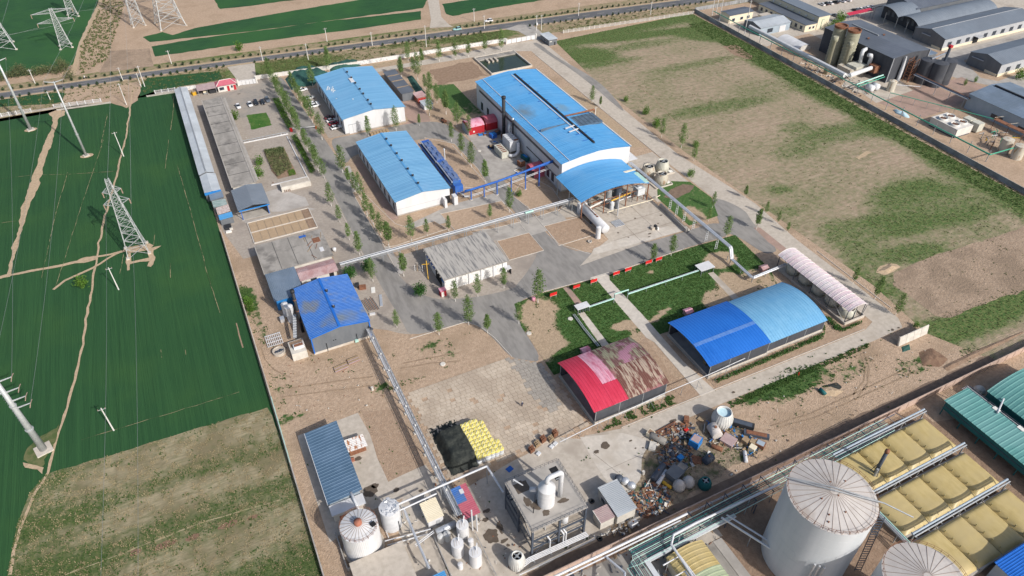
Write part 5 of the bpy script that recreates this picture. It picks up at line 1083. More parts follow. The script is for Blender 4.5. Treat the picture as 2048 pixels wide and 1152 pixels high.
v2=T('condenser_vessel','small white drum and pipe behind the evaporator','vessel',(41.2,73.6,PZ));MB().tube([(40.4,74.2,PZ+3.2),(41.4,73.4,PZ+3.6)],.55,14).obj('drum','steel_white',v2,True);MB().tube([(39.4,75.6,PZ+3.4),(38.2,77.6,PZ+3.6),(38.2,77.6,PZ+3.0)],.13,8).obj('pipe','steel_white',v2);MB().bar((40.8,72.8,PZ),(40.8,72.8,PZ+3),.18).obj('stand','steel_dark',v2);MB().bar((39.4,70.7,PZ),(39.4,70.7,PZ+2.2),.14).obj('stand','steel_black',v2)
v3=T('lower_vessel','white vessel showing under the platform deck','vessel',(45.4,69,5.7));MB().lathe(45.6,68.4,[(.8,3.1),(.8,8.2),(.3,8.8)],18).obj('shell','steel_white',v3,True)
v4=T('pump_cluster','silver pumps and valves under the platform deck','pump',(41.5,69,5.7));MB().tube([(40.6,69,6.6),(42.4,69.2,6.9)],.5,12).obj('pump','steel_silver',v4,True);MB().tube([(41,68.4,5.8),(41,68.4,7.6),(42.4,68.4,7.6)],.16,8).obj('pipe','steel_silver',v4)
for k,(x,m_)in enumerate(((41.2,'steel_white'),(44.4,'steel_white'),(45.0,'steel_white'))):
 p=T('riser_pipe',f'{ORD[k]} white riser pipe from the left before the platform tower','pipe',(x,66.6,0));MB().tube([(x,66.4,.3),(x,66.4,4.6),(x-.4,67.4,5.3)],.16,8).obj('pipe',m_,p)
def pipe_run(name,label,lines,posts,beams=(),cat='pipe rack',pm='steel_grey'):
 pts=lines[0][0];c=pts[len(pts)//2];t=T(name,label,cat,(c[0],c[1],0))
 for pts,r,m_ in lines:MB().tube(pts,r,8).obj('pipe',m_,t,False)
 for a,b,wd in posts:MB().bar(a,b,wd).obj('post',pm,t)
 for a,b,wd in beams:MB().bar(a,b,wd).obj('beam',pm,t)
 return t
pipe_run('pipe_bundle','bundle of white pipes on low stands before the platform tower',[([(33,64.9+k*.33,1.1),(36.2,66.1+k*.3-.6,1.35),(50,65.3+k*.33,1.35)],.12,'steel_white')for k in range(4)]+[([(33,64.2,.7),(51,64.4,.7),(51.4,65.2,.7)],.1,'steel_white')],[((x,65.6,0),(x,65.6,1.3),.15)for x in(37,41,45,49)],[((x,64.9,1.2),(x,66.6,1.2),.12)for x in(37,41,45,49)])
pipe_run('overhead_pipe','white overhead pipe crossing before the netted pile',[([(14.5,87.5,5.6),(36.4,87.8,6.0),(36.6,87.8,5.8),(37.2,80.5,5.2)],.22,'steel_white'),([(14.5,86.6,4.6),(24,86.8,5.0)],.18,'steel_white')],[((x,87.3,0),(x,87.3,5.4),.16)for x in(16,21.4,25.2,26.8,36.3)])
pipe_run('sloped_pipe','blue-grey sloped pipe running down beside the crumpled tank',[([(16.4,87.2,4.3),(16.4,79,4.0),(16.6,72.2,3.4)],.28,'steel_silver')],[((16.4,84,0),(16.4,84,4.1),.14),((16.5,74,0),(16.5,74,3.4),.16)])
pipe_run('yard_pipes','low white pipes beside the bund of the big tank',[([(10.6,83.4,.9),(18.6,82,1.0),(20.4,81.6,1.2)],.14,'steel_white'),([(10.8,82.4,.6),(19.5,81.0,.8)],.14,'steel_white'),([(11.6,84,.5),(11.6,86,.6),(12,90,.7)],.1,'steel_white')],[((x,82.6,0),(x,82.6,.9),.12)for x in(12,15,18)])
pipe_run('mesh_walk','pale lattice cable tray left of the deck tanks',[([(16,79.4,1.6),(20.6,80.6,1.8)],.1,'steel_white'),([(16,79.0,1.6),(20.6,80.2,1.8)],.1,'steel_white')],[((18,79.6,0),(18,79.6,1.6),.1)])
t=T('pipe_gallery','grey lattice pipe gallery running down from the boiler house','pipe rack',(26.4,112,0))
for k,(dx,r,m_)in enumerate(((-.45,.13,'steel_white'),(-.1,.16,'steel_silver'),(.25,.13,'steel_grey'),(.5,.1,'steel_white'))):MB().tube([(26.4+dx,144.6,3.9),(26.4+dx,110,3.9),(26.6+dx,80,4.6)],r,8).obj('pipe',m_,t)
for s in(-.65,.65):
 b=MB();b.bar((26.4+s,144.6,3.6),(26.4+s,80,4.2),.09);b.bar((26.4+s,144.6,4.3),(26.4+s,80,5.0),.09)
 for k in range(43):
  y=144.6-k*1.5;z=3.6+(144.6-y)/64.6*.6;b.bar((26.4+s,y,z),(26.4+s,y-1.5,z+.7),.05)
 b.obj('lattice','steel_grey',t)
for k in range(22):MB().bar((25.7,143-k*2.9,3.7+k*.028),(27.1,143-k*2.9,3.7+k*.028),.09).obj('crossbar','steel_grey',t)
for y in(143.6,136.2,131.7,127.4,123.2,119,114.8,108,101,94,88,83):
 MB().bar((26.4,y,0),(26.4,y,3.8),.2).obj('post','steel_grey',t);wallbox(t,'footing','concrete_pale',26.0,y-.45,.02,26.9,y+.45,.3)
for k in range(9):wallbox(t,'junction_box','paint_white',26.2,140-k*6.6,4.5,26.55,139.6-k*6.6,4.72)
b=MB()
for k in range(5):b.tube([(26.2+.3*(k%3),145.4,3+.35*k),(27.4,144.6-.3*k,3+.35*k),(26.8,143.6,4.2)],.1,6)
b.obj('pipe_knot','steel_dark',t)
t=T('pipe_rack','long white overhead pipe rack crossing the yard behind the workshop','pipe rack',(68,175,0))
for k,(dy,r,m_)in enumerate(((-.6,.15,'steel_grey'),(-.2,.16,'steel_white'),(.25,.11,'steel_dark'),(.6,.14,'steel_silver'))):MB().tube([(27,175.2+dy,4.5),(109,175.2+dy,4.5)],r,8).obj('pipe',m_,t)
for s in(-.9,.9):MB().bar((27,175.2+s,4.15),(109,175.2+s,4.15),.12,.2).obj('girder','steel_grey',t)
for k in range(15):
 x=29+k*5.65
 for s in(-.85,.85):MB().bar((x,175.2+s,0),(x,175.2+s,4.1),.17).obj('post','steel_grey',t)
 MB().bar((x,174.2,4.1),(x,176.2,4.1),.16).obj('beam','steel_grey',t)
MB().tube([(90,174.5,4.75),(93,174.5,4.75)],.35,8).obj('joint_cover','pipe_mint',t)
t=T('pipe_line','silver twin pipe line on ladder posts from the canopy to the road bend','pipe rack',(139,155,0))
for dx,r in((-.45,.24),(.1,.28),(.55,.14)):MB().tube([(139+dx,186,5.2),(139+dx,129.2,5.2),(139+dx,128.7,4.8),(138.6+dx,127,2.2)],r,10).obj('pipe','steel_silver',t,False)
for dx in(-.3,.25):MB().tube([(138.6+dx,127.2,2.1),(138.2+dx,117.4,2.1),(138.6+dx,116.9+dx,2.1),(152,117.3+dx,2.3)],.24,10).obj('low_pipe','steel_silver',t,False)
for y in(160.5,156.7,152.4,147.3,140.3,135.2):
 for s in(-.45,.45):MB().bar((139.2+s,y,.05),(139.2+s*.8,y,4.95),.11).obj('post','steel_white',t)
 for k in range(6):MB().bar((138.75,y,.5+k*.8),(139.65,y,.5+k*.8),.07).obj('rung','steel_white',t)
for x,y in((138.8,129),(138.2,127),(138.3,122),(138.5,117),(144,117.2)):MB().bar((x,y,.05),(x,y,2.0),.16).obj('post','steel_grey',t)
pipe_run('mint_pipe_bridge','mint green pipe bridge stepping over the concrete path',[([(87,127.5,1.8),(95.6,127.5,1.8),(95.6,127.5,3.5),(100.3,127.4,3.5),(100.3,127.4,1.8),(126,127.1,1.8)],.15,'pipe_mint'),([(87,127.9,1.75),(95.2,127.9,1.75)],.1,'steel_silver'),([(101,127.8,1.75),(126,127.5,1.75)],.12,'steel_silver')],[((95.6,127.5,0),(95.6,127.5,1.7),.16),((100.3,127.4,0),(100.3,127.4,1.7),.16),((107,127.4,0),(107,127.4,1.7),.1),((114,127.3,0),(114,127.3,1.7),.1),((120,127.2,0),(120,127.2,1.7),.1)])
pipe_run('ground_pipe','grey twin pipe running down the lawn to the red vault',[([*[(p[0],p[1],.5)for p in vL((560,275),(640,385),(750,520))]],.18,'steel_grey'),([*[(p[0]+.5,p[1],.5)for p in vL((560,275),(640,385),(750,520))]],.12,'steel_silver')],[])
for i,(p0,l,s)in enumerate((((85.3,128.5),'white flat canopy over the valve pit on the left lawn',(4.2,2.3)),((128.7,127.7),'white flat canopy over the valve pit on the right lawn',(5.2,3.4)))):
 t=T('valve_canopy',l,'canopy',(*p0,0));x,y=p0
 wallbox(t,'roof','wall_white',x-s[0]/2,y-s[1]/2,2.1,x+s[0]/2,y+s[1]/2,2.25)
 for a in(-1,1):
  for b in(-1,1):MB().bar((x+a*s[0]*.45,y+b*s[1]*.45,0),(x+a*s[0]*.45,y+b*s[1]*.45,2.1),.1).obj('post','steel_grey',t)
 for k in range(5):MB().tube([(x-1.6+k*.8,y-.6,.1),(x-1.6+k*.8,y-.6,1.1),(x-1.2+k*.8,y+.6,1.1)],.12,6).obj('valve_pipe','steel_dark',t)
t=T('pipe_bridge','rising blue pipe bridge between the dust collectors and largest hall','pipe bridge',(93,195,0))
bp_=[(77.5,196.8),(79.7,196.2),(84.5,195.7),(89.3,195.2),(94.6,194.6),(100,194),(105.3,193.6),(110.4,193)]
bh=[4.0,4.3,4.9,5.5,6.5,7.6,8.6,9.6]
MB().tube([(p[0],p[1],z)for p,z in zip(bp_,bh)],.38,10).obj('pipe','steel_blue',t,True);MB().bar((*bp_[0],bh[0]-.5),(*bp_[-1],bh[-1]-.6),.25).obj('girder','steel_blue',t)
for p,z in zip(bp_[1:-1],bh[1:-1]):MB().bar((*p,0),(*p,z-.3),.32).obj('post','steel_blue',t);wallbox(t,'base_plate','concrete_pale',p[0]-.5,p[1]-.5,.02,p[0]+.5,p[1]+.5,.22)
for dz_ in(-1.8,-2.3):MB().tube([(p[0],p[1]+.4,max(1.2,z+dz_-.8))for p,z in zip(bp_,bh)],.09,6).obj('thin_pipe','steel_white',t)
mat('blue_machine',(.018,.085,.40),(.03,.115,.46),sc=.7,rough=.5,c3=(.05,.14,.36),sc3=.5);mat('blue_machine_top',(.05,.12,.32),(.16,.20,.30),sc=1.4,rough=.7)
for l,y0,y1,z in(('front',201.6,216,6.3),('rear',217,233.5,6.5)):
 t=T('dust_collector',f'{l} blue dust collector housing beside the middle hall','dust collector',(76.6,(y0+y1)/2,0))
 wallbox(t,'housing','blue_machine',75.2,y0,2.2,78.2,y1,z-.6);wallbox(t,'walkway','steel_dark',74.0,y0,4.6,75.2,y1,4.75);wallbox(t,'handrail','steel_blue',74.0,y0,4.75,74.06,y1,5.7)
 n=int((y1-y0)/2.4)
 for k in range(n):
  ya=y0+k*2.4+.15
  for xx in(75.3,76.8):wallbox(t,'lid','blue_machine_top',xx,ya,z-.6,xx+1.35,ya+2.05,z-.25+.3*((k+int(xx))%2))
  MB().add([(75.3,ya,2.2),(78.1,ya,2.2),(78.1,ya+2.1,2.2),(75.3,ya+2.1,2.2),(76.5,ya+.9,.8),(76.9,ya+.9,.8),(76.9,ya+1.3,.8),(76.5,ya+1.3,.8)],[(0,1,5,4),(1,2,6,5),(2,3,7,6),(3,0,4,7),(4,5,6,7)]).obj('hopper','blue_machine',t)
 for y in(y0+.3,(y0+y1)/2,y1-.3):
  for x in(75.3,78.1):MB().bar((x,y,0),(x,y,2.4),.2).obj('leg','steel_blue',t)
 MB().tube([(74.9,y0,5.6),(74.9,y1,5.9)],.25,8).obj('header_pipe','steel_silver',t)
 if l=='front':
  wallbox(t,'end_box','blue_machine',75.0,199.2,2.5,78.0,201.5,5.0);MB().bar((75,200,1.4),(78.2,200,1.4),.12).obj('brace','steel_blue',t);MB().tube([(76.4,199.4,2.3),(78.6,198,.6)],.25,8).obj('screw_feeder','steel_grey',t);MB().tube([(78.5,198.2,.7),(79.3,197.9,.7)],.35,10).obj('motor','steel_silver',t)
  wallbox(t,'red_panel','red_sign',74.0,206.5,5.0,74.1,209,5.6)
  for y in(199.3,201.4):
   for x in(75.1,77.9):MB().bar((x,y,0),(x,y,2.6),.18).obj('leg','steel_blue',t)
p=T('vent_pipe','thin white vent pipe between the blue dust collectors','pipe',(78.6,218,0));MB().tube([(78.7,218,0),(78.7,218,9.2)],.18,8).obj('pipe','steel_white',p);MB().tube([(78.7,218,9.1),(78.7,218,9.6)],.3,8).obj('cap','steel_white',p)
for l,x,y,h,r,cap in(('tall black chimney beside the largest hall',109.3,231.5,17.4,.68,'steel_black'),('shorter black chimney with pale cap beside the largest hall',109.6,224,11.6,.35,'steel_silver')):
 s=T('chimney',l,'chimney',(x,y,0));MB().tube([(x,y,0),(x,y,h)],r,14).obj('stack','steel_black',s,True);MB().tube([(x,y,h-.2),(x,y,h+.5)],r*1.3,14).obj('cap',cap,s,True)
 for z in(h*.3,h*.62):MB().tube([(x,y,z),(x,y,z+.2)],r*1.15,14).obj('flange','steel_dark',s)
 MB().bar((x+.4,y,h*.5),(110.8,y,h*.5),.12).obj('stay','steel_grey',s);wallbox(s,'base','steel_rust',x-.9,y-.9,.05,x+.9,y+.9,1.6)
t=T('filter_unit','white box filter with curved white duct beside the black chimneys','filter',(108,220.5,0))
wallbox(t,'housing','steel_white',105.6,218.4,1.2,109.4,225,5.6);
for k in range(4):wallbox(t,'roof_seam','steel_grey',105.6,219.4+k*1.5,5.6,109.4,219.55+k*1.5,5.72)
wallbox(t,'rusty_lid','steel_rust',107.6,218.5,5.6,109.3,219.2,5.9)
for x in(105.9,109.1):
 for y in(218.7,224.7):MB().bar((x,y,0),(x,y,1.3),.2).obj('leg','steel_grey',t)
MB().tube([(108.6,217.4,5.2),(108.6,217.2,2.2)]+[(108.2,216.6,1.5),(106.8,215.9,1.0),(105.2,216.0,1.0),(104.2,216.6,1.2)],.62,14).obj('duct','steel_white',t,True)
MB().tube([(109.2,226,4),(109.2,226.4,7.4),(109.6,226.6,8.1),(110.6,226.8,8.2)],.55,12).obj('duct','steel_white',t,True)
t=T('fan_casing','cream panelled casing at the end of the curved duct','machine',(103,220,0));wallbox(t,'casing','frp_cream',101.4,216.6,.2,104.2,223.6,2.8)
for k in range(5):wallbox(t,'rib','frp_cream',101.25,216.9+k*1.5,.2,101.4,217.3+k*1.5,2.8);wallbox(t,'louvre','steel_rust',101.9,217+k*1.3,2.8,103.7,217.6+k*1.3,2.9)
MB().lathe(102.6,225,[(.9,.2),(.9,1.8),(.3,2.1)],14).obj('fan','steel_dark',t)
jm=['steel_blue','steel_rust','steel_dark','blue_paint','wood','steel_grey']
yard_bits=[('blue bin','blue_paint',(101.6,237.6),(1.5,1.0,.9)),('dark blue tarp covered crate','steel_blue',(105.6,234),(2.4,2.6,1.6)),('second dark blue covered machine','steel_dark',(108,235.4),(2.6,1.8,1.5)),('pale blue metal tray','steel_silver',(104.2,229.6),(1.6,1.2,.5)),('rust red motor block','steel_rust',(103.4,237),(1.3,.9,.6)),('yellowish timber stack','wood',(104.2,238.4),(2.2,.6,.4)),('grey pump skid','steel_grey',(107.6,229.4),(2.2,1.6,.9)),('white sheet leaning panel','paint_white',(103.4,206.4),(3.0,2.4,.25)),('rusty cage with white bags','steel_rust',(106,209.4),(2.2,2.4,2.0)),('green switch cabinet','wall_teal',(109.2,212.5),(1.4,4,1.6)),('black scrap heap box','steel_black',(101.6,226.6),(2.2,2.0,.8))]
for l,m_,c,s in yard_bits:
 t=T('yard_equipment',f'{l} in the work yard of the largest hall','equipment',(c[0],c[1],.07));a=RND.uniform(-.4,.4)
 MB().obox((c[0],c[1],.08),s[0],s[1],s[2],a).obj('body',m_,t);MB().obox((c[0]+.1,c[1],.08+s[2]),s[0]*.7,s[1]*.6,.12,a).obj('top',RND.choice(jm),t)
 for k in range(3):MB().obox((c[0]+RND.uniform(-1,1)*s[0]*.6,c[1]+RND.uniform(-1,1)*s[1]*.6,.08),RND.uniform(.3,.8),RND.uniform(.2,.5),RND.uniform(.2,.5),RND.uniform(0,3)).obj('loose_piece',RND.choice(jm),t)
t=T('horizontal_tank','long white horizontal tank lying beside the curved canopy','tank',(111,165,0))
MB().tube([(111.2,157.4,2.3),(111.2,157.6,2.3),(111.2,171.6,2.3),(111.2,171.9,2.3)],[1.35,1.55,1.55,1.3],26).obj('shell','tank_white',t);auto_smooth(t.children[0],50)
wallbox(t,'end_box','steel_white',109.4,171.5,.1,112.4,173.2,3.9);MB().bar((111.2,163.4,3.95),(111.2,172.5,4.3),.16).obj('top_pipe','steel_rust',t)
for y in(163.2,164.4):MB().lathe(111.3,y,[(.35,3.7),(.35,4.05),(.01,4.1)],10).obj('manhole','steel_rust',t)
for y in(159.5,165,170):wallbox(t,'saddle','steel_dark',110,y,.08,112.4,y+.5,1.4)
t=tank('buffer_tank','small upright white tank at the end of the horizontal tank',108.2,157.2,.85,4.4,'tank_white',.35,20);
MB().lathe(104.6,156.4,[(.7,.08),(.7,.5),(.45,.5),(.45,.1)],14).obj('well_ring','concrete_grey');prop(bpy.data.objects['well_ring'],'open concrete well ring near the upright white tank','well')
t=T('process_frame','rusty pipe frame with vessels under the curved canopy','equipment',(124,171,0))
rr=random.Random(9)
for k in range(16):
 x=112+rr.uniform(0,20);y=rr.uniform(169.5,178);z=rr.uniform(1,4.5);MB().tube([(x,y,0),(x,y,z),(x+rr.uniform(-4,4),y,z)],rr.uniform(.07,.16),6).obj('pipe',rr.choice(['steel_rust','steel_grey','steel_white','steel_dark']),t)
for z in(2.4,4.2):MB().bar((113,170.2,z),(133,170.4,z),.2).obj('beam','steel_rust',t)
MB().tube([(121,170,3.2),(129.4,170.6,3.9)],.24,8).obj('yellow_pipe','pipe_yellow',t);MB().tube([(122,169.4,2.6),(129,169.8,3.0)],.18,8).obj('white_pipe','steel_white',t);MB().tube([(112,169.6,3.2),(119,169.8,4.6)],.3,8).obj('white_duct','wall_warm',t)
for x,y,r,h,l,m_ in((121.2,169.6,.75,2.7,'left of two grey pressure vessels under the canopy edge','tank_grey'),(123,169,.75,2.9,'right of two grey pressure vessels under the canopy edge','wall_slate'),(121.8,173,1.1,5.4,'hopper shaped grey vessel deeper under the canopy','steel_grey'),(127.4,175.5,1.4,4.2,'dark vessel in the shade of the canopy','steel_dark')):tank('pressure_vessel',l,x,y,r,h,m_,.5,18,.08,'vessel')
t=T('vent_mast','tall pale vent mast rising at the canopy edge','mast',(120.9,165.3,0));MB().tube([(120.9,165.3,0),(120.9,165.3,9.2)],[.22,.16],8).obj('pole','steel_silver',t)
for k in range(3):MB().bar((120.9,165.3,3.0),(120.9+2.2*math.cos(k*2.1),165.3+2.2*math.sin(k*2.1),.1),.07).obj('stay','steel_grey',t)
t=T('cooler_box','grey box cooler with white fan outlet at the canopy corner','cooler',(133.4,170,0));wallbox(t,'body','tank_grey',131.6,169.4,2.4,134.6,172.4,5.0);MB().lathe(133,171,[(.8,5.0),(.7,5.5)],16).obj('fan_outlet','steel_white',t);wallbox(t,'louvre','wall_white',132,169.3,3.4,134.3,169.4,3.6)
for x in(131.8,134.4):
 for y in(169.6,172.2):MB().bar((x,y,0),(x,y,2.5),.2).obj('leg','steel_rust',t)
t=T('steel_grating','pale steel grating panel laid on the concrete by the mast','grating',(118.4,161.2,0))
for k in range(6):MB().obox((116.9+k*.62,161.2,.1),.5,3.5,.18,.02).obj('slat','steel_silver',t)
t=T('handrail','white pipe handrail across the tank yard','railing',(126.4,166.6,0));MB().tube([(117.6,166.8,1.5),(135.4,166.4,1.5),(140,167.6,1.5)],.14,8).obj('rail','wall_cream',t)
for k in range(6):MB().bar((118.5+k*3.2,166.7,0),(118.5+k*3.2,166.7,1.5),.1).obj('post','steel_grey',t)
t=T('valve_block','small concrete block with a black and white valve on the yard','valve',(127.6,153.2,0));wallbox(t,'block','concrete',126.6,152.8,.08,127.8,154,.9);wallbox(t,'valve','steel_black',127.9,152.6,.08,128.6,153.8,1.4);wallbox(t,'flag','paint_white',128.3,152,.08,128.8,152.6,1.1)
t=T('block_wall','low grey concrete block wall on the right of the tank yard','wall',(136.8,155,0));bl_me=MB().box(-.3,-.72,0,.3,.72,1.5).me('block','concrete_grey')
for k in range(11):o=link('block',bl_me,t);o.matrix_parent_inverse=Matrix();o.location=(.35-k*.09,7.6-k*1.5,0)
rb=MB()
for k in range(14):rb.obox((136.9+RND.uniform(-.8,.8),147.2+RND.uniform(-1.2,1.8),.06),RND.uniform(.3,.8),RND.uniform(.3,.6),RND.uniform(.2,.6),RND.uniform(0,3))
o=rb.obj('rubble','plaster');prop(o,'broken blocks at the end of the low block wall',kind='stuff')
pipe_run('front_pipe','thin white pipe on leaning props before the red and blue vaults',[([(56,88.9,2.2),(66.5,89.4,2.7),(88,90.2,2.8),(101.6,90.3,2.9),(113,90.6,3.2)],.1,'steel_white')],[((x,89.6,.05),(x+.3,89.8,2.7),.1)for x in(58,62,67,70,74,78,82,86,92,97,103,106,110)]+[((x+1.4,88.9,.05),(x+.3,89.8,2.7),.07)for x in(67,74,82,97,106)])
t=tank('big_tank','huge white storage tank with radial ribbed roof, lower right',88.6,42.5,8.25,21.9,'tank_grey',1.5,56,z0=.05,corr=False,ribs=32,rail=True,seams=7)
t.children[1].data.materials[0]=MATS['tank_roof']
for k in range(9):MB().obox((83.5+(k*53)%10,38.4+(k*31)%8,21.95+1.5*(1-math.hypot(83.5+(k*53)%10-88.6,38.4+(k*31)%8-42.5)/8.25)),.25,.25,.3).obj('roof_nozzle','steel_rust',t)
for s in(-.25,.25):MB().tube([(82.4,49.2,23.2),(88.6+s,42.5+s,24),(95.4,36.6,22.9),(99,32.5,21.5)],.14,8).obj('roof_pipe','steel_grey',t)
for k in range(3):MB().tube([(82.2+k*.75,36.3-k*.55,1),(82.2+k*.75,36.3-k*.55,11.5-k*.3)],.22,8).obj('down_pipe','steel_silver',t)
b=MB()
for k in range(22):b.bar((93+k*.12,35.4-k*.02,21-k*.96),(94.2+k*.12,34.8-k*.02,21-k*.96),.12)
b.bar((93,35.4,21.6),(95.6,34.9,.3),.12);b.bar((94.2,34.8,21.6),(96.8,34.3,.3),.12);b.obj('ladder_stair','steel_dark',t)
t=tank('big_tank','second ribbed tank roof cut by the bottom edge',93.4,23.6,7.2,18.2,'tank_grey',1.3,48,ribs=28,rail=True);t.children[1].data.materials[0]=MATS['tank_roof']
mat('membrane',(.43,.335,.14),(.49,.39,.18),sc=.9,detail=7,rough=.45,c3=(.45,.36,.175),sc3=.13,spec=.5,bump=.12,bsc=1.2,stretch=(1,.3,1))
mat('membrane_pale',(.40,.35,.18),(.46,.40,.22),sc=.5,rough=.35,spec=.5);mat('membrane_green',(.36,.42,.27),(.40,.46,.31),sc=.5,rough=.35,spec=.5)
def cushion(name,m_,parent,x0,x1,y0,y1,z0,rise,ny=26,nx=14):
 b=MB()
 for j in range(ny+1):
  for i in range(nx+1):
   u=i/nx;v=j/ny;e=(1-abs(2*u-1)**2.6)**.5*(1-max(0,1-v/.22)**2)**.5*(1-max(0,1-(1-v)/.12)**2.4)**.5
   b.v.append((x0+(x1-x0)*u,y0+(y1-y0)*v,z0+rise*e*(1+.02*math.cos(v*ny*math.pi))+.04*noise.noise(Vector((x0+6*u,y0+9*v,rise*7)))))
 for j in range(ny):
  for i in range(nx):q=j*(nx+1)+i;b.f.append((q,q+1,q+nx+2,q+nx+1))
 return b.obj(name,m_,parent,True)
cols=[(110.2,117.2),(117.8,124.4),(125.0,131.8),(132.4,139.6)];rows=[(46.6,56.0),(35.4,44.6),(23.6,33.6)]
rn=['top','middle','bottom']
for ri,(ya,yb)in enumerate(rows):
 for ci,(xa,xb)in enumerate(cols):
  t=T('pond_cover',f'{ORD[ci]} yellow membrane pond cover from the left in the {rn[ri]} row','cover',((xa+xb)/2,(ya+yb)/2,0),'yellow membrane pond covers')
  MB().prism(rect(xa-.2,ya-.3,xb+.2,yb+.3),0,2.2).obj('basin','concrete_grey',t);cushion('membrane','membrane',t,xa-.28,xb+.28,ya,yb,2.2,.95+.2*((ri*5+ci*3)%4)/3)
  for k in range(5):MB().bar((xa+.1,ya+1+k*1.9,2.9),(xa+.1,ya+1.25+k*1.9,2.9),.14,.9).obj('clamp','membrane_pale',t)
for i,y in enumerate((56.6,45.4,34.4)):
 pipe_run('gas_header',f'{ORD[i]} pair of blue-grey header pipes from the top across the yellow covers',[([(109.6,y,4.8),(139.6,y+.2,4.9)],.24,'wall_bluegrey'),([(109.6,y-.6,4.7),(139.6,y-.4,4.8)],.18,'steel_grey')],[((x,y-.3,0),(x,y-.3,4.6),.2)for x in(110,117.5,124.7,132.1,139.2)],[((x,y-1,4.5),(x,y+.5,4.5),.14)for x in(110,113.7,117.5,121,124.7,128.4,132.1,135.7,139.2)])
pipe_run('side_header','teal and grey pipes down the left side of the yellow covers',[([(108.6-k*.45,56,3.5),(108.6-k*.45,20,3.5)],.16,m_)for k,m_ in enumerate(('pipe_mint','steel_silver','steel_grey'))],[((108,y,0),(108,y,3.4),.16)for y in(54,48,42,36,30)])
s=T('flare_stack','dark steel stack leaning out between the big tank and yellow covers','stack',(114.4,48.6,2.6));MB().tube([(116,49.4,2.4),(116,49.4,11.0)],.42,12).obj('stack','steel_dark',s,True);MB().tube([(116,49.4,10.6),(116,49.4,11.4)],.5,12).obj('mouth','steel_rust',s,True)
for k in range(3):MB().bar((116+1.3*math.cos(k*2.1),49.4+1.3*math.sin(k*2.1),2.3),(116+.4*math.cos(k*2.1),49.4+.4*math.sin(k*2.1),6),.12).obj('brace','steel_dark',s)
MB().tube([(115.1,48.9,2.4),(115.1,48.9,5.6)],.3,8).obj('side_pipe','steel_grey',s)
t=T('teal_shed','long teal sheet shed with open base right of the yellow covers','shed',(151,45,0));roof('roof','roof_teal',t,'x',[(146.2,5.0),(154.4,5.6)],24,56.6,1.2,.06);wallbox(t,'side_sheet','wall_teal',146.6,24,2.2,146.75,56.2,4.9)
for y in range(26,57,5):MB().bar((146.7,y,0),(146.7,y,4.9),.22).obj('post','wall_teal',t);MB().bar((154,y,0),(154,y,5.4),.22).obj('post','wall_teal',t)
wallbox(t,'rail_sheet','steel_dark',146.5,24,3.4,146.6,56.2,3.55);wallbox(t,'inner_wall','dark_void',150,24,0,150.2,56,4.8)
for y in(48,41.5):wallbox(t,'white_hatch','paint_white',153.9,y,5.62,155.0,y+1.6,5.74)
t=T('teal_vault','curved teal roof shed at the right edge','shed',(167,45,0));prf=arch_prof(158.8,180,4.6,2.6,14);roof('roof','roof_teal',t,'x',prf,20,54.2,1.2,.06);shell(arch_prof(159.2,179.6,4.5,2.5,14),20.3,53.9,'x','wall_teal',t)
t=T('filter_press_row','row of dark machines and pipes between the teal roofs','machine',(157,45,0))
for k in range(26):y=55.5-k*1.15;MB().obox((156.6+RND.uniform(-.4,.4),y,.1),RND.uniform(.8,1.8),.6,RND.uniform(1.6,3.2),RND.uniform(-.2,.2)).obj('unit',RND.choice(['steel_dark','steel_dark','steel_grey','wood','steel_black','steel_rust']),t)
for k in range(5):MB().tube([(155.4+k*.6,58,3.4),(155.4+k*.6,26,3.6)],.11,6).obj('pipe',RND.choice(['steel_silver','steel_dark','steel_white']),t)
MB().tube([(153.4,47.8,5.9),(159.6,50.4,5.2)],.2,8).obj('cross_pipe','steel_white',t)
o=T('boulder','pale round boulder by the teal roof corner','boulder',(163,57.2,0));b=MB().lathe(162,56.8,[(.9,.05),(1.5,.7),(1.1,1.5),(.3,1.9)],9);b.v=[(x+.2*noise.noise(Vector((x,y,z))),y+.2*noise.noise(Vector((y,z,x))),z)for x,y,z in b.v];b.obj('rock','plaster',o)
t=T('blue_roof_corner','bright blue ribbed roof corner at the lower right edge','shed',(125,16,0));roof('roof','roof_royal',t,'x',[(118.6,5.6),(134,6.6)],6,22.6,.5,.08);wallbox(t,'wall','wall_bluegrey',119,6,0,133.5,22.2,5.3)
t=T('yellow_vault','pale yellow translucent vault roof with green lower sheets','shed',(65.4,45,0));pf=arch_prof(61.0,70.2,3.2,1.4,12)
roof('yellow_roof_sheet','membrane',t,'x',[(a,z)for a,z in pf],47.2,53.2,1.1,.05);roof('green_roof_sheet','membrane_green',t,'x',pf,34,47.2,1.1,.05);shell(arch_prof(61.3,69.9,3.1,1.3,12),34,53,'x','wall_cream',t)
pipe_run('bent_pipe','white pipe bending over the yellow vault roof',[([(92,55.2,6.4),(70,55.6,6.4),(64,55.4,6.4),(62.4,53.9,6.2),(62.2,44,6.0)],.26,'steel_white')],[((74,55.5,0),(74,55.5,6.2),.16),((84,55.3,0),(84,55.3,6.2),.16),((65,54.6,0),(65,54.6,6.2),.16)])
t=T('pipe_rack','wide rack of teal pipes along the inner side of the brick wall','pipe rack',(80,57.5,0))
for k in range(11):MB().tube([(52.2+k*.33,44+.1*k,4.6),(52.2+k*.33,54.0-k*.05+.25*(k-5)+1.4,4.6),(54.6,55.6+(k-5)*.36,4.6),(128,57.2+(k-5)*.36,4.8)],.07,6).obj('pipe',['pipe_mint','steel_dark','wall_teal','steel_dark','pipe_mint','steel_grey'][k%6],t)
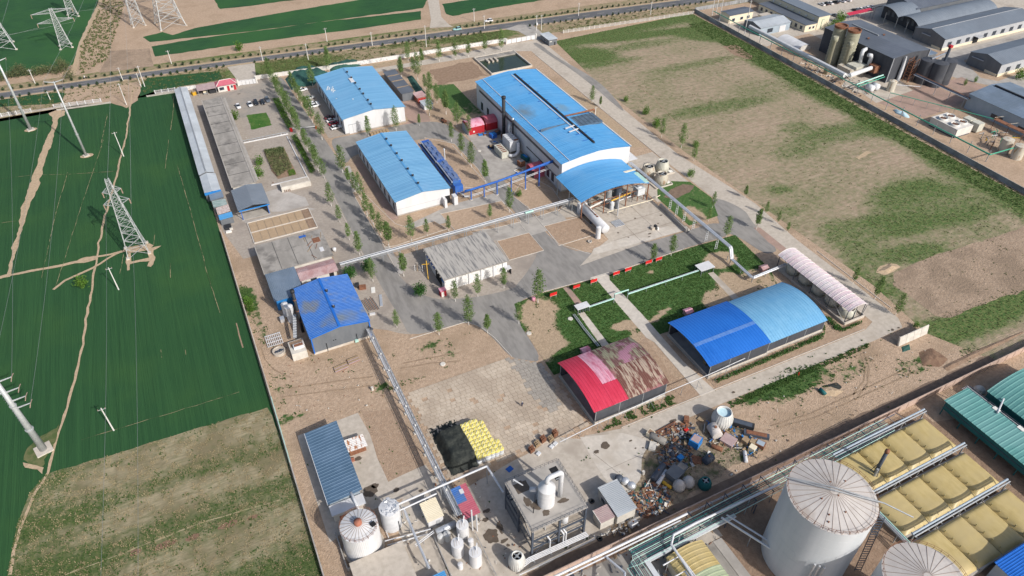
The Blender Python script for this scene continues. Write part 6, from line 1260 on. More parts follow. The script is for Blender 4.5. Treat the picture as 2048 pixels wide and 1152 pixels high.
for k in range(15):
 x=56+k*5;MB().bar((x,55,4.4),(x,59.6,4.4),.16).obj('beam','steel_dark',t)
 for y in(55.2,59.4):MB().bar((x,y,0),(x,y,4.5),.12).obj('post','steel_dark',t)
MB().tube([(36,58.7,5.4),(70,58.6,5.4)],.27,10).obj('white_main','steel_white',t);MB().tube([(40,58.0,5.0),(68,58.1,5.0)],.18,8).obj('grey_main','steel_silver',t)
for z,r in((1.5,.09),(2.0,.07)):MB().tube([(70,60.1,z),(135,60.2,z)],r,6).obj('thin_pipe','steel_silver',t)
for k in range(22):MB().bar((72+k*3,57.8,2.6),(72+k*3,60.4,2.2),.1).obj('tie','steel_grey',t)
t=T('flue_duct','broad pale grey duct below the teal pipe rack','duct',(74,54.8,0));MB().bar((56.4,54.2,3.4),(80,54.6,3.4),.9,.5).obj('duct','tank_grey',t);MB().bar((56.9,54.4,3.5),(56.9,40,3.5),1.1,.7).obj('duct_branch','tank_grey',t)
for x in(62,70,78,86):MB().bar((x,54.6,0),(x,54.6,3.3),.2).obj('post','steel_dark',t)
pipe_run('tank_pipes','pair of silver pipes running down beside the huge tank',[([(76.4,55,4.6),(84.5,36.5,4.8)],.24,'steel_silver'),([(77.8,55,4.6),(86,36.8,4.8)],.2,'tank_grey')],[((79.5,49,0),(79.5,49,4.5),.16),((83,41,0),(83,41,4.6),.16)])
pipe_run('branch_pipes','white cross pipes at the bottom right of the teal rack',[([(58.8,51.4,5),(63,51.6,5),(63.4,44,4.9)],.16,'steel_white'),([(59,48.4,5),(62,48.5,5),(62.4,40,5)],.16,'steel_white'),([(37,47.5,5.2),(47.6,48.6,5.2),(51,53.4,5.2),(49.4,57.6,5.4)],.24,'steel_silver'),([(37,44,5),(56,45,5)],.16,'steel_white')],[((48,50,0),(48,50,5.1),.14),((60,51.4,0),(60,51.4,4.9),.14)])
t=T('path_slab','grey concrete path beside the yellow vault','path',(74,48,0));wallbox(t,'slab','concrete_grey',73.6,36,.06,75.8,53,.16);wallbox(t,'pad','concrete',69,53.2,.06,76.4,57.4,.18)
for i,(x,y,m_,s,l)in enumerate(((46.6,53,'blue_paint',(2.2,1.6,1.2),'blue slatted bin among scrap below the brick wall'),(40.2,54.6,'steel_grey',(2.2,2.2,1.2),'round grey pump casing below the brick wall'),(43.6,55.4,'steel_dark',(1.8,2.4,1.0),'dark steel frame below the brick wall'),(38.8,52.6,'plaster',(1.6,1.6,.8),'pale motor block below the brick wall'),(41.4,51.8,'steel_silver',(1.2,1.2,1.0),'silver valve body below the brick wall'))):
 t=T('plant_equipment',l,'equipment',(x,y,.05));MB().obox((x,y,.06),*s,.3*i).obj('body',m_,t);MB().lathe(x+.2,y,[(.5,s[2]),(.5,s[2]+.4),(.1,s[2]+.5)],10).obj('cap','steel_dark',t)
 for k in range(3):MB().obox((x+RND.uniform(-2,2),y+RND.uniform(-1.5,1.5),.06),RND.uniform(.3,1),.3,.4,RND.uniform(0,3)).obj('loose_piece',RND.choice(jm),t)
# ================================================================ NEIGHBOUR FACTORY (upper right)
def hall(label,x0,x1,y0,y1,e,r,ax,rm,wm,ends=None,cat='warehouse'):
 t=T('warehouse',label,cat,((x0+x1)/2,(y0+y1)/2,0))
 if ax=='x':pr=gable_prof(x0,x1,e,r);p0=gable_prof(x0,x1,e,r,0);b0,b1=y0,y1
 else:pr=gable_prof(y0,y1,e,r);p0=gable_prof(y0,y1,e,r,0);b0,b1=x0,x1
 shell(p0,b0,b1,ax,wm,t);roof('roof',rm,t,ax,pr,b0-.2,b1+.2,1.4,.05)
 if ends:shell(p0,b0-.1,b0,ax,ends,t,'gable_wall',.18)
 return t
t=hall('dark grey boiler hall with soot stained walls behind the twin silos',288,311,201.5,243,11.6,12.6,'x','roof_dark','wall_dark')
wallbox(t,'ridge_vent','steel_grey',300,222,12.6,300.6,238,13.0);wallbox(t,'side_roof','roof_steel',311.2,203,7.6,320,240,7.8);wallbox(t,'side_wall','wall_slate',311.2,203.2,0,319.6,239.8,7.6)
MB().bar((310.9,201.3,0),(310.9,201.3,12),.3).obj('corner_trim','wall_grey',t);MB().bar((287.9,201.3,0),(287.9,201.3,11.6),.3).obj('corner_trim','wall_grey',t)
for k,(x,y)in enumerate(((294,222),(304,222))):MB().obox((x,y,12.4),1.6,.9,.25,.6).obj('roof_scrap','steel_rust',t)
for i,(x,y,l)in enumerate(((282.2,229.2,'rear'),(283.6,222.6,'front'))):
 t=T('silo_tower',f'{l} of two tall khaki scrubber towers with rusty tops','tower',(x,y,0));MB().lathe(x,y,[(2.9,0),(2.9,17.4)],26,cap=False).obj('shell','frp_khaki',t,True)
 for k in range(11):MB().lathe(x,y,[(2.93,1.5+k*1.45),(3.05,1.6+k*1.45),(2.93,1.7+k*1.45)],26,cap=False).obj('hoop','frp_khaki',t)
 MB().lathe(x,y,[(3.0,17.2),(3.1,18.2),(2.6,18.2),(2.5,17.6),(.01,17.6)],26,cap=False).obj('rusty_rim','steel_rust',t)
for x,y,h,r,l in((270.6,221,17.6,1.0,'slim khaki chimney with wide head left of the towers'),(280,219.4,14,.85,'slim khaki chimney with wide head before the towers')):
 t=T('chimney',l,'chimney',(x,y,0));MB().lathe(x,y,[(r,0),(r*.85,h-2.4),(r*1.3,h-2.0),(r*1.3,h),(r*.9,h)],18).obj('stack','frp_khaki',t,True)
t=T('scrubber_box','pale rusty scrubber boxes with white ducts before the dark hall','machine',(281,214,0));wallbox(t,'box','frp_rust',276.4,212.4,0,286.4,220.2,3.8);wallbox(t,'box','frp_cream',278.8,211.6,3.8,286,217.4,5.0)
MB().tube([(284.4,215,5),(284.4,215.6,9.6),(284.9,215.8,10.4),(287.6,216.4,10.6)],.85,12).obj('duct','steel_white',t,True);MB().tube([(286.2,211.6,4.6),(286.4,211.6,8.4),(286,211.8,9.4),(284.6,212.2,9.8)],.85,12).obj('duct','steel_white',t,True);wallbox(t,'inlet','steel_rust',284,206,3.4,287,209.8,6.6)
t=pipe_run('insulated_main','thick silver insulated main with green pipes along the neighbour wall',[([(267.6,272,5.6),(266.6,207,5.6),(268.4,206,5.6),(284,208,5.4)],.95,'tank_white'),([(267,300,4.6),(266,272,4.6),(264.9,200,4.6),(264.6,132.6,4.4),(282,132,4.4)],.22,'pipe_green'),([(266.6,272,4.4),(265.4,198,4.4),(265,170,4.2)],.16,'pipe_mint'),([(265.6,199,4.8),(284,201,4.8)],.3,'pipe_mint'),([(265.6,198,4.3),(284,200,4.3)],.2,'pipe_green')],[((266.6,y,0),(266.6,y,5),.2)for y in range(134,300,8)])
for x,y,z,l in((283.6,194.8,5,'white upright tank on legs before the dark hall'),):tank('upright_tank',l,x,y,1.7,4.6,'frp_rust',.6,20)
for i,(x,y)in enumerate(((274.8,198.4),(278,198.4))):
 t=T('round_vessel',f'{ORD[i]} white round-ended vessel under the green pipes','vessel',(x,y,0));MB().tube([(x,y-1.6,1.6),(x,y-1.3,1.6),(x,y+1.8,1.6)],[.9,1.5,1.5],18).obj('shell','steel_white',t,True)
t=T('lattice_stair','rusty lattice stair frame at the dark hall corner','frame',(298,199,0));b=MB()
for x in(297.4,300.4):
 for y in(197.6,200.4):b.bar((x,y,0),(x,y,10.5),.2)
for k in range(7):z=k*1.5;b.bar((297.4,197.6,z),(300.4,197.6,z+1.5),.14);b.bar((297.4,200.4,z),(300.4,200.4,z+1.5),.14);b.bar((297.4,197.6,z+1.5),(297.4,200.4,z+1.5),.14)
b.obj('lattice','steel_rust',t);MB().tube([(294.6,200.4,0),(294.6,200.4,6),(294.6,200.4,11.6)],[.8,.8,.3],12).obj('white_pipe','steel_white',t)
for x,y,l in((303.4,195,'left'),(305.4,190.4,'front'),(311,190.6,'right')):
 t=tank('sooty_tank',f'{l} of three black stained round tanks by the dark hall',x,y,3.3,10.6,'wall_dark',.6,24)
t=T('feed_tower','red and grey feed mast on the black tanks','mast',(306,190,0));MB().tube([(307.6,190.6,11),(307.6,190.6,17)],.6,10).obj('mast','steel_dark',t);wallbox(t,'head','red_paint',306.8,189.9,17,308.4,191.3,18);MB().tube([(303.4,194,11.4),(307.6,191,14.6)],.4,8).obj('chute','steel_silver',t)
pipe_run('belt_gallery','dark pipe gallery crossing the brick court',[([(297,195,5),(297,167.5,5)],.45,'steel_dark'),([(298,195,5),(298,167.5,5)],.3,'steel_rust'),([(296.2,195,5),(296.2,167.5,5)],.14,'steel_silver')],[((297,y,0),(297,y,4.8),.16)for y in(190,183,176,169)])
pipe_run('thin_rack','thin green pipe line on stilts over the brick court',[([(276,189,3),(288,166,3),(296,150,3)],.16,'pipe_green'),([(284,193,3.4),(292,187,3.4)],.14,'steel_white')],[((276+2.4*k,189-4.6*k,0),(276+2.4*k,189-4.6*k,3),.1)for k in range(6)])
t=hall('grey gabled warehouse with cream plinth and windows, upper right',342.5,410,216.2,233.8,5.8,7.9,'y','roof_mid','wall_grey','wall_slate')
wallbox(t,'plinth','wall_cream',342.3,215.9,0,410,216.2,1.1)
for k in range(9):window(t,'S',347+k*6.6,216.2,1.6,3.6,2.6,'glass','wall_slate')
wallbox(t,'porch','wall_grey',364,213.6,3.6,368.5,216,3.8);wallbox(t,'porch_door','dark_void',364.4,215.7,0,368,215.88,3.4);wallbox(t,'awning','wall_grey',341.4,224,4.6,342.2,229,4.75)
wallbox(t,'gable_plinth','wall_cream',342.15,217,0,342.4,222,1.1);wallbox(t,'ridge_cap','wall_grey',342.4,224.85,7.95,410,225.15,8.08)
t=hall('grey gabled warehouse below, cut by the right edge',339.6,400,183.6,199.8,6,7.9,'y','roof_mid','wall_grey','wall_slate')
wallbox(t,'plinth','wall_cream',339.4,183.3,0,400,183.6,1.2);wallbox(t,'gable_plinth','wall_cream',339.2,184,0,339.5,190,1.2);wallbox(t,'awning','wall_grey',338.6,192,4.4,339.4,198,4.55)
for k in range(3):window(t,'S',346+k*7,183.6,1.6,3.6,2.6,'glass','wall_slate')
for l,ya,yb,x0,x1,rs in(('near',233.6,247,344,404,2.6),('far',247.2,263,345,362,3.0)):
 t=T('vault_hall',f'{l} dark grey barrel-vaulted hall with open end, upper right','warehouse',(370,(ya+yb)/2,0));roof('roof','roof_mid',t,'y',arch_prof(ya,yb,6.0,rs,12),x0,x1,1.6,.05)
 shell(arch_prof(ya+.2,yb-.2,5.9,rs-.1,12),x0+7,x1-.2,'y','wall_dark',t)
 for y in(ya+.3,(ya+yb)/2,yb-.3):MB().bar((x0+.4,y,0),(x0+.4,y,6),.3).obj('post','steel_grey',t)
 for k in range(4):wallbox(t,'end_panel','wall_slate',x0+6.8,ya+1.6+k*3,2.5,x0+6.95,ya+3.2+k*3,5)
t=hall('long slate warehouse roof behind the vaulted halls at the top edge',360,420,249,268,7.6,9.6,'y','roof_dark','wall_slate')
t=hall('grey workshop with blue-grey wall at the right edge',298.4,324,112,168.6,6.6,8.2,'x','roof_steel','wall_bluegrey');wallbox(t,'ridge_vent','steel_black',310.6,125,8.2,311.4,167,8.7)
for k in range(4):window(t,'W',118+k*12,298.4,1.6,3,5,'glass','wall_slate')
t=T('cooling_unit','large cream box cooler with four roof fans inside the neighbour yard','cooler',(275.6,158,0));wallbox(t,'casing','wall_warm',271.4,151.8,.6,280.6,164.2,3.9);wallbox(t,'base','steel_dark',271.6,152,0,280.4,164,.6)
for x in(273.9,278.2):
 for y in(155.2,160.8):
  f=MB().lathe(x,y,[(1.9,3.9),(1.75,4.7),(1.55,4.7),(1.5,4.1),(.01,4.1)],20,cap=False).obj('fan_ring','wall_warm',t,True);MB().lathe(x,y,[(1.5,4.12),(.01,4.12)],16,cap=False).obj('fan_void','dark_void',f)
  for k in range(3):MB().obox((x,y,4.3),2.8,.3,.06,k*1.05).obj('fan_blade','steel_rust',f)
t=T('cooling_unit','smaller twin cream coolers right of the large fan box','cooler',(285,155,0))
for y in(152.6,156.6):wallbox(t,'casing','frp_cream',283,y-1.7,.4,286.4,y+1.7,3.9)
for x,y,l in((279.6,131,'front'),(279.8,136.4,'rear')):tank('rusty_tank',f'{l} white tank with rusty top at the right edge',x,y,2.1,5.4,'frp_rust',.3,22)
t=T('pump_skid','dark cluster of green and yellow pipes beside the coolers','equipment',(284,145,0))
for k in range(18):x=RND.uniform(277,292);y=RND.uniform(139,150);z=RND.uniform(.8,3);MB().tube([(x,y,0),(x,y,z),(x+RND.uniform(-3,3),y+RND.uniform(-2,2),z)],.13,6).obj('pipe',RND.choice(['pipe_green','steel_dark','pipe_yellow','steel_rust','steel_grey']),t)
t=T('service_gantry','rusty walkway gantry on the grey workshop wall','gantry',(294,145,0));wallbox(t,'deck','steel_rust',291,138,4.4,293.4,151,4.55)
for y in(138.2,144.5,150.8):MB().bar((292,y,0),(292,y,5.6),.14).obj('post','steel_rust',t);MB().bar((291,y,5.4),(298,y,4.4),.12).obj('strut','frp_rust',t)
t=T('blue_tarp','crumpled light blue tarpaulin bundle by the neighbour wall','tarpaulin',(270,176,0));b=MB()
for j in range(7):
 for i in range(19):u=i/18*6.28;rr=math.sin(j/6*1.57);b.v.append((269.8+1.5*rr*math.cos(u)*(1+.2*math.sin(5*u)),176.4+3.8*rr*math.sin(u)*(1+.1*math.cos(4*u)),.05+1.0*math.cos(j/6*1.57)*(1+.25*math.sin(u*3+j))))
b.f=[(j*19+i,(j+1)*19+i,(j+1)*19+i+1,j*19+i+1)for j in range(6)for i in range(18)];b.obj('tarp','tarp_blue',t,True)
t=hall('small cream building with dark roof and green pipes, top right',271,287,291.4,298.6,4.4,5.0,'y','roof_dark','wall_cream')
for x in(274,279.5,284):window(t,'S',x,291.4,1.0,2.4,1.8)
t=hall('blue-grey sheet workshop beside the silver insulated main',274,294,270.6,283,4.3,5.6,'y','roof_galv','wall_bluegrey','wall_slate');wallbox(t,'window_panel','glass',279,270.4,1,282.4,270.58,3);wallbox(t,'door','wall_white',287,270.4,0,291,270.58,3.2)
t=T('office_block','two storey cream office block with slate roofs, top right','building',(307,285,0))
wallbox(t,'wing_wall','wall_cream',298.6,264.4,0,306.4,300,3.7);wallbox(t,'wing_roof','roof_dark',298.2,264,3.7,306.4,300.4,3.95);wallbox(t,'main_wall','wall_cream',306.6,264.2,0,314.4,332,6.8);wallbox(t,'main_roof','roof_mid',306.2,263.8,6.8,314.8,332.4,7.1)
for k in range(9):window(t,'W',267+k*3.8,298.6,.8,2.6,1.6);wallbox(t,'outdoor_unit','wall_white',306.0,267+k*5,4.6,306.5,267.9+k*5,5.3)
for x in(302,304.4):window(t,'S',x,264.4,1.2,2.4,1.2)
MB().rail([(309.4,264.1),(311,264.1)],.12,.12,5).obj('pipe_frame','pipe_green',t);MB().bar((309.4,264.1,.2),(309.4,264.1,5),.16).obj('pipe_frame','pipe_green',t)
t=T('brown_hut','low brown-grey hut between cream building and workshop','hut',(292,287,0));wallbox(t,'wall','wall_cream',289,284.6,0,295,289.4,2.8);wallbox(t,'roof','concrete',288.7,284.3,2.8,295.3,289.7,3.0)
t=T('fabric_tent','white rounded fabric tent behind the silver main','tent',(281,253,0));prf=arch_prof(276.6,286,1.3,1.7,12);roof('cover','wall_white',t,'x',prf,246,261,2.5,.03);shell(arch_prof(276.8,285.8,1.2,1.6,12),246.2,260.8,'x','wall_warm',t)
t=T('red_canopy','long red canopy strip beside the car park, top right','canopy',(338,265.5,0));roof('roof','roof_red',t,'y',[(264.6,3.9),(267.4,4.3)],329.5,347,.8,.05)
for x in range(330,348,4):MB().bar((x,265,0),(x,265,3.9),.16).obj('post','steel_grey',t)
# ================================================================ WALLS AND FENCES
def panel_wall(name,label,p0,p1,h,step,m_,pm,th=.14,cap=None,post=.3,rail=False):
 a=Vector(p0);b=Vector(p1);L=(b-a).length;n=max(1,round(L/step));st=L/n;ang=math.atan2((b-a).y,(b-a).x)
 t=T(name,label,'wall' if not rail else 'fence',(a.x,a.y,0),rz=ang)
 pe=MB().box(.5*post,-th/2,0,st-.5*post,th/2,h).me('panel',m_);po=MB().box(-post/2,-post/2,0,post/2,post/2,h+.12).me('post',pm);ce=MB().box(0,-th*.9,h,st,th*.9,h+.1).me('coping',cap)if cap else None
 if rail:
  rb=MB().box(0,-.12,0,st,.12,.5);
  rl=MB();rl.bar((0,0,.75),(st,0,.75),.07);rl.bar((0,0,h-.15),(st,0,h-.15),.07)
  for k in range(int(st/.3)):rl.bar((.15+k*.3,0,.5),(.15+k*.3,0,h),.07)
  pe=rb.me('base_wall',m_);pk=rl.me('picket_railing',rail)
 for k in range(n+1):
  lst=[('post',po)]+([('base_wall' if rail else 'panel',pe)]+([('coping',ce)]if ce else[])+([('picket_railing',pk)]if rail else[])if k<n else[])
  for nm,me in lst:
   o=bpy.data.objects.new(nm,me);COL.objects.link(o);o.parent=t;o.location=(k*st,0,0)
 return t
mat('wall_pinkish',(.42,.31,.255),(.48,.36,.30),sc=.6,rough=.9);mat('wall_panelgrey',(.27,.285,.30),(.32,.335,.35),sc=.5,rough=.9,c3=(.20,.20,.20),sc3=.15);mat('wall_greenish',(.33,.45,.40),(.38,.49,.44),sc=.8,rough=.9)
panel_wall('boundary_wall','grey concrete panel wall between the fallow field and neighbour factory',(265.2,313),(257.6,62),2.0,3.1,'wall_panelgrey','wall_panelgrey',cap='concrete_grey')
panel_wall('boundary_wall','pinkish panel wall along the lower right plant',(36,61),(215,61.2),2.3,3.4,'wall_pinkish','wall_pinkish',cap='wall_pinkish')
panel_wall('boundary_wall','plain grey wall between the wheat and left yard',(-3,214),(-2.9,134),1.5,4,'concrete_grey','concrete_grey',cap='concrete')
panel_wall('boundary_wall','green tinted stretch of the left wall',(-2.9,134),(-3,112),1.5,3.6,'wall_greenish','wall_greenish',cap='wall_greenish')
panel_wall('boundary_wall','left wall along the stubble field',(-3,112),(-3.1,60),1.4,4,'concrete_old','concrete_old',cap='concrete_grey')
panel_wall('front_wall','whitewashed panel wall along the front, right of the gate house',*vB((45,612),(830,502)),1.9,3.2,'wall_warm','wall_white',cap='concrete_grey');panel_wall('front_wall','stained white panel wall along the front, left of the upper gate',*vB((832,500),(1960,322)),1.9,3.2,'wall_stained','wall_white',cap='concrete_grey')
for l,a,b in(('leftmost white picket fence beside the highway',(-40,908),(245,862)),('white picket fence on a low wall beside the bare patch',(420,832),(780,785)),('short white picket fence left of the long grey shed',(1195,722),(1350,700))):panel_wall('picket_fence',l,*vA(a,b),1.7,3,'concrete_grey','wall_white',rail='wall_white')
panel_wall('low_wall','low grey wall joining the two left picket fences',*vA((245,862),(420,836)),.8,4,'concrete_grey','concrete_grey');panel_wall('low_wall','low grey wall ending at the farm track',*vA((440,850),(850,792)),.7,4,'concrete_grey','concrete_grey');panel_wall('low_wall','low grey wall stub before the long grey shed',*vA((1130,745),(1345,712)),.7,4,'concrete_grey','concrete_grey')
panel_wall('picket_fence','long pale picket fence at the head of the fallow field',*vC((485,255),(1480,108)),1.6,3,'concrete_grey','wall_warm',rail='wall_warm');panel_wall('front_wall','grey sheet fence behind the cream building',*vC((1500,85),(2100,-20)),2.0,3.4,'wall_panelgrey','wall_grey')
panel_wall('front_wall','stained wall behind the gate house and carport',(-3,334),(21.5,331),1.7,3.4,'wall_stained','wall_warm')
t=T('leaning_panel','leaning row of pale wall panels beyond the drive end','wall',(162,77.7,0));a,b=vM((1110,498),(1325,402))
for k in range(4):q0=(a[0]+(b[0]-a[0])*k/4,a[1]+(b[1]-a[1])*k/4);q1=(a[0]+(b[0]-a[0])*(k+.97)/4,a[1]+(b[1]-a[1])*(k+.97)/4);MB().add([(*q0,0),(*q1,0),(q1[0],q1[1]+.6,3.0),(q0[0],q0[1]+.6,3.0),(q0[0],q0[1]+.25,0),(q1[0],q1[1]+.25,0),(q1[0],q1[1]+.8,3.0),(q0[0],q0[1]+.8,3.0)],[(0,1,2,3),(5,4,7,6),(3,2,6,7),(0,3,7,4),(1,5,6,2)]).obj('panel','plaster',t)
MB().bar((a[0],a[1]+.3,0),(a[0],a[1]+.9,3),.3).obj('end_post','concrete_grey',t)
# ================================================================ PYLONS AND POLES
mat('galv',(.40,.42,.43),(.48,.50,.51),sc=1,rough=.5,metal=.3);mat('pole_concrete',(.60,.585,.56),(.66,.645,.62),sc=2,rough=.8);mat('insulator',(.35,.25,.2),rough=.4);mat('wire',(.28,.30,.31),rough=.5)
def pylon(label,cx,cy,base,top,h,arms,rz=0.0,w_=.16,lean=None):
 t=T('lattice_pylon',label,'pylon',(cx,cy,0));ca,sa=math.cos(rz),math.sin(rz)
 def pt(x,y,z):return(cx+x*ca-y*sa,cy+x*sa+y*ca,z)
 n=11;lv=[h*(1-(1-k/n)**1.35)for k in range(n+1)];cr=[(-1,-1),(1,-1),(1,1),(-1,1)]
 def hw(z):return base/2+(top/2-base/2)*min(1,(z/h)**.8)
 for i,(a,b)in enumerate(cr):MB().tube([pt(a*hw(z),b*hw(z),z)for z in lv],w_,4).obj('leg','galv',t);p=pt(a*base/2,b*base/2,0);MB().box(p[0]-.5,p[1]-.5,0,p[0]+.5,p[1]+.5,.5).obj('footing','concrete_pale',t)
 br=MB()
 for k in range(n):
  z0,z1=lv[k],lv[k+1];a0,a1=hw(z0),hw(z1)
  for i in range(4):
   (x0,y0),(x1,y1)=cr[i],cr[(i+1)%4]
   br.bar(pt(x0*a0,y0*a0,z0),pt(x1*a1,y1*a1,z1),w_*.7);br.bar(pt(x1*a0,y1*a0,z0),pt(x0*a1,y0*a1,z1),w_*.7)
   if k:br.bar(pt(x0*a0,y0*a0,z0),pt(x1*a0,y1*a0,z0),w_*.6)
 br.obj('bracing','galv',t);tips=[]
 for z,L in arms:
  for s in((-1,1)if L>0 else(1,)):
   L_=abs(L);ar=MB();tip=pt(s*L_,0,z+.5)
   for y in(-1,1):ar.bar(pt(s*hw(z),y*hw(z),z),tip,w_*.9);ar.bar(pt(s*hw(z),y*hw(z),z+1.5),tip,w_*.8)
   for k in range(1,4):q=k/4;ar.bar(pt(s*(hw(z)+(L_-hw(z))*q),-hw(z)*(1-q),z+.5*q),pt(s*(hw(z)+(L_-hw(z))*q),hw(z)*(1-q),z+.5*q),w_*.6);ar.bar(pt(s*(hw(z)+(L_-hw(z))*q),hw(z)*(1-q),z+.5*q),pt(s*(hw(z)+(L_-hw(z))*q),-hw(z)*(1-q),z+1.5-q),w_*.6)
   am=ar.obj('crossarm','galv',t);MB().tube([tip,(tip[0],tip[1],tip[2]-1.8)],.16,6).obj('insulator','insulator',am);tips.append((tip[0],tip[1],tip[2]-1.8))
 return tips
tp1=pylon('lattice pylon standing in the wheat beside the farm track',-28.9,216.2,6.4,1.0,27,[(18.5,3.6),(22.5,2.6)],.05,.15)
tp2=pylon('T-headed lattice pylon in the wheat beyond the highway',-48,412,5.4,1.3,19,[(12.5,8),(17,9)],.1,.17)
tp3=pylon('tall bare-footed pylon beyond the highway, cut by the top edge',2.5,421,13,2.2,40,[(34,9)],.15,.24)
tp4=pylon('pylon with thin feet left of the bare-footed pylon, top edge',-13,428,6,1.6,38,[(32,8)],.15,.2)
tp5=pylon('lattice pylon at the left edge beyond the highway',-77,424,12,2.0,36,[(30,8)],.15,.22);tp6=pylon('small lattice pylon behind the T-headed one',-44,458,5,1.3,22,[(17,7)],.1,.17)
def monopole(label,x,y,h,r0,r1,arms,rz):
 t=T('monopole',label,'pole',(x,y,0));MB().tube([(x,y,0),(x,y,h*.45),(x,y,h)],[r0,(r0+r1)/2,r1],16).obj('shaft','galv',t,True);MB().obox((x,y,.02),r0*4.2,r0*4.2,.4,.3).obj('footing','concrete_pale',t)
 for z in(h*.3,h*.62):MB().tube([(x,y,z),(x,y,z+.3)],(r0+(r1-r0)*z/h)*1.25,16).obj('flange','galv',t)
 b=MB()
 for k in range(int(h/.8)):b.bar((x-r0*.9,y-.15,.8*k+1),(x-r0*.9,y+.15,.8*k+1),.05)
 b.obj('climbing_step','steel_grey',t);tips=[]
 for z,L in arms:
  for s in((-1,1)if L>0 else(1,)):
   e=(x+s*abs(L)*math.cos(rz),y+s*abs(L)*math.sin(rz),z+.7);a=MB().tube([(x,y,z),e],[.22,.12],8).obj('crossarm','galv',t)
   for q in(-1,1):MB().tube([e,(e[0]-q*1.3*math.sin(rz),e[1]+q*1.3*math.cos(rz),e[2]-.25)],.1,6).obj('insulator','insulator',a)
   tips.append(e)
 return tips
m1=monopole('steel monopole at the left edge with its foot in the upper wheat',*P((62,260))[0],33,.62,.3,[(29,3)],.1);m2=monopole('steel monopole with T head right of the left one',*P((173,312))[0],30.4,.5,.22,[(30,3.2)],-.15);m3=monopole('thick steel monopole at the lower left with insulator arms',*P((88,900))[0],26,.85,.45,[(15.2,-3.4),(17.6,-3.4),(20.5,3.2),(24,3.2)],-.12)
def upole(label,p,h,arm=True,box=False):
 t=T('utility_pole',label,'pole',(*p,0));MB().tube([(*p,0),(*p,h)],[.19,.12],8).obj('shaft','pole_concrete',t)
 if arm:a=MB().bar((p[0]-.9,p[1],h-.5),(p[0]+.9,p[1],h-.5),.12).obj('crossarm','galv',t);[MB().lathe(p[0]+s,p[1],[(.08,h-.45),(.1,h-.2),(.03,h-.1)],6).obj('insulator','insulator',a)for s in(-.8,0,.8)]
 if box:wallbox(t,'equipment_box','steel_white',p[0]-.4,p[1]-.7,3.0,p[0]+.4,p[1]-.15,4.2)
for l,p,h in(('white pole on the far verge above the farm track',vA((945,622))[0],6.5),('left of paired poles by the wheat wedge',vA((1085,668))[0],6.5),('right of paired poles by the wheat wedge',vA((1112,665))[0],9.8),('pole at the corner of the bare patch',vA((972,805))[0],9.8),('pole in the far verge above the tilled plot',vA((1318,490))[0],6.6),('pole before the thicket on the far verge',vA((270,640))[0],6.6),('white pole in the wheat beside the boundary track',vE((950,125))[0],10.4),('white pole in the wheat below the lattice pylon',vE((912,1150))[0],8.6),('white pole in the lower wheat',vP((580,410))[0],8.4),('pole on the near verge by the entrance road',vB((100,470))[0],7.2),('pole behind the upper blue hall on the verge',vB((449,462))[0],8.2),('pole by the side road junction',vB((1355,360))[0],10.8),('pole on the far verge above the wheat strips',vB((592,320))[0],7),('pole mid way along the near verge',vB((940,352))[0],7),('pole right of the side road',vB((1722,165))[0],7),('pole by the upper entrance road',vB((1800,220))[0],7),('left pole of the transformer pair by the upper gate',vC((280,235))[0],8),('right pole of the transformer pair by the upper gate',vC((318,232))[0],8),('pole before the highway, top centre',vC((602,122))[0],7),('pole between highway and picket fence',vC((1155,112))[0],7),('tall thin pole inside the neighbour wall',vW((710,345))[0],18),('concrete post beside the largest hall',vC((730,895))[0],4.4),('lone pole left of the far highway scrub',vA((388,768))[0],4)):upole(l,p,h,box='transformer' in l and 'left' in l)
for i,q in enumerate(vW((402,150),(440,140),(487,130))):upole(f'{ORD[i]} of three white lattice-thin poles by the grey sheet fence',q,10,False)
def wires(label,pairs,sag=2.5):
 for a,b in pairs:
  a=Vector(a);b=Vector(b);pts=[]
  for k in range(13):q=k/12;p=a.lerp(b,q);p.z-=sag*4*q*(1-q);pts.append(p)
  o=MB().tube(pts,.032,3,cap=False).obj('power_line','wire');prop(o,label,'cable','power lines over the wheat')
wires('thin power line strung between monopoles over the wheat',[(m2[0],m3[2]),(m2[1],m3[0]),(m1[0],m3[4]),(m1[1],m3[5]),(m2[0],(-20,470,28)),(m2[1],(-14,470,28)),(m1[0],(-60,500,28)),(tp1[0],(-40,60,20)),(tp1[1],(-34,60,20)),(tp1[0],(-20,420,22)),(tp1[1],(-14,420,22)),(tp2[0],(-160,395,14)),(tp2[3],(60,430,18)),(tp2[1],(-160,400,16))])
# ================================================================ SLAB YARD
slab_t=prop(bpy.data.objects['yard_slab_ground'],kind='structure')
mat('slab',(.46,.385,.305),(.52,.445,.36),sc=.8,rough=.9,rnd=.10,c3=(.40,.33,.26),sc3=.12)
yard=[(29,91.3),(65.4,91.3),(65.4,115.5),(58,120.6),(44,121),(29.2,120.6)]
slabs=[];y=91.5;row_i=0;rs=random.Random(5)
while y<120.5:
 d=rs.uniform(1.0,1.2);x=29.2-(row_i%2)*.7
 while x<65.4:
  wd=rs.uniform(1.15,1.65)
  if inside((x+wd/2,y+d/2),yard)and rs.random()>.03:slabs.append((x+wd/2,y+d/2,wd-.07,d-.07))
  x+=wd
 y+=d;row_i+=1
slabs.sort(key=lambda s:s[1]-.3*s[0]*0)
sme=[MB().box(-.5,-.5,0,.5,.5,.09).me('paving_slab','slab')for _ in range(1)][0]
rest={'slab':MB(),'slab_grey':MB()};mat('slab_grey',(.30,.275,.245),(.36,.33,.29),sc=.8,rough=.9,rnd=.1)
sme2=MB().box(-.5,-.5,0,.5,.5,.09).me('paving_slab','slab_grey');smear=[(57.5,121.5),(66,116),(64.5,108),(62,100),(58.5,99),(57.5,108)]
def grey_(x,y):return inside((x+1.5*noise.noise(Vector((x,y,0))),y),smear)
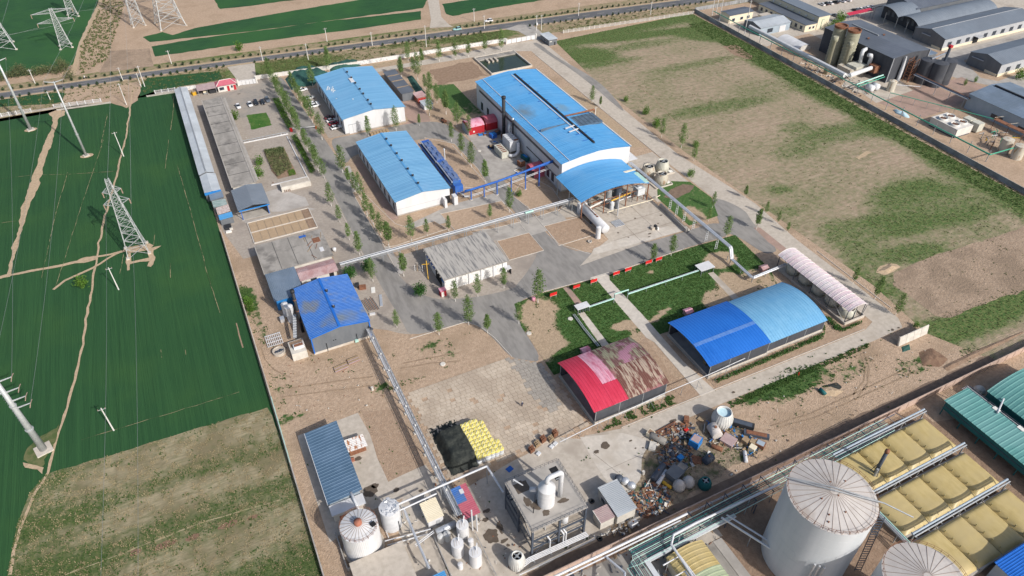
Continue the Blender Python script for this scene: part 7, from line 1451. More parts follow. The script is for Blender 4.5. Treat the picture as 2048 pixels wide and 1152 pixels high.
for i,(x,yy,sx,sy)in enumerate(slabs):
 if i<300:o=link('paving_slab',sme2 if grey_(x,yy)else sme,slab_t);o.location=(x,yy,.03+rs.uniform(0,.03));o.scale=(sx,sy,1);o.rotation_euler=(rs.uniform(-.012,.012),rs.uniform(-.012,.012),rs.uniform(-.02,.02))
 else:rest['slab_grey' if grey_(x,yy)else 'slab'].obox((x,yy,.03+rs.uniform(0,.03)),sx,sy,.09,rs.uniform(-.02,.02),rs.uniform(-.012,.012))
for m_ in rest:rest[m_].obj('paving_slabs_far',m_,slab_t)['kind']='stuff'
# ================================================================ BULK BAGS UNDER NETTING
mat('bag_yellow',(.76,.66,.23),(.64,.55,.15),sc=2,rough=.6,bump=.4,bsc=5,rnd=.06);mat('bag_white',(.62,.64,.66),(.55,.57,.59),sc=2,rough=.7,bump=.3,bsc=5)
mat('net_black',(.030,.034,.030),(.045,.05,.043),sc=1.5,rough=.75,bump=.6,bsc=2.0,c3=(.022,.026,.024),sc3=.5);mat('net_green',(.022,.075,.062),(.035,.10,.085),sc=.8,rough=.8,bump=.5,bsc=2)
def sack(w_,h_,flat):
 b=MB();n=6;pr_=[(.86,0),(1.0,.12),(1.04,.5),(1.0,.85),(.8,1.0),(.35,1.04)]
 for q,z in pr_:
  for k in range(12):
   a=2*math.pi*k/12;c,s=math.cos(a),math.sin(a);m_=max(abs(c),abs(s))**.95;b.v.append((w_/2*q*c/m_,w_/2*q*s/m_,h_*z))
 b.f=[(i*12+k,i*12+(k+1)%12,(i+1)*12+(k+1)%12,(i+1)*12+k)for i in range(5)for k in range(12)]+[tuple(60+k for k in range(12))]
 return b
low=sack(1.05,1.0,0);body=low.me('sack','bag_white',True);cap_b=sack(1.13,.46,0);cap_m=cap_b.me('yellow_hood','bag_yellow',True);knot=MB().lathe(0,0,[(.3,-.02),(.14,.08),(.18,.14),(.05,.18)],8).me('tied_neck','bag_yellow')
loop=MB().tube([(-.42,-.42,.3),(-.3,-.3,.52),(.3,.3,.52),(.42,.42,.3)],.04,4).me('lifting_loop','bag_white')
rb=random.Random(3)
for j in range(10):
 for i in range(6):
  x=37.0+i*1.13;yy=93.4+j*1.12
  if i==5 and j>2 or i==4 and j>8:continue
  layers=(1,0)if(j==0 or i>=4)else(1,)
  for ly in layers:
   t=T('bulk_bag',f'yellow-topped bulk bag, {ORD[j]} row from the front, {ORD[i]} from the netting' if ly else f'white bulk bag in the lower layer, {ORD[j]} row from the front, {ORD[i]} from the netting','bag',(0,0,0),'bulk bags beside the netted pile')
   for nm,me,z in((('sack',body,0),('yellow_hood',cap_m,.72),('tied_neck',knot,1.1),('lifting_loop',loop,.75))if ly else(('sack',body,0),)):c=link(nm,me,t);c.location=(0,0,z)
   t.location=(x+rb.uniform(-.06,.06),yy+rb.uniform(-.06,.06),.1+(1.02+rb.uniform(-.05,.1)if ly else 0));t.rotation_euler=(0,0,rb.uniform(-.12,.12));sc_=rb.uniform(1.04,1.12);t.scale=(sc_,sc_,sc_)
t=T('netted_pile','pile covered with wrinkled black netting beside the yellow bags','pile',(33,100,0));b=MB();nx,ny=34,46
for j in range(ny+1):
 for i in range(nx+1):
  u=i/nx;v=j/ny;x=29.6+7.0*u+.35*noise.noise(Vector((v*6,1,0)))*(1-u);yy=92.6+15.2*v+.3*noise.noise(Vector((u*6,2,0)))
  e=min(1,u/.3)*min(1,v/.16)*(1 if u<.93 else max(.75,1-(u-.93)*3))*(1 if v<.74 else max(0,1-(v-.74)/.1));e=e*e*(3-2*e)
  z=.12+e*(2.7+.5*noise.noise(Vector((x*.5,yy*.5,3))))+.16*noise.noise(Vector((x*1.6,yy*1.6,7)))+.12*abs(noise.noise(Vector((x*3,yy*.8,9))))
  b.v.append((x,yy,max(.1,z)))
b.f=[(j*(nx+1)+i,j*(nx+1)+i+1,(j+1)*(nx+1)+i+1,(j+1)*(nx+1)+i)for j in range(ny)for i in range(nx)]
b.obj('netting','net_black',t,True)
def heap(label,poly,h,m_,seed,name='netted_heap',cat='heap',rough_=.5):
 xs=[p[0]for p in poly];ys=[p[1]for p in poly];b=MB();n=26;idx={}
 for j in range(n+1):
  for i in range(n+1):
   x=min(xs)+(max(xs)-min(xs))*i/n;yy=min(ys)+(max(ys)-min(ys))*j/n
   dd=min(((x-(a[0]+(c[0]-a[0])*q))**2+(yy-(a[1]+(c[1]-a[1])*q))**2)**.5 for a,c in zip(poly,poly[1:]+poly[:1])for q in(max(0,min(1,((x-a[0])*(c[0]-a[0])+(yy-a[1])*(c[1]-a[1]))/max(1e-6,(c[0]-a[0])**2+(c[1]-a[1])**2))),))
   e=min(1,dd/2.2)if inside((x,yy),poly)else-.2
   b.v.append((x,yy,.04+max(-.05,h*e*(1+rough_*noise.noise(Vector((x*.4,yy*.4,seed))))+.12*e*noise.noise(Vector((x*1.8,yy*1.8,seed))))))
 b.f=[(j*(n+1)+i,j*(n+1)+i+1,(j+1)*(n+1)+i+1,(j+1)*(n+1)+i)for j in range(n)for i in range(n)if any(inside(b.v[k][:2],poly)for k in(j*(n+1)+i,(j+1)*(n+1)+i+1,j*(n+1)+i+1,(j+1)*(n+1)+i))]
 o=b.obj(name,m_,None,True);prop(o,label,cat);return o
heap('left heap under dark green netting by the front wall',vB((270,610),(340,540),(490,510),(600,560),(490,655),(390,665),(330,690)),1.8,'net_green',1);heap('right heap under green netting behind the upper hall',vB((605,490),(820,460),(850,505),(620,555)),1.5,'net_green',2);heap('dark netted heap by the poplar row',vB((1205,590),(1245,580),(1350,720),(1290,740)),1.2,'net_green',3)
heap('pale spoil heap in the fallow field corner',vH((870,1010),(960,950),(1040,975),(950,1030)),.9,'path_dirt',4);heap('small rubble heap with sandy soil by the dark sheet',vM((520,810),(600,790),(700,830),(640,870),(540,865)),.7,'path_dirt',5)
heap('black plastic sheet heap on the bare yard',vM((545,790),(650,765),(690,800),(660,825),(580,805)),.5,'net_black',6);heap('green tarp bundle behind the leaning panels',vM((1130,500),(1190,480),(1200,520),(1140,540)),.8,'net_green',7);heap('reddish brush heap beyond the leaning panels',vM((1260,540),(1360,510),(1480,590),(1420,650),(1290,640)),.6,'dead_weeds',8,rough_=1);heap('long spoil bank along the ditch',vM((1430,650),(1700,520),(2040,380),(2040,400),(1750,545),(1480,680)),.7,'soil_dark',9,rough_=1)
t=T('green_barrel','dark green barrel by the black plastic heap','barrel',(*vM((540,845))[0],0));q=vM((540,845))[0];MB().tube([(q[0],q[1]-.9,.5),(q[0],q[1]+1.1,.5)],.5,14).obj('drum','wall_teal',t,True)
# ================================================================ COURT THINGS
t=T('sand_bed','rectangular sand drying bed divided by plank ridges','sand bed',(16,210,0))
MB().rail(rect(5.7,203.6,26.5,216.2)+[(5.7,203.6)],.25,.35,.03).obj('kerb_frame','kerb',t)
for j in range(2):
 for i in range(8):xa=6+i*2.56;ya=203.9+j*6.2;wallbox(t,'sand_cell','soil_dark' if i==7 else 'sand',xa,ya,.05,xa+2.42,ya+5.8,.18+.03*((i*3+j)%3))
for yy in(209.7,210.1):MB().tube([(5.8,yy,.3),(26.4,yy,.3)],.08,6).obj('pipe','kerb',t)
t=T('concrete_tank','low open concrete tank at the end of the court','tank',(26,234,0));a=vF((825,905),(1055,865));wallbox(t,'body','plaster',a[0][0],a[0][1]+.2,.03,a[1][0],a[0][1]+3.6,2.0);wallbox(t,'inside','concrete',a[0][0]+.4,a[0][1]+.6,2.0,a[1][0]-.4,a[0][1]+3.2,2.04)
for k in range(4):MB().tube([(a[0][0]+1+k*.6,a[0][1]-.2,.1),(a[0][0]+1+k*.6,a[0][1]-.2,1.0)],.1,6).obj('tap','steel_rust',t)
for l,pts in(('white low rail on the near side of the shrub bed',((740,850),(1015,785))),('white low rail along the road side of the court',((1015,785),(860,475))),('blue-white folding barrier across the court',((510,528),(870,455)))):
 a,b=vF(*pts);t=T('court_rail',l,'railing',(*a,0));MB().rail([a,b],.3,.35,.03).obj('rail','wall_white',t)
 if 'barrier' in l:
  for k in range(14):q=k/13;p=(a[0]+(b[0]-a[0])*q,a[1]+(b[1]-a[1])*q);MB().bar((*p,.3),(*p,1.2),.08).obj('upright','wall_bluegrey',t)
  MB().bar((*a,1.15),(*b,1.15),.09).obj('top_rail','wall_bluegrey',t)
q=vF((895,432))[0];q2=vF((1085,412))[0]
t=T('road_barrier','red and white lifting barrier across the main road','barrier',(*q,0));wallbox(t,'cabinet','red_sign',q[0]-.5,q[1]-.5,.03,q[0]+.5,q[1]+.5,1.3);wallbox(t,'rest_post','red_sign',q2[0]-.3,q2[1]-.3,.03,q2[0]+.3,q2[1]+.3,1.2);MB().bar((q[0]+.5,q[1],1.1),(q2[0],q2[1],1.1),.16,.22).obj('boom','wall_white',t)
t=T('settling_pond','concrete settling pond with dark green water by the front','pond',(140,298,0));MB().rail(rect(130,288,151,308.4)+[(130,288)],.5,.9,.02).obj('pond_wall','concrete_pale',t);MB().ngon(rect(130.3,288.3,150.8,308),.12).obj('water','water',t);wallbox(t,'inner_bench','concrete_old',130.3,304.6,.05,150.8,308,.7)
for k in range(3):MB().prism([(134+k*2.2,300.6),(134.9+k*2.2,300.6),(134.9+k*2.2,304.6),(134+k*2.2,304.6)],.1,.9).obj('baffle','concrete',t)
for i,p in enumerate((vJ((1178,830))[0],vJ((1355,770))[0],vJ((1487,727))[0],vJ((1660,668))[0],vJ((1750,638))[0],vK((371,582))[0],vK((449,558))[0])):
 t=T('notice_board',f'{ORD[i]} red board from the left on the lawn edge','board',(*p,0),'red boards on the lawn');wallbox(t,'panel','red_sign',p[0]-1.15,p[1],.9,p[0]+1.15,p[1]+.1,2.1);wallbox(t,'border','paint_white',p[0]-1.1,p[1]-.02,.98,p[0]+1.1,p[1],1.03)
 for s in(-.9,.9):MB().bar((p[0]+s,p[1]+.05,.05),(p[0]+s,p[1]+.05,.95),.1).obj('leg','steel_grey',t)
for p,l in((vJ((1025,850))[0],'pinkish red bin beside the junction poplars'),(vI((1035,470))[0],'white round drum by the flat workshop')):
 t=T('bin',l,'bin',(*p,0));MB().lathe(*p,[(.55,.05),(.62,1.2),(.4,1.35)],12).obj('body','roof_pink' if 'red' in l else 'wall_white',t,True)
for p,l in((vL((540,300))[0],'round white well cover on the left lawn'),(vL((222,412))[0],'round pale well cover on the bare plot'),(vN((1325,845))[0],'round pale well cover by the pipe gallery'),(vN((1865,648))[0],'round pale well cover on the weedy soil'),(vG((340,585))[0],'round manhole before the work yard'),(vQ((1548,445))[0],'short grey stand pipe on the pale slab')):
 o=MB().lathe(*p,[(.75,.05),(.75,.22),(.6,.28)]if 'pipe' not in l else[(.35,.05),(.35,1.1),(.2,1.1)],16).obj('well_cover','plaster');prop(o,l,'cover')
t=T('person','person in dark blue workwear and pale helmet walking on the slab yard','person',(*vL((170,972))[0],.12));px_,py_=vL((170,972))[0]
b=MB();b.tube([(px_-.1,py_,.12),(px_-.11,py_+.05,.55),(px_-.08,py_,.98)],[.07,.08,.1],8);b.tube([(px_+.12,py_+.18,.12),(px_+.11,py_+.12,.55),(px_+.08,py_,.98)],[.07,.08,.1],8);b.tube([(px_,py_,.92),(px_,py_,1.25),(px_,py_,1.52),(px_,py_,1.62)],[.16,.17,.2,.07],10);b.tube([(px_-.2,py_,1.48),(px_-.27,py_+.1,1.18),(px_-.22,py_-.05,.95)],[.06,.05,.04],7);b.tube([(px_+.2,py_,1.48),(px_+.27,py_-.08,1.18),(px_+.22,py_+.08,.95)],[.06,.05,.04],7);b.tube([(px_,py_,1.58),(px_,py_,1.66),(px_,py_,1.78),(px_,py_,1.84)],[.06,.1,.11,.05],9)
mat('workwear',(.015,.022,.06),(.02,.03,.08),sc=5,rough=.9);b.obj('body','workwear',t,True);MB().lathe(px_,py_,[(.14,1.77),(.13,1.85),(.05,1.92)],10).obj('helmet','paint_white',t,True)
o=prop(MB().tube([(*vM((360,712))[0],0),(*vM((360,712))[0],1.1)],[.16,.12],8).obj('hydrant','red_sign'),'small red hydrant beside the concrete drive','hydrant')
def stuffbox(name,label,cat,c,s,m_,rz=0,z=.05,extra=None):
 t=T(name,label,cat,(c[0],c[1],z));MB().obox((c[0],c[1],z),*s,rz).obj('body',m_,t)
 if extra:MB().obox((c[0],c[1],z+s[2]),s[0]*.8,s[1]*.8,extra[1],rz).obj('top',extra[0],t)
 return t
t=T('ash_bin','pale concrete ash hopper beside the boiler house corner','hopper',(7,149,0));wallbox(t,'bin','plaster',5.2,145.2,0,9.2,150.4,2.6);wallbox(t,'cavity','soil_dark',5.5,148,2.6,8.9,150.2,2.64);wallbox(t,'box','wall_white',6.2,146.6,2.6,9.0,148,3.5);wallbox(t,'ash','steel_rust',6.4,146.8,3.5,8.8,147.8,3.55)
t=T('scrap_grid','white steel grid frame leaning left of the ash hopper','frame',(2,155.4,0))
for k in range(9):MB().bar((.1+k*.5,153.3,.3),(.1+k*.5,157.5,.9),.14).obj('bar','steel_white',t)
for k in range(4):MB().bar((0,153.4+k*1.3,.32+k*.19),(4.3,153.4+k*1.3,.32+k*.19),.12).obj('cross_bar','steel_white',t)
t=T('round_filter','round grey tub full of scrap left of the ash hopper','tub',(2.4,150,0));MB().lathe(2.4,150.2,[(1.7,.03),(1.7,1.0),(1.5,1.0),(1.5,.7),(.01,.7)],20,cap=False).obj('ring','concrete',t)
for k in range(7):MB().obox((1.6+.28*k,150.2+RND.uniform(-.7,.7),.7),.8,.25,.3,RND.uniform(0,3)).obj('scrap','steel_dark',t)
t=T('stair_conveyor','slanted lattice conveyor beside the boiler chimney','conveyor',(8.6,153,0));MB().bar((9.3,158,5),(7.4,151,2.8),.9,.25).obj('frame','steel_grey',t)
for k in range(9):MB().bar((8.7-k*.2,157.6-k*.75,5.0-k*.24),(9.7-k*.2,157.4-k*.75,5.0-k*.24),.1).obj('rung','steel_white',t)
tank('upright_tank','front of two upright white tanks beside the grey metal shed',8.5,161.6,1.15,5.4,'tank_white',.4,22);tank('upright_tank','rear of two upright white tanks beside the grey metal shed',7.7,164.6,.95,4.3,'tank_white',.35,20)
stuffbox('water_tub','small silver tub before the blue side of the metal shed','tub',(6.0,162.6),(1.2,1.6,1.2),'steel_silver')
t=T('timber_stack','stack of brown planks on the soil before the boiler house','planks',(17,137.6,0))
for g_,(xa,xb,ya)in enumerate(((14.2,17.9,136.4),(18.2,21.4,137.6))):
 for k in range(6):MB().obox(((xa+xb)/2,ya+k*.32,.25+.02*(k%2)),xb-xa,.28,.2,.12).obj('plank','wood' if k%3 else 'roof_brown',t)
 MB().obox(((xa+xb)/2,ya+.8,.03),xb-xa-.4,1.7,.22,.12).obj('bearer','steel_rust',t)
for i,(p,s,m_,l)in enumerate(((vI((1250,755))[0],(2,1.6,.8),'steel_rust','rusty open box by the right side of the boiler house'),(vI((1330,770))[0],(1.2,2.6,.15),'paint_white','white sheet on the ground by the boiler house'),(vI((1390,850))[0],(.8,5.2,.2),'steel_silver','long blue-grey channel section by the road'),(vI((1325,958))[0],(1.6,.7,.5),'wall_white','white box near the boiler house corner'),(vI((1210,740))[0],(1,1.4,1),'steel_black','black drum frame beside the boiler house'))):stuffbox('scrap_item',l,'scrap',p,s,m_,-.25)
t=T('bar_stack','rusty steel bars stacked beside the boiler house','bars',(*vI((1300,880))[0],0));c=vI((1300,880))[0]
for k in range(9):MB().bar((c[0]-1.6+k*.4,c[1]+3+RND.uniform(-.6,.6),.12),(c[0]-1.2+k*.4,c[1]-3+RND.uniform(-.6,.6),.12),.13).obj('bar','steel_rust' if k%2 else 'steel_dark',t)
t=T('exercise_rack','yellow steel frame and upright pipes beside the white workshop','frame',(50.6,166,0));MB().bar((50.2,161.5,.1),(51.4,165.6,4.2),.2).obj('boom','pipe_yellow',t);MB().bar((49.8,165.4,3.4),(52.2,164.6,3.4),.16).obj('arm','pipe_yellow',t)
for k in range(5):MB().tube([(48+k*.7,167.4-k*.4,0),(48+k*.7,167.4-k*.4,2.2+.4*(k%2))],.1,6).obj('upright',['wall_white','wood','steel_grey'][k%3],t)
for i,(x,yy)in enumerate(((49.6,91),(51.6,92),(53.4,92.4),(55.2,91.8),(56.8,92.6))):
 t=T('pallet_stack',f'{ORD[i]} pallet crate from the left at the slab yard edge','pallet',(x,yy,.1),'pallets at the slab yard edge');n_=(7,5,8,6,9)[i]
 for k in range(n_):
  for j in range(3):MB().obox((x,yy-.55+j*.55,.12+k*.17),1.4,.2,.06,.25).obj('board','steel_rust' if i in(0,2,4)else 'wood',t)
  MB().obox((x,yy,.18+k*.17),.25,1.3,.1,.25).obj('block','steel_rust' if i in(0,2,4)else 'wood',t)
for i,q in enumerate(((50.6,89.4),(54.4,89.8),(55.6,90.2))):stuffbox('white_sack',f'{ORD[i]} pale sack lying before the pallet crates','sack',q,(1.1,.8,.4),'bag_white',.4)
t=T('crate_row','row of wooden crates before the upper white gable','crates',(66,259,0))
for k in range(6):c=vB((935+k*24,1040-k*5))[0];MB().box(c[0]-.55,c[1]-1,.06,c[0]+.55,c[1]+1.2,1.1).obj('crate','wood',t)
stuffbox('blue_mat','small blue mat on the concrete before the platform tower','mat',(42.6,88.6),(1.5,1.3,.08),'steel_blue',.3,.06)
# ================================================================ SCRAP YARD
def cone_cap(label,p,r,h,m_):
 t=T('tower_shell',label,'shell',(*p,0));MB().lathe(*p,[(r,.05),(r*.97,h*.5),(r*.6,h*.85),(r*.28,h)],18).obj('shell',m_,t,True)
 for k in range(14):a=k*.449;c,s=math.cos(a),math.sin(a);MB().bar((p[0]+c*r*.99,p[1]+s*r*.99,h*.5),(p[0]+c*r*.62,p[1]+s*r*.62,h*.87),.07).obj('rib','tank_roof',t)
cone_cap('left of two white dome shells with rusty top in the scrap yard',vS((590,1060))[0],1.45,2.6,'tank_roof');cone_cap('right of two white dome shells with rusty top in the scrap yard',vS((715,1010))[0],1.45,2.6,'tank_roof')
cooling_tower('discarded ribbed cooling tower with blue tarp inside, scrap yard',*vS((1165,175))[0],2.6,4.2,'frp_white',.7,26,False,tarp='tarp_blue');cooling_tower('dark green cooling tower shell in the scrap yard shade',*vS((935,1040))[0],1.5,2.4,'wall_teal',.65,12)
def lying(label,p,r,L,a,m_,nm='scrap_drum',cat='drum'):
 t=T(nm,label,cat,(*p,0));d=Vector((math.cos(a),math.sin(a),0))*L/2;c=Vector((*p,r+.05));MB().tube([c-d*1.0,c-d*.94,c+d*.94,c+d],[r*.8,r,r,r*.8],18).obj('shell',m_,t,True);MB().tube([c-d*.3,c-d*.26],r*1.03,18).obj('hoop',m_,t)
 MB().lathe(c.x,c.y,[(r*.25,c.z+r*.95),(r*.25,c.z+r*1.2),(.02,c.z+r*1.22)],8).obj('nozzle','steel_rust',t)
lying('silver horizontal drum below the tarp-filled cooling tower',vS((1065,330))[0],1.35,3.4,1.35,'tank_roof');lying('grey rusty cylinder at the scrap yard corner',vS((305,420))[0],.9,4.0,2.1,'concrete_old');lying('rust brown cylinder in the dry grass',vS((1105,530))[0],.55,2.8,2.2,'steel_rust');lying('yellow gas cylinder in the scrap yard',vS((430,1030))[0],.4,2.4,1.9,'pipe_yellow');lying('dark tank in the scrap yard shade',vS((985,700))[0],1.0,2.6,.2,'steel_dark');lying('white pipe drum at the edge of the scrap yard',vS((1490,650))[0],.45,3.2,1.0,'wall_white');lying('white tank beside the ribbed hut',vT((480,690))[0],.75,2.0,.2,'tank_white');lying('long dark tank at the left of the scrap yard',vS((310,870))[0],.8,5.2,.45,'steel_dark');lying('long white tube beside the dark tank',vS((360,930))[0],.5,4.6,.5,'steel_white')
for i,q in enumerate(vT((412,300),(470,340),(355,275))):
 t=T('dome_shell',f'{ORD[i]} shiny domed steel lid behind the ribbed hut','lid',(*q,0));MB().lathe(*q,[(1.0,.3),(1.0,.9),(.7,1.35),(.1,1.5)],18).obj('dome','steel_silver' if i<2 else 'steel_dark',t,True)
for l,u,v,s,m_,a,ex in(('blue cabinet with brown lid in the scrap yard',810,470,(2.6,2.4,2.2),'blue_paint',.45,('roof_brown',.1)),('brown steel plate box in the scrap yard',1260,430,(3.0,3.2,.9),'roof_brown',.4,None),('flat grey-green plate in the scrap yard',560,570,(4.6,3.2,.15),'wall_slate',.2,None),('first wooden cube crate at the scrap yard edge',1490,440,(1.5,1.5,1.2),'wood',.3,None),('second wooden cube crate at the scrap yard edge',1590,465,(1.4,1.4,1.2),'wood',.5,None),('palest wooden cube crate at the scrap yard edge',1585,540,(1.5,1.5,1.2),'wall_cream',.4,None),('striped metal box at the right of the scrap yard',1690,490,(1.8,2.2,1.2),'steel_rust',.5,('wall_bluegrey',.06)),('open black skip with red edge in the scrap yard',1450,220,(1.6,5.5,1.3),'steel_black',.75,('steel_dark',.05)),('dark rack of long bars in the scrap yard',1640,350,(1.4,6.0,.8),'steel_dark',.85,('steel_rust',.1)),('small cream box at the scrap yard corner',205,350,(1.6,1.6,1.4),'wall_cream',.4,('soil_dark',.04)),('dark green tank box in the scrap yard shade',530,900,(3.4,3.0,1.8),'wall_slate',.3,None),('pale green tank lid in the scrap yard',610,820,(3.2,2.2,1.0),'wall_slate',.35,('concrete_old',.05)),('round rusty disc in the scrap yard',830,680,(2.0,2.6,.3),'steel_rust',.8,None),('white board leaning in the scrap yard',985,625,(1.8,.5,.9),'paint_white',.6,None),('small pallet by the discarded cooling tower',895,130,(1.5,1.5,.3),'wood',.4,None),('rust red folded sheet at the top of the scrap yard',690,150,(1.6,1.2,1.2),'steel_rust',.9,None),('bright red box in the scrap yard',690,285,(1.0,.8,.6),'red_sign',.3,None),('white beam cross in the scrap yard',720,240,(.3,2.6,.3),'paint_white',-.3,None),('grey sheet bundle in the scrap yard',235,510,(2.4,1.6,.8),'plaster',.8,None),('blue drum cluster in the scrap yard',610,665,(1.4,1.2,.9),'blue_paint',.2,None)):stuffbox('scrap_item',l,'scrap',vS((u,v))[0],s,m_,a,.05,ex)
t=T('bar_bundle','bundle of long rusty bars at the top left of the scrap yard','bars',(*vS((440,310))[0],0));c=vS((440,310))[0]
for k in range(10):MB().bar((c[0]-3.2+RND.uniform(-.4,.4),c[1]-.8+k*.25,.2+.08*(k%3)),(c[0]+3+RND.uniform(-.6,.6),c[1]-.3+k*.25,.35+.08*(k%3)),.14).obj('bar','steel_rust',t)
def debris(label,polys,n,smin,smax,mats,seed):
 r=random.Random(seed);bs={m_:MB()for m_ in mats}
 xs=[p[0]for p in polys];ys=[p[1]for p in polys];k=0
 while k<n:
  x=r.uniform(min(xs),max(xs));yy=r.uniform(min(ys),max(ys))
  if not inside((x,yy),polys):continue
  k+=1;m_=r.choice(mats);s=r.uniform(smin,smax);q=r.random()
  if q<.45:bs[m_].obox((x,yy,.05+r.uniform(0,.3)),s*r.uniform(.5,2),s*r.uniform(.4,1),s*r.uniform(.2,.7),r.uniform(0,3),r.uniform(-.4,.4),r.uniform(-.3,.3))
  elif q<.8:a=r.uniform(0,3.1);L=s*r.uniform(1.5,4);bs[m_].cyl((x-math.cos(a)*L/2,yy-math.sin(a)*L/2,r.uniform(.1,.5)),(x+math.cos(a)*L/2,yy+math.sin(a)*L/2,r.uniform(.1,.7)),s*.16,n=6)
  else:bs[m_].lathe(x,yy,[(s*.4,.05),(s*.45,s*.7),(s*.1,s*.8)],8)
 root=None
 for m_,b in bs.items():
  o=b.obj('scrap_debris',m_)
  prop(o,f'{label}, {m_.split("_")[-1]} pieces',kind='stuff')
cols_=['steel_rust','steel_dark','steel_rust','steel_dark','steel_black','steel_grey','concrete_old','wood','plaster','steel_rust','steel_dark','wall_slate']
debris('mixed scrap in the left half of the scrap yard',vS((200,360),(520,220),(760,160),(860,300),(760,560),(820,760),(560,800),(330,760),(300,560)),420,.25,.8,cols_,1)
debris('mixed scrap in the right half of the scrap yard',vS((900,180),(1330,120),(1560,380),(1760,420),(1700,660),(1560,680),(1300,480),(1000,470)),150,.25,.7,['steel_rust','steel_dark','wood','plaster','blue_paint'],2)
debris('rusty scrap heap behind the ribbed hut',vT((440,380),(560,420),(600,300),(760,330),(840,470),(760,580),(620,620),(520,600),(500,480)),620,.22,.75,['steel_rust','steel_rust','steel_rust','steel_rust','plaster','steel_dark','steel_dark','wood','steel_grey','wall_teal'],3)
debris('scrap before the ribbed hut',vT((200,780),(350,660),(500,620),(540,700),(400,780),(230,800)),80,.25,.7,['steel_dark','wood','paint_white','plaster'],4);debris('litter in the court and along the roads',[(14,236),(34,236),(34,290),(14,290)],40,.1,.35,['steel_rust','paint_white','wood'],5);debris('small scrap around the lower tanks',[(10,66),(36,66),(36,92),(16,92)],130,.12,.4,['steel_rust','steel_dark','paint_white','plaster'],6);debris('scrap under the teal pipe rack',[(36,46),(60,46),(76,54),(76,60),(36,60)],260,.2,.8,['steel_rust','steel_dark','steel_grey','plaster','wood'],7);debris('scrap along the neighbour pipe line',[(266,195),(284,200),(276,222),(268,240),(266,270)],130,.3,.9,['steel_rust','steel_dark','paint_white','plaster'],8);debris('bits on the bare yard soil',[(2,120),(26,120),(26,144),(10,144),(2,170)],90,.1,.35,['plaster','wood','steel_rust'],9);debris('bits along the right bare strip',[(85,64),(170,66),(160,80),(90,80)],120,.1,.4,['plaster','wood','soil_dark'],10)
for i,q in enumerate(((52.2,64.2),(55.4,72.8))):
 t=T('tyre',('worn black tyre at the end of the white pipe bundle','black tyre leaning by the ribbed hut')[i],'tyre',(*q,0));MB().lathe(*q,[(.6,.06),(.66,.2),(.6,.36),(.32,.36),(.32,.06)],16).obj('tread','steel_black',t,True)
# ================================================================ VEHICLES
mat('tyre',(.02,.02,.022),rough=.8);mat('rim',(.45,.46,.47),rough=.4,metal=.5);mat('car_glass',(.02,.026,.033),rough=.08,spec=.7);mat('lamp_clear',(.75,.76,.78),rough=.2);mat('lamp_red',(.4,.02,.02),rough=.3)
for nm,c in(('white',(.76,.76,.77)),('black',(.018,.02,.026)),('grey',(.12,.14,.17)),('red',(.30,.02,.03)),('maroon',(.10,.015,.02)),('silver',(.45,.46,.47)),('mint',(.30,.52,.52))):mat('car_'+nm,c,rough=.25,spec=.6)
def loft(secs):
 b=MB();n=len(secs[0])
 for s in secs:b.v+=s
 b.f=[(i*n+k,i*n+(k+1)%n,(i+1)*n+(k+1)%n,(i+1)*n+k)for i in range(len(secs)-1)for k in range(n)]+[tuple(range(n)),tuple(range(len(secs)*n-1,(len(secs)-1)*n-1,-1))]
 b.f=[f[::-1]for f in b.f];return b
def sec(x,w_,z0,z1,c=.16):return[(x,-w_,z0+c),(x,-w_+c*.5,z0),(x,w_-c*.5,z0),(x,w_,z0+c),(x,w_,z1-c),(x,w_-c,z1),(x,-w_+c,z1),(x,-w_,z1-c)]
wheel_me=MB().tube([(0,-.1,0),(0,.1,0)],.32,14).me('wheel','tyre');rim_me=MB().tube([(0,-.105,0),(0,.105,0)],.2,10).me('rim','rim')
CAR={}
def car_meshes(kind):
 if kind in CAR:return CAR[kind]
 suv=kind=='suv';h=.98 if suv else .86;top=1.66 if suv else 1.44
 body=loft([sec(-2.2,.72,.38,h-.1),sec(-2.05,.84,.28,h),sec(-1.0,.89,.24,h+.03),sec(.9,.89,.24,h),sec(1.9,.85,.26,h-.12),sec(2.25,.7,.34,h-.3)])
 x0,x1=(-1.95,.95)if suv else(-1.65,.95)
 cab=loft([sec(x0,.74,h-.06,h+.02,.02),sec(x0+.45,.68,h-.06,top-.04,.08),sec(.05,.66,h-.06,top,.08),sec(x1,.74,h-.06,h+.02,.02)])
 rf=loft([sec(x0+.5,.60,top-.06,top+.0,.02),sec(-.1,.58,top-.02,top+.025,.02),sec(.08,.56,top-.04,top+.01,.02)])
 CAR[kind]=(body,cab,rf);return CAR[kind]
CM={}
def car(label,p,rz,colr,kind='sedan',group=None,z=.07):
 if(kind,colr)not in CM:b,c,r=car_meshes(kind);CM[(kind,colr)]=(b.me('body','car_'+colr,False),r.me('roof_panel','car_'+colr));CM[kind]=c.me('cabin_glass','car_glass')
 t=T('parked_car',label,'car',(0,0,0),group);bm_,rm_=CM[(kind,colr)]
 body=link('body',bm_,t);link('cabin_glass',CM[kind],t);link('roof_panel',rm_,t)
 for x in(-1.35,1.4):
  for s in(-1,1):wv=link('wheel',wheel_me,t);wv.location=(x,s*.8,.32);rv_=link('rim',rim_me,wv)
 for s in(-.6,.6):
  link('headlight',LAMP[0],t).location=(2.16,s,.6);link('tail_light',LAMP[1],t).location=(-2.14,s,.72);link('wing_mirror',LAMP[2],t).location=(.62,s*1.6,.95)
 t.location=(p[0],p[1],z);t.rotation_euler=(0,0,rz);return t
LAMP=[MB().box(-.1,-.16,-.07,.08,.16,.07).me('headlight','lamp_clear'),MB().box(-.08,-.14,-.08,.06,.14,.08).me('tail_light','lamp_red'),MB().box(-.08,-.09,-.05,.08,.09,.07).me('wing_mirror','steel_black')]
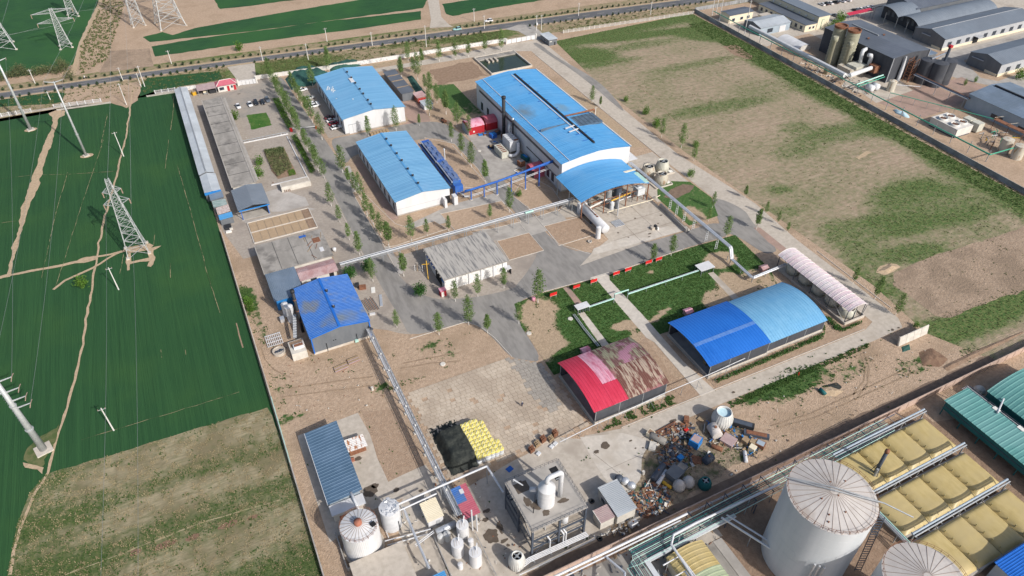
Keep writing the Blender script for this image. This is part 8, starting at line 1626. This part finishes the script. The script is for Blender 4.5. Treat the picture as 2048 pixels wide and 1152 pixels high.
def v6(*q):return off(380,140,7.877,*q)
hp=math.pi/2
for(q,c,k,l)in((v6((765,590))[0],'white','sedan','white sedan parked apart on the left of the court row'),(v6((950,560))[0],'white','sedan','white sedan beside the black cars in the court row'),(v6((1045,535))[0],'black','suv','left of two black cars in the court row'),(v6((1145,525))[0],'black','sedan','right of two black cars in the court row'),(v6((1225,490))[0],'grey','suv','grey car at the right end of the court row')):car(l,q,-hp+.06,c,k,'cars parked in the court')
for(q,c,k,l)in((v6((1775,330))[0],'white','sedan','white car nearest the netting beside the upper hall'),(v6((1890,455))[0],'silver','sedan','silver car parked askew beside the upper hall'),(v6((1950,545))[0],'white','sedan','white car behind the poplars beside the upper hall'),(v6((1975,580))[0],'white','suv','second white car behind the poplars beside the upper hall'),((51,278.6),'maroon','sedan','dark maroon car beside the upper hall'),((51,275.6),'white','sedan','white car between maroon and red beside the upper hall'),((51,272.6),'red','sedan','red car beside the upper hall'),((51,268.6),'white','suv','white car at the near end beside the upper hall')):car(l,(min(q[0],50.8),q[1]),.12,c,k,'cars parked beside the upper hall')
car('mint car driving on the highway near the side road',vB((1592,232))[0],3.05,'mint','suv');car('white and mint van further right on the highway',vB((1835,168))[0],3.05,'white','suv')
for i,(x,yy)in enumerate(((336.9,291),(339.6,290.8),(342.4,290.5),(346.6,290.2),(351.4,289.8),(355.6,289.6))):car(f'{ORD[i]} car from the left in the far row of the top right car park',(x,yy),hp,['white','black','white','black','white','white'][i],'suv' if i%2 else 'sedan','cars in the top right car park')
for i,(x,yy)in enumerate(((330.6,275),(346.8,276),(350.4,275.8),(355.2,275.6),(358.8,275.8))):car(f'{ORD[i]} car from the left in the near row of the top right car park',(x,yy),hp*.9,['grey','black','white','white','white'][i],'sedan','cars in the top right car park')
for l,q in(('motorcycle with rider on the far side of the highway, left',vA((655,605))[0]),('dark motorcycle on the near lane of the highway, left',vA((465,672))[0]),('motorcycle by the near verge of the highway, centre',vB((1260,300))[0])):
 t=T('motorcycle',l,'motorcycle',(*q,.07));x,yy=q
 for s in(-.65,.65):MB().tube([(x+s,yy-.06,.37),(x+s,yy+.06,.37)],.3,12).obj('wheel','tyre',t)
 MB().bar((x-.6,yy,.55),(x+.5,yy,.7),.3,.3).obj('frame','steel_black',t);MB().bar((x+.5,yy-.3,1.1),(x+.5,yy+.3,1.1),.06).obj('handlebar','steel_grey',t)
 if 'rider' in l:MB().tube([(x-.1,yy,.75),(x-.05,yy,1.2),(x,yy,1.4),(x+.02,yy,1.62)],[.2,.22,.1,.13],8).obj('rider','wall_white',t)
q=vB((1490,940))[0];t=T('tricycle','rusty red three-wheel cart on the lane by the red shed','cart',(*q,.07));MB().obox((*q,.5),1.4,2.2,.6,.3).obj('cargo_box','steel_rust',t);MB().obox((q[0],q[1]+1.8,.3),.6,1.0,.9,.3).obj('cab','steel_black',t)
for s in(-.7,.7):MB().tube([(q[0]+s,q[1]-.6,.35),(q[0]+s*1.1,q[1]-.6,.35)],.32,10).obj('wheel','tyre',t)
q=vA((1575,715))[0];t=T('mini_excavator','small pale loader parked under the carport','loader',(*q,.06));MB().obox((*q,.5),1.4,2.2,.9).obj('body','wall_cream',t);MB().obox((q[0],q[1]+.3,1.4),1.1,1.1,.9).obj('cab','wall_cream',t);MB().obox((q[0],q[1]-1.4,.2),1.4,.5,.5).obj('bucket','steel_grey',t)
for s in(-.7,.7):
 for r_ in(-.7,.7):MB().tube([(q[0]+s-.12,q[1]+r_,.42),(q[0]+s+.12,q[1]+r_,.42)],.4,12).obj('wheel','tyre',t)
stuffbox('yellow_loader','yellow machine left of the carport','machine',(2.6,327),(1.8,1.6,1.4),'pipe_yellow',.4,.06,('wood',.3))
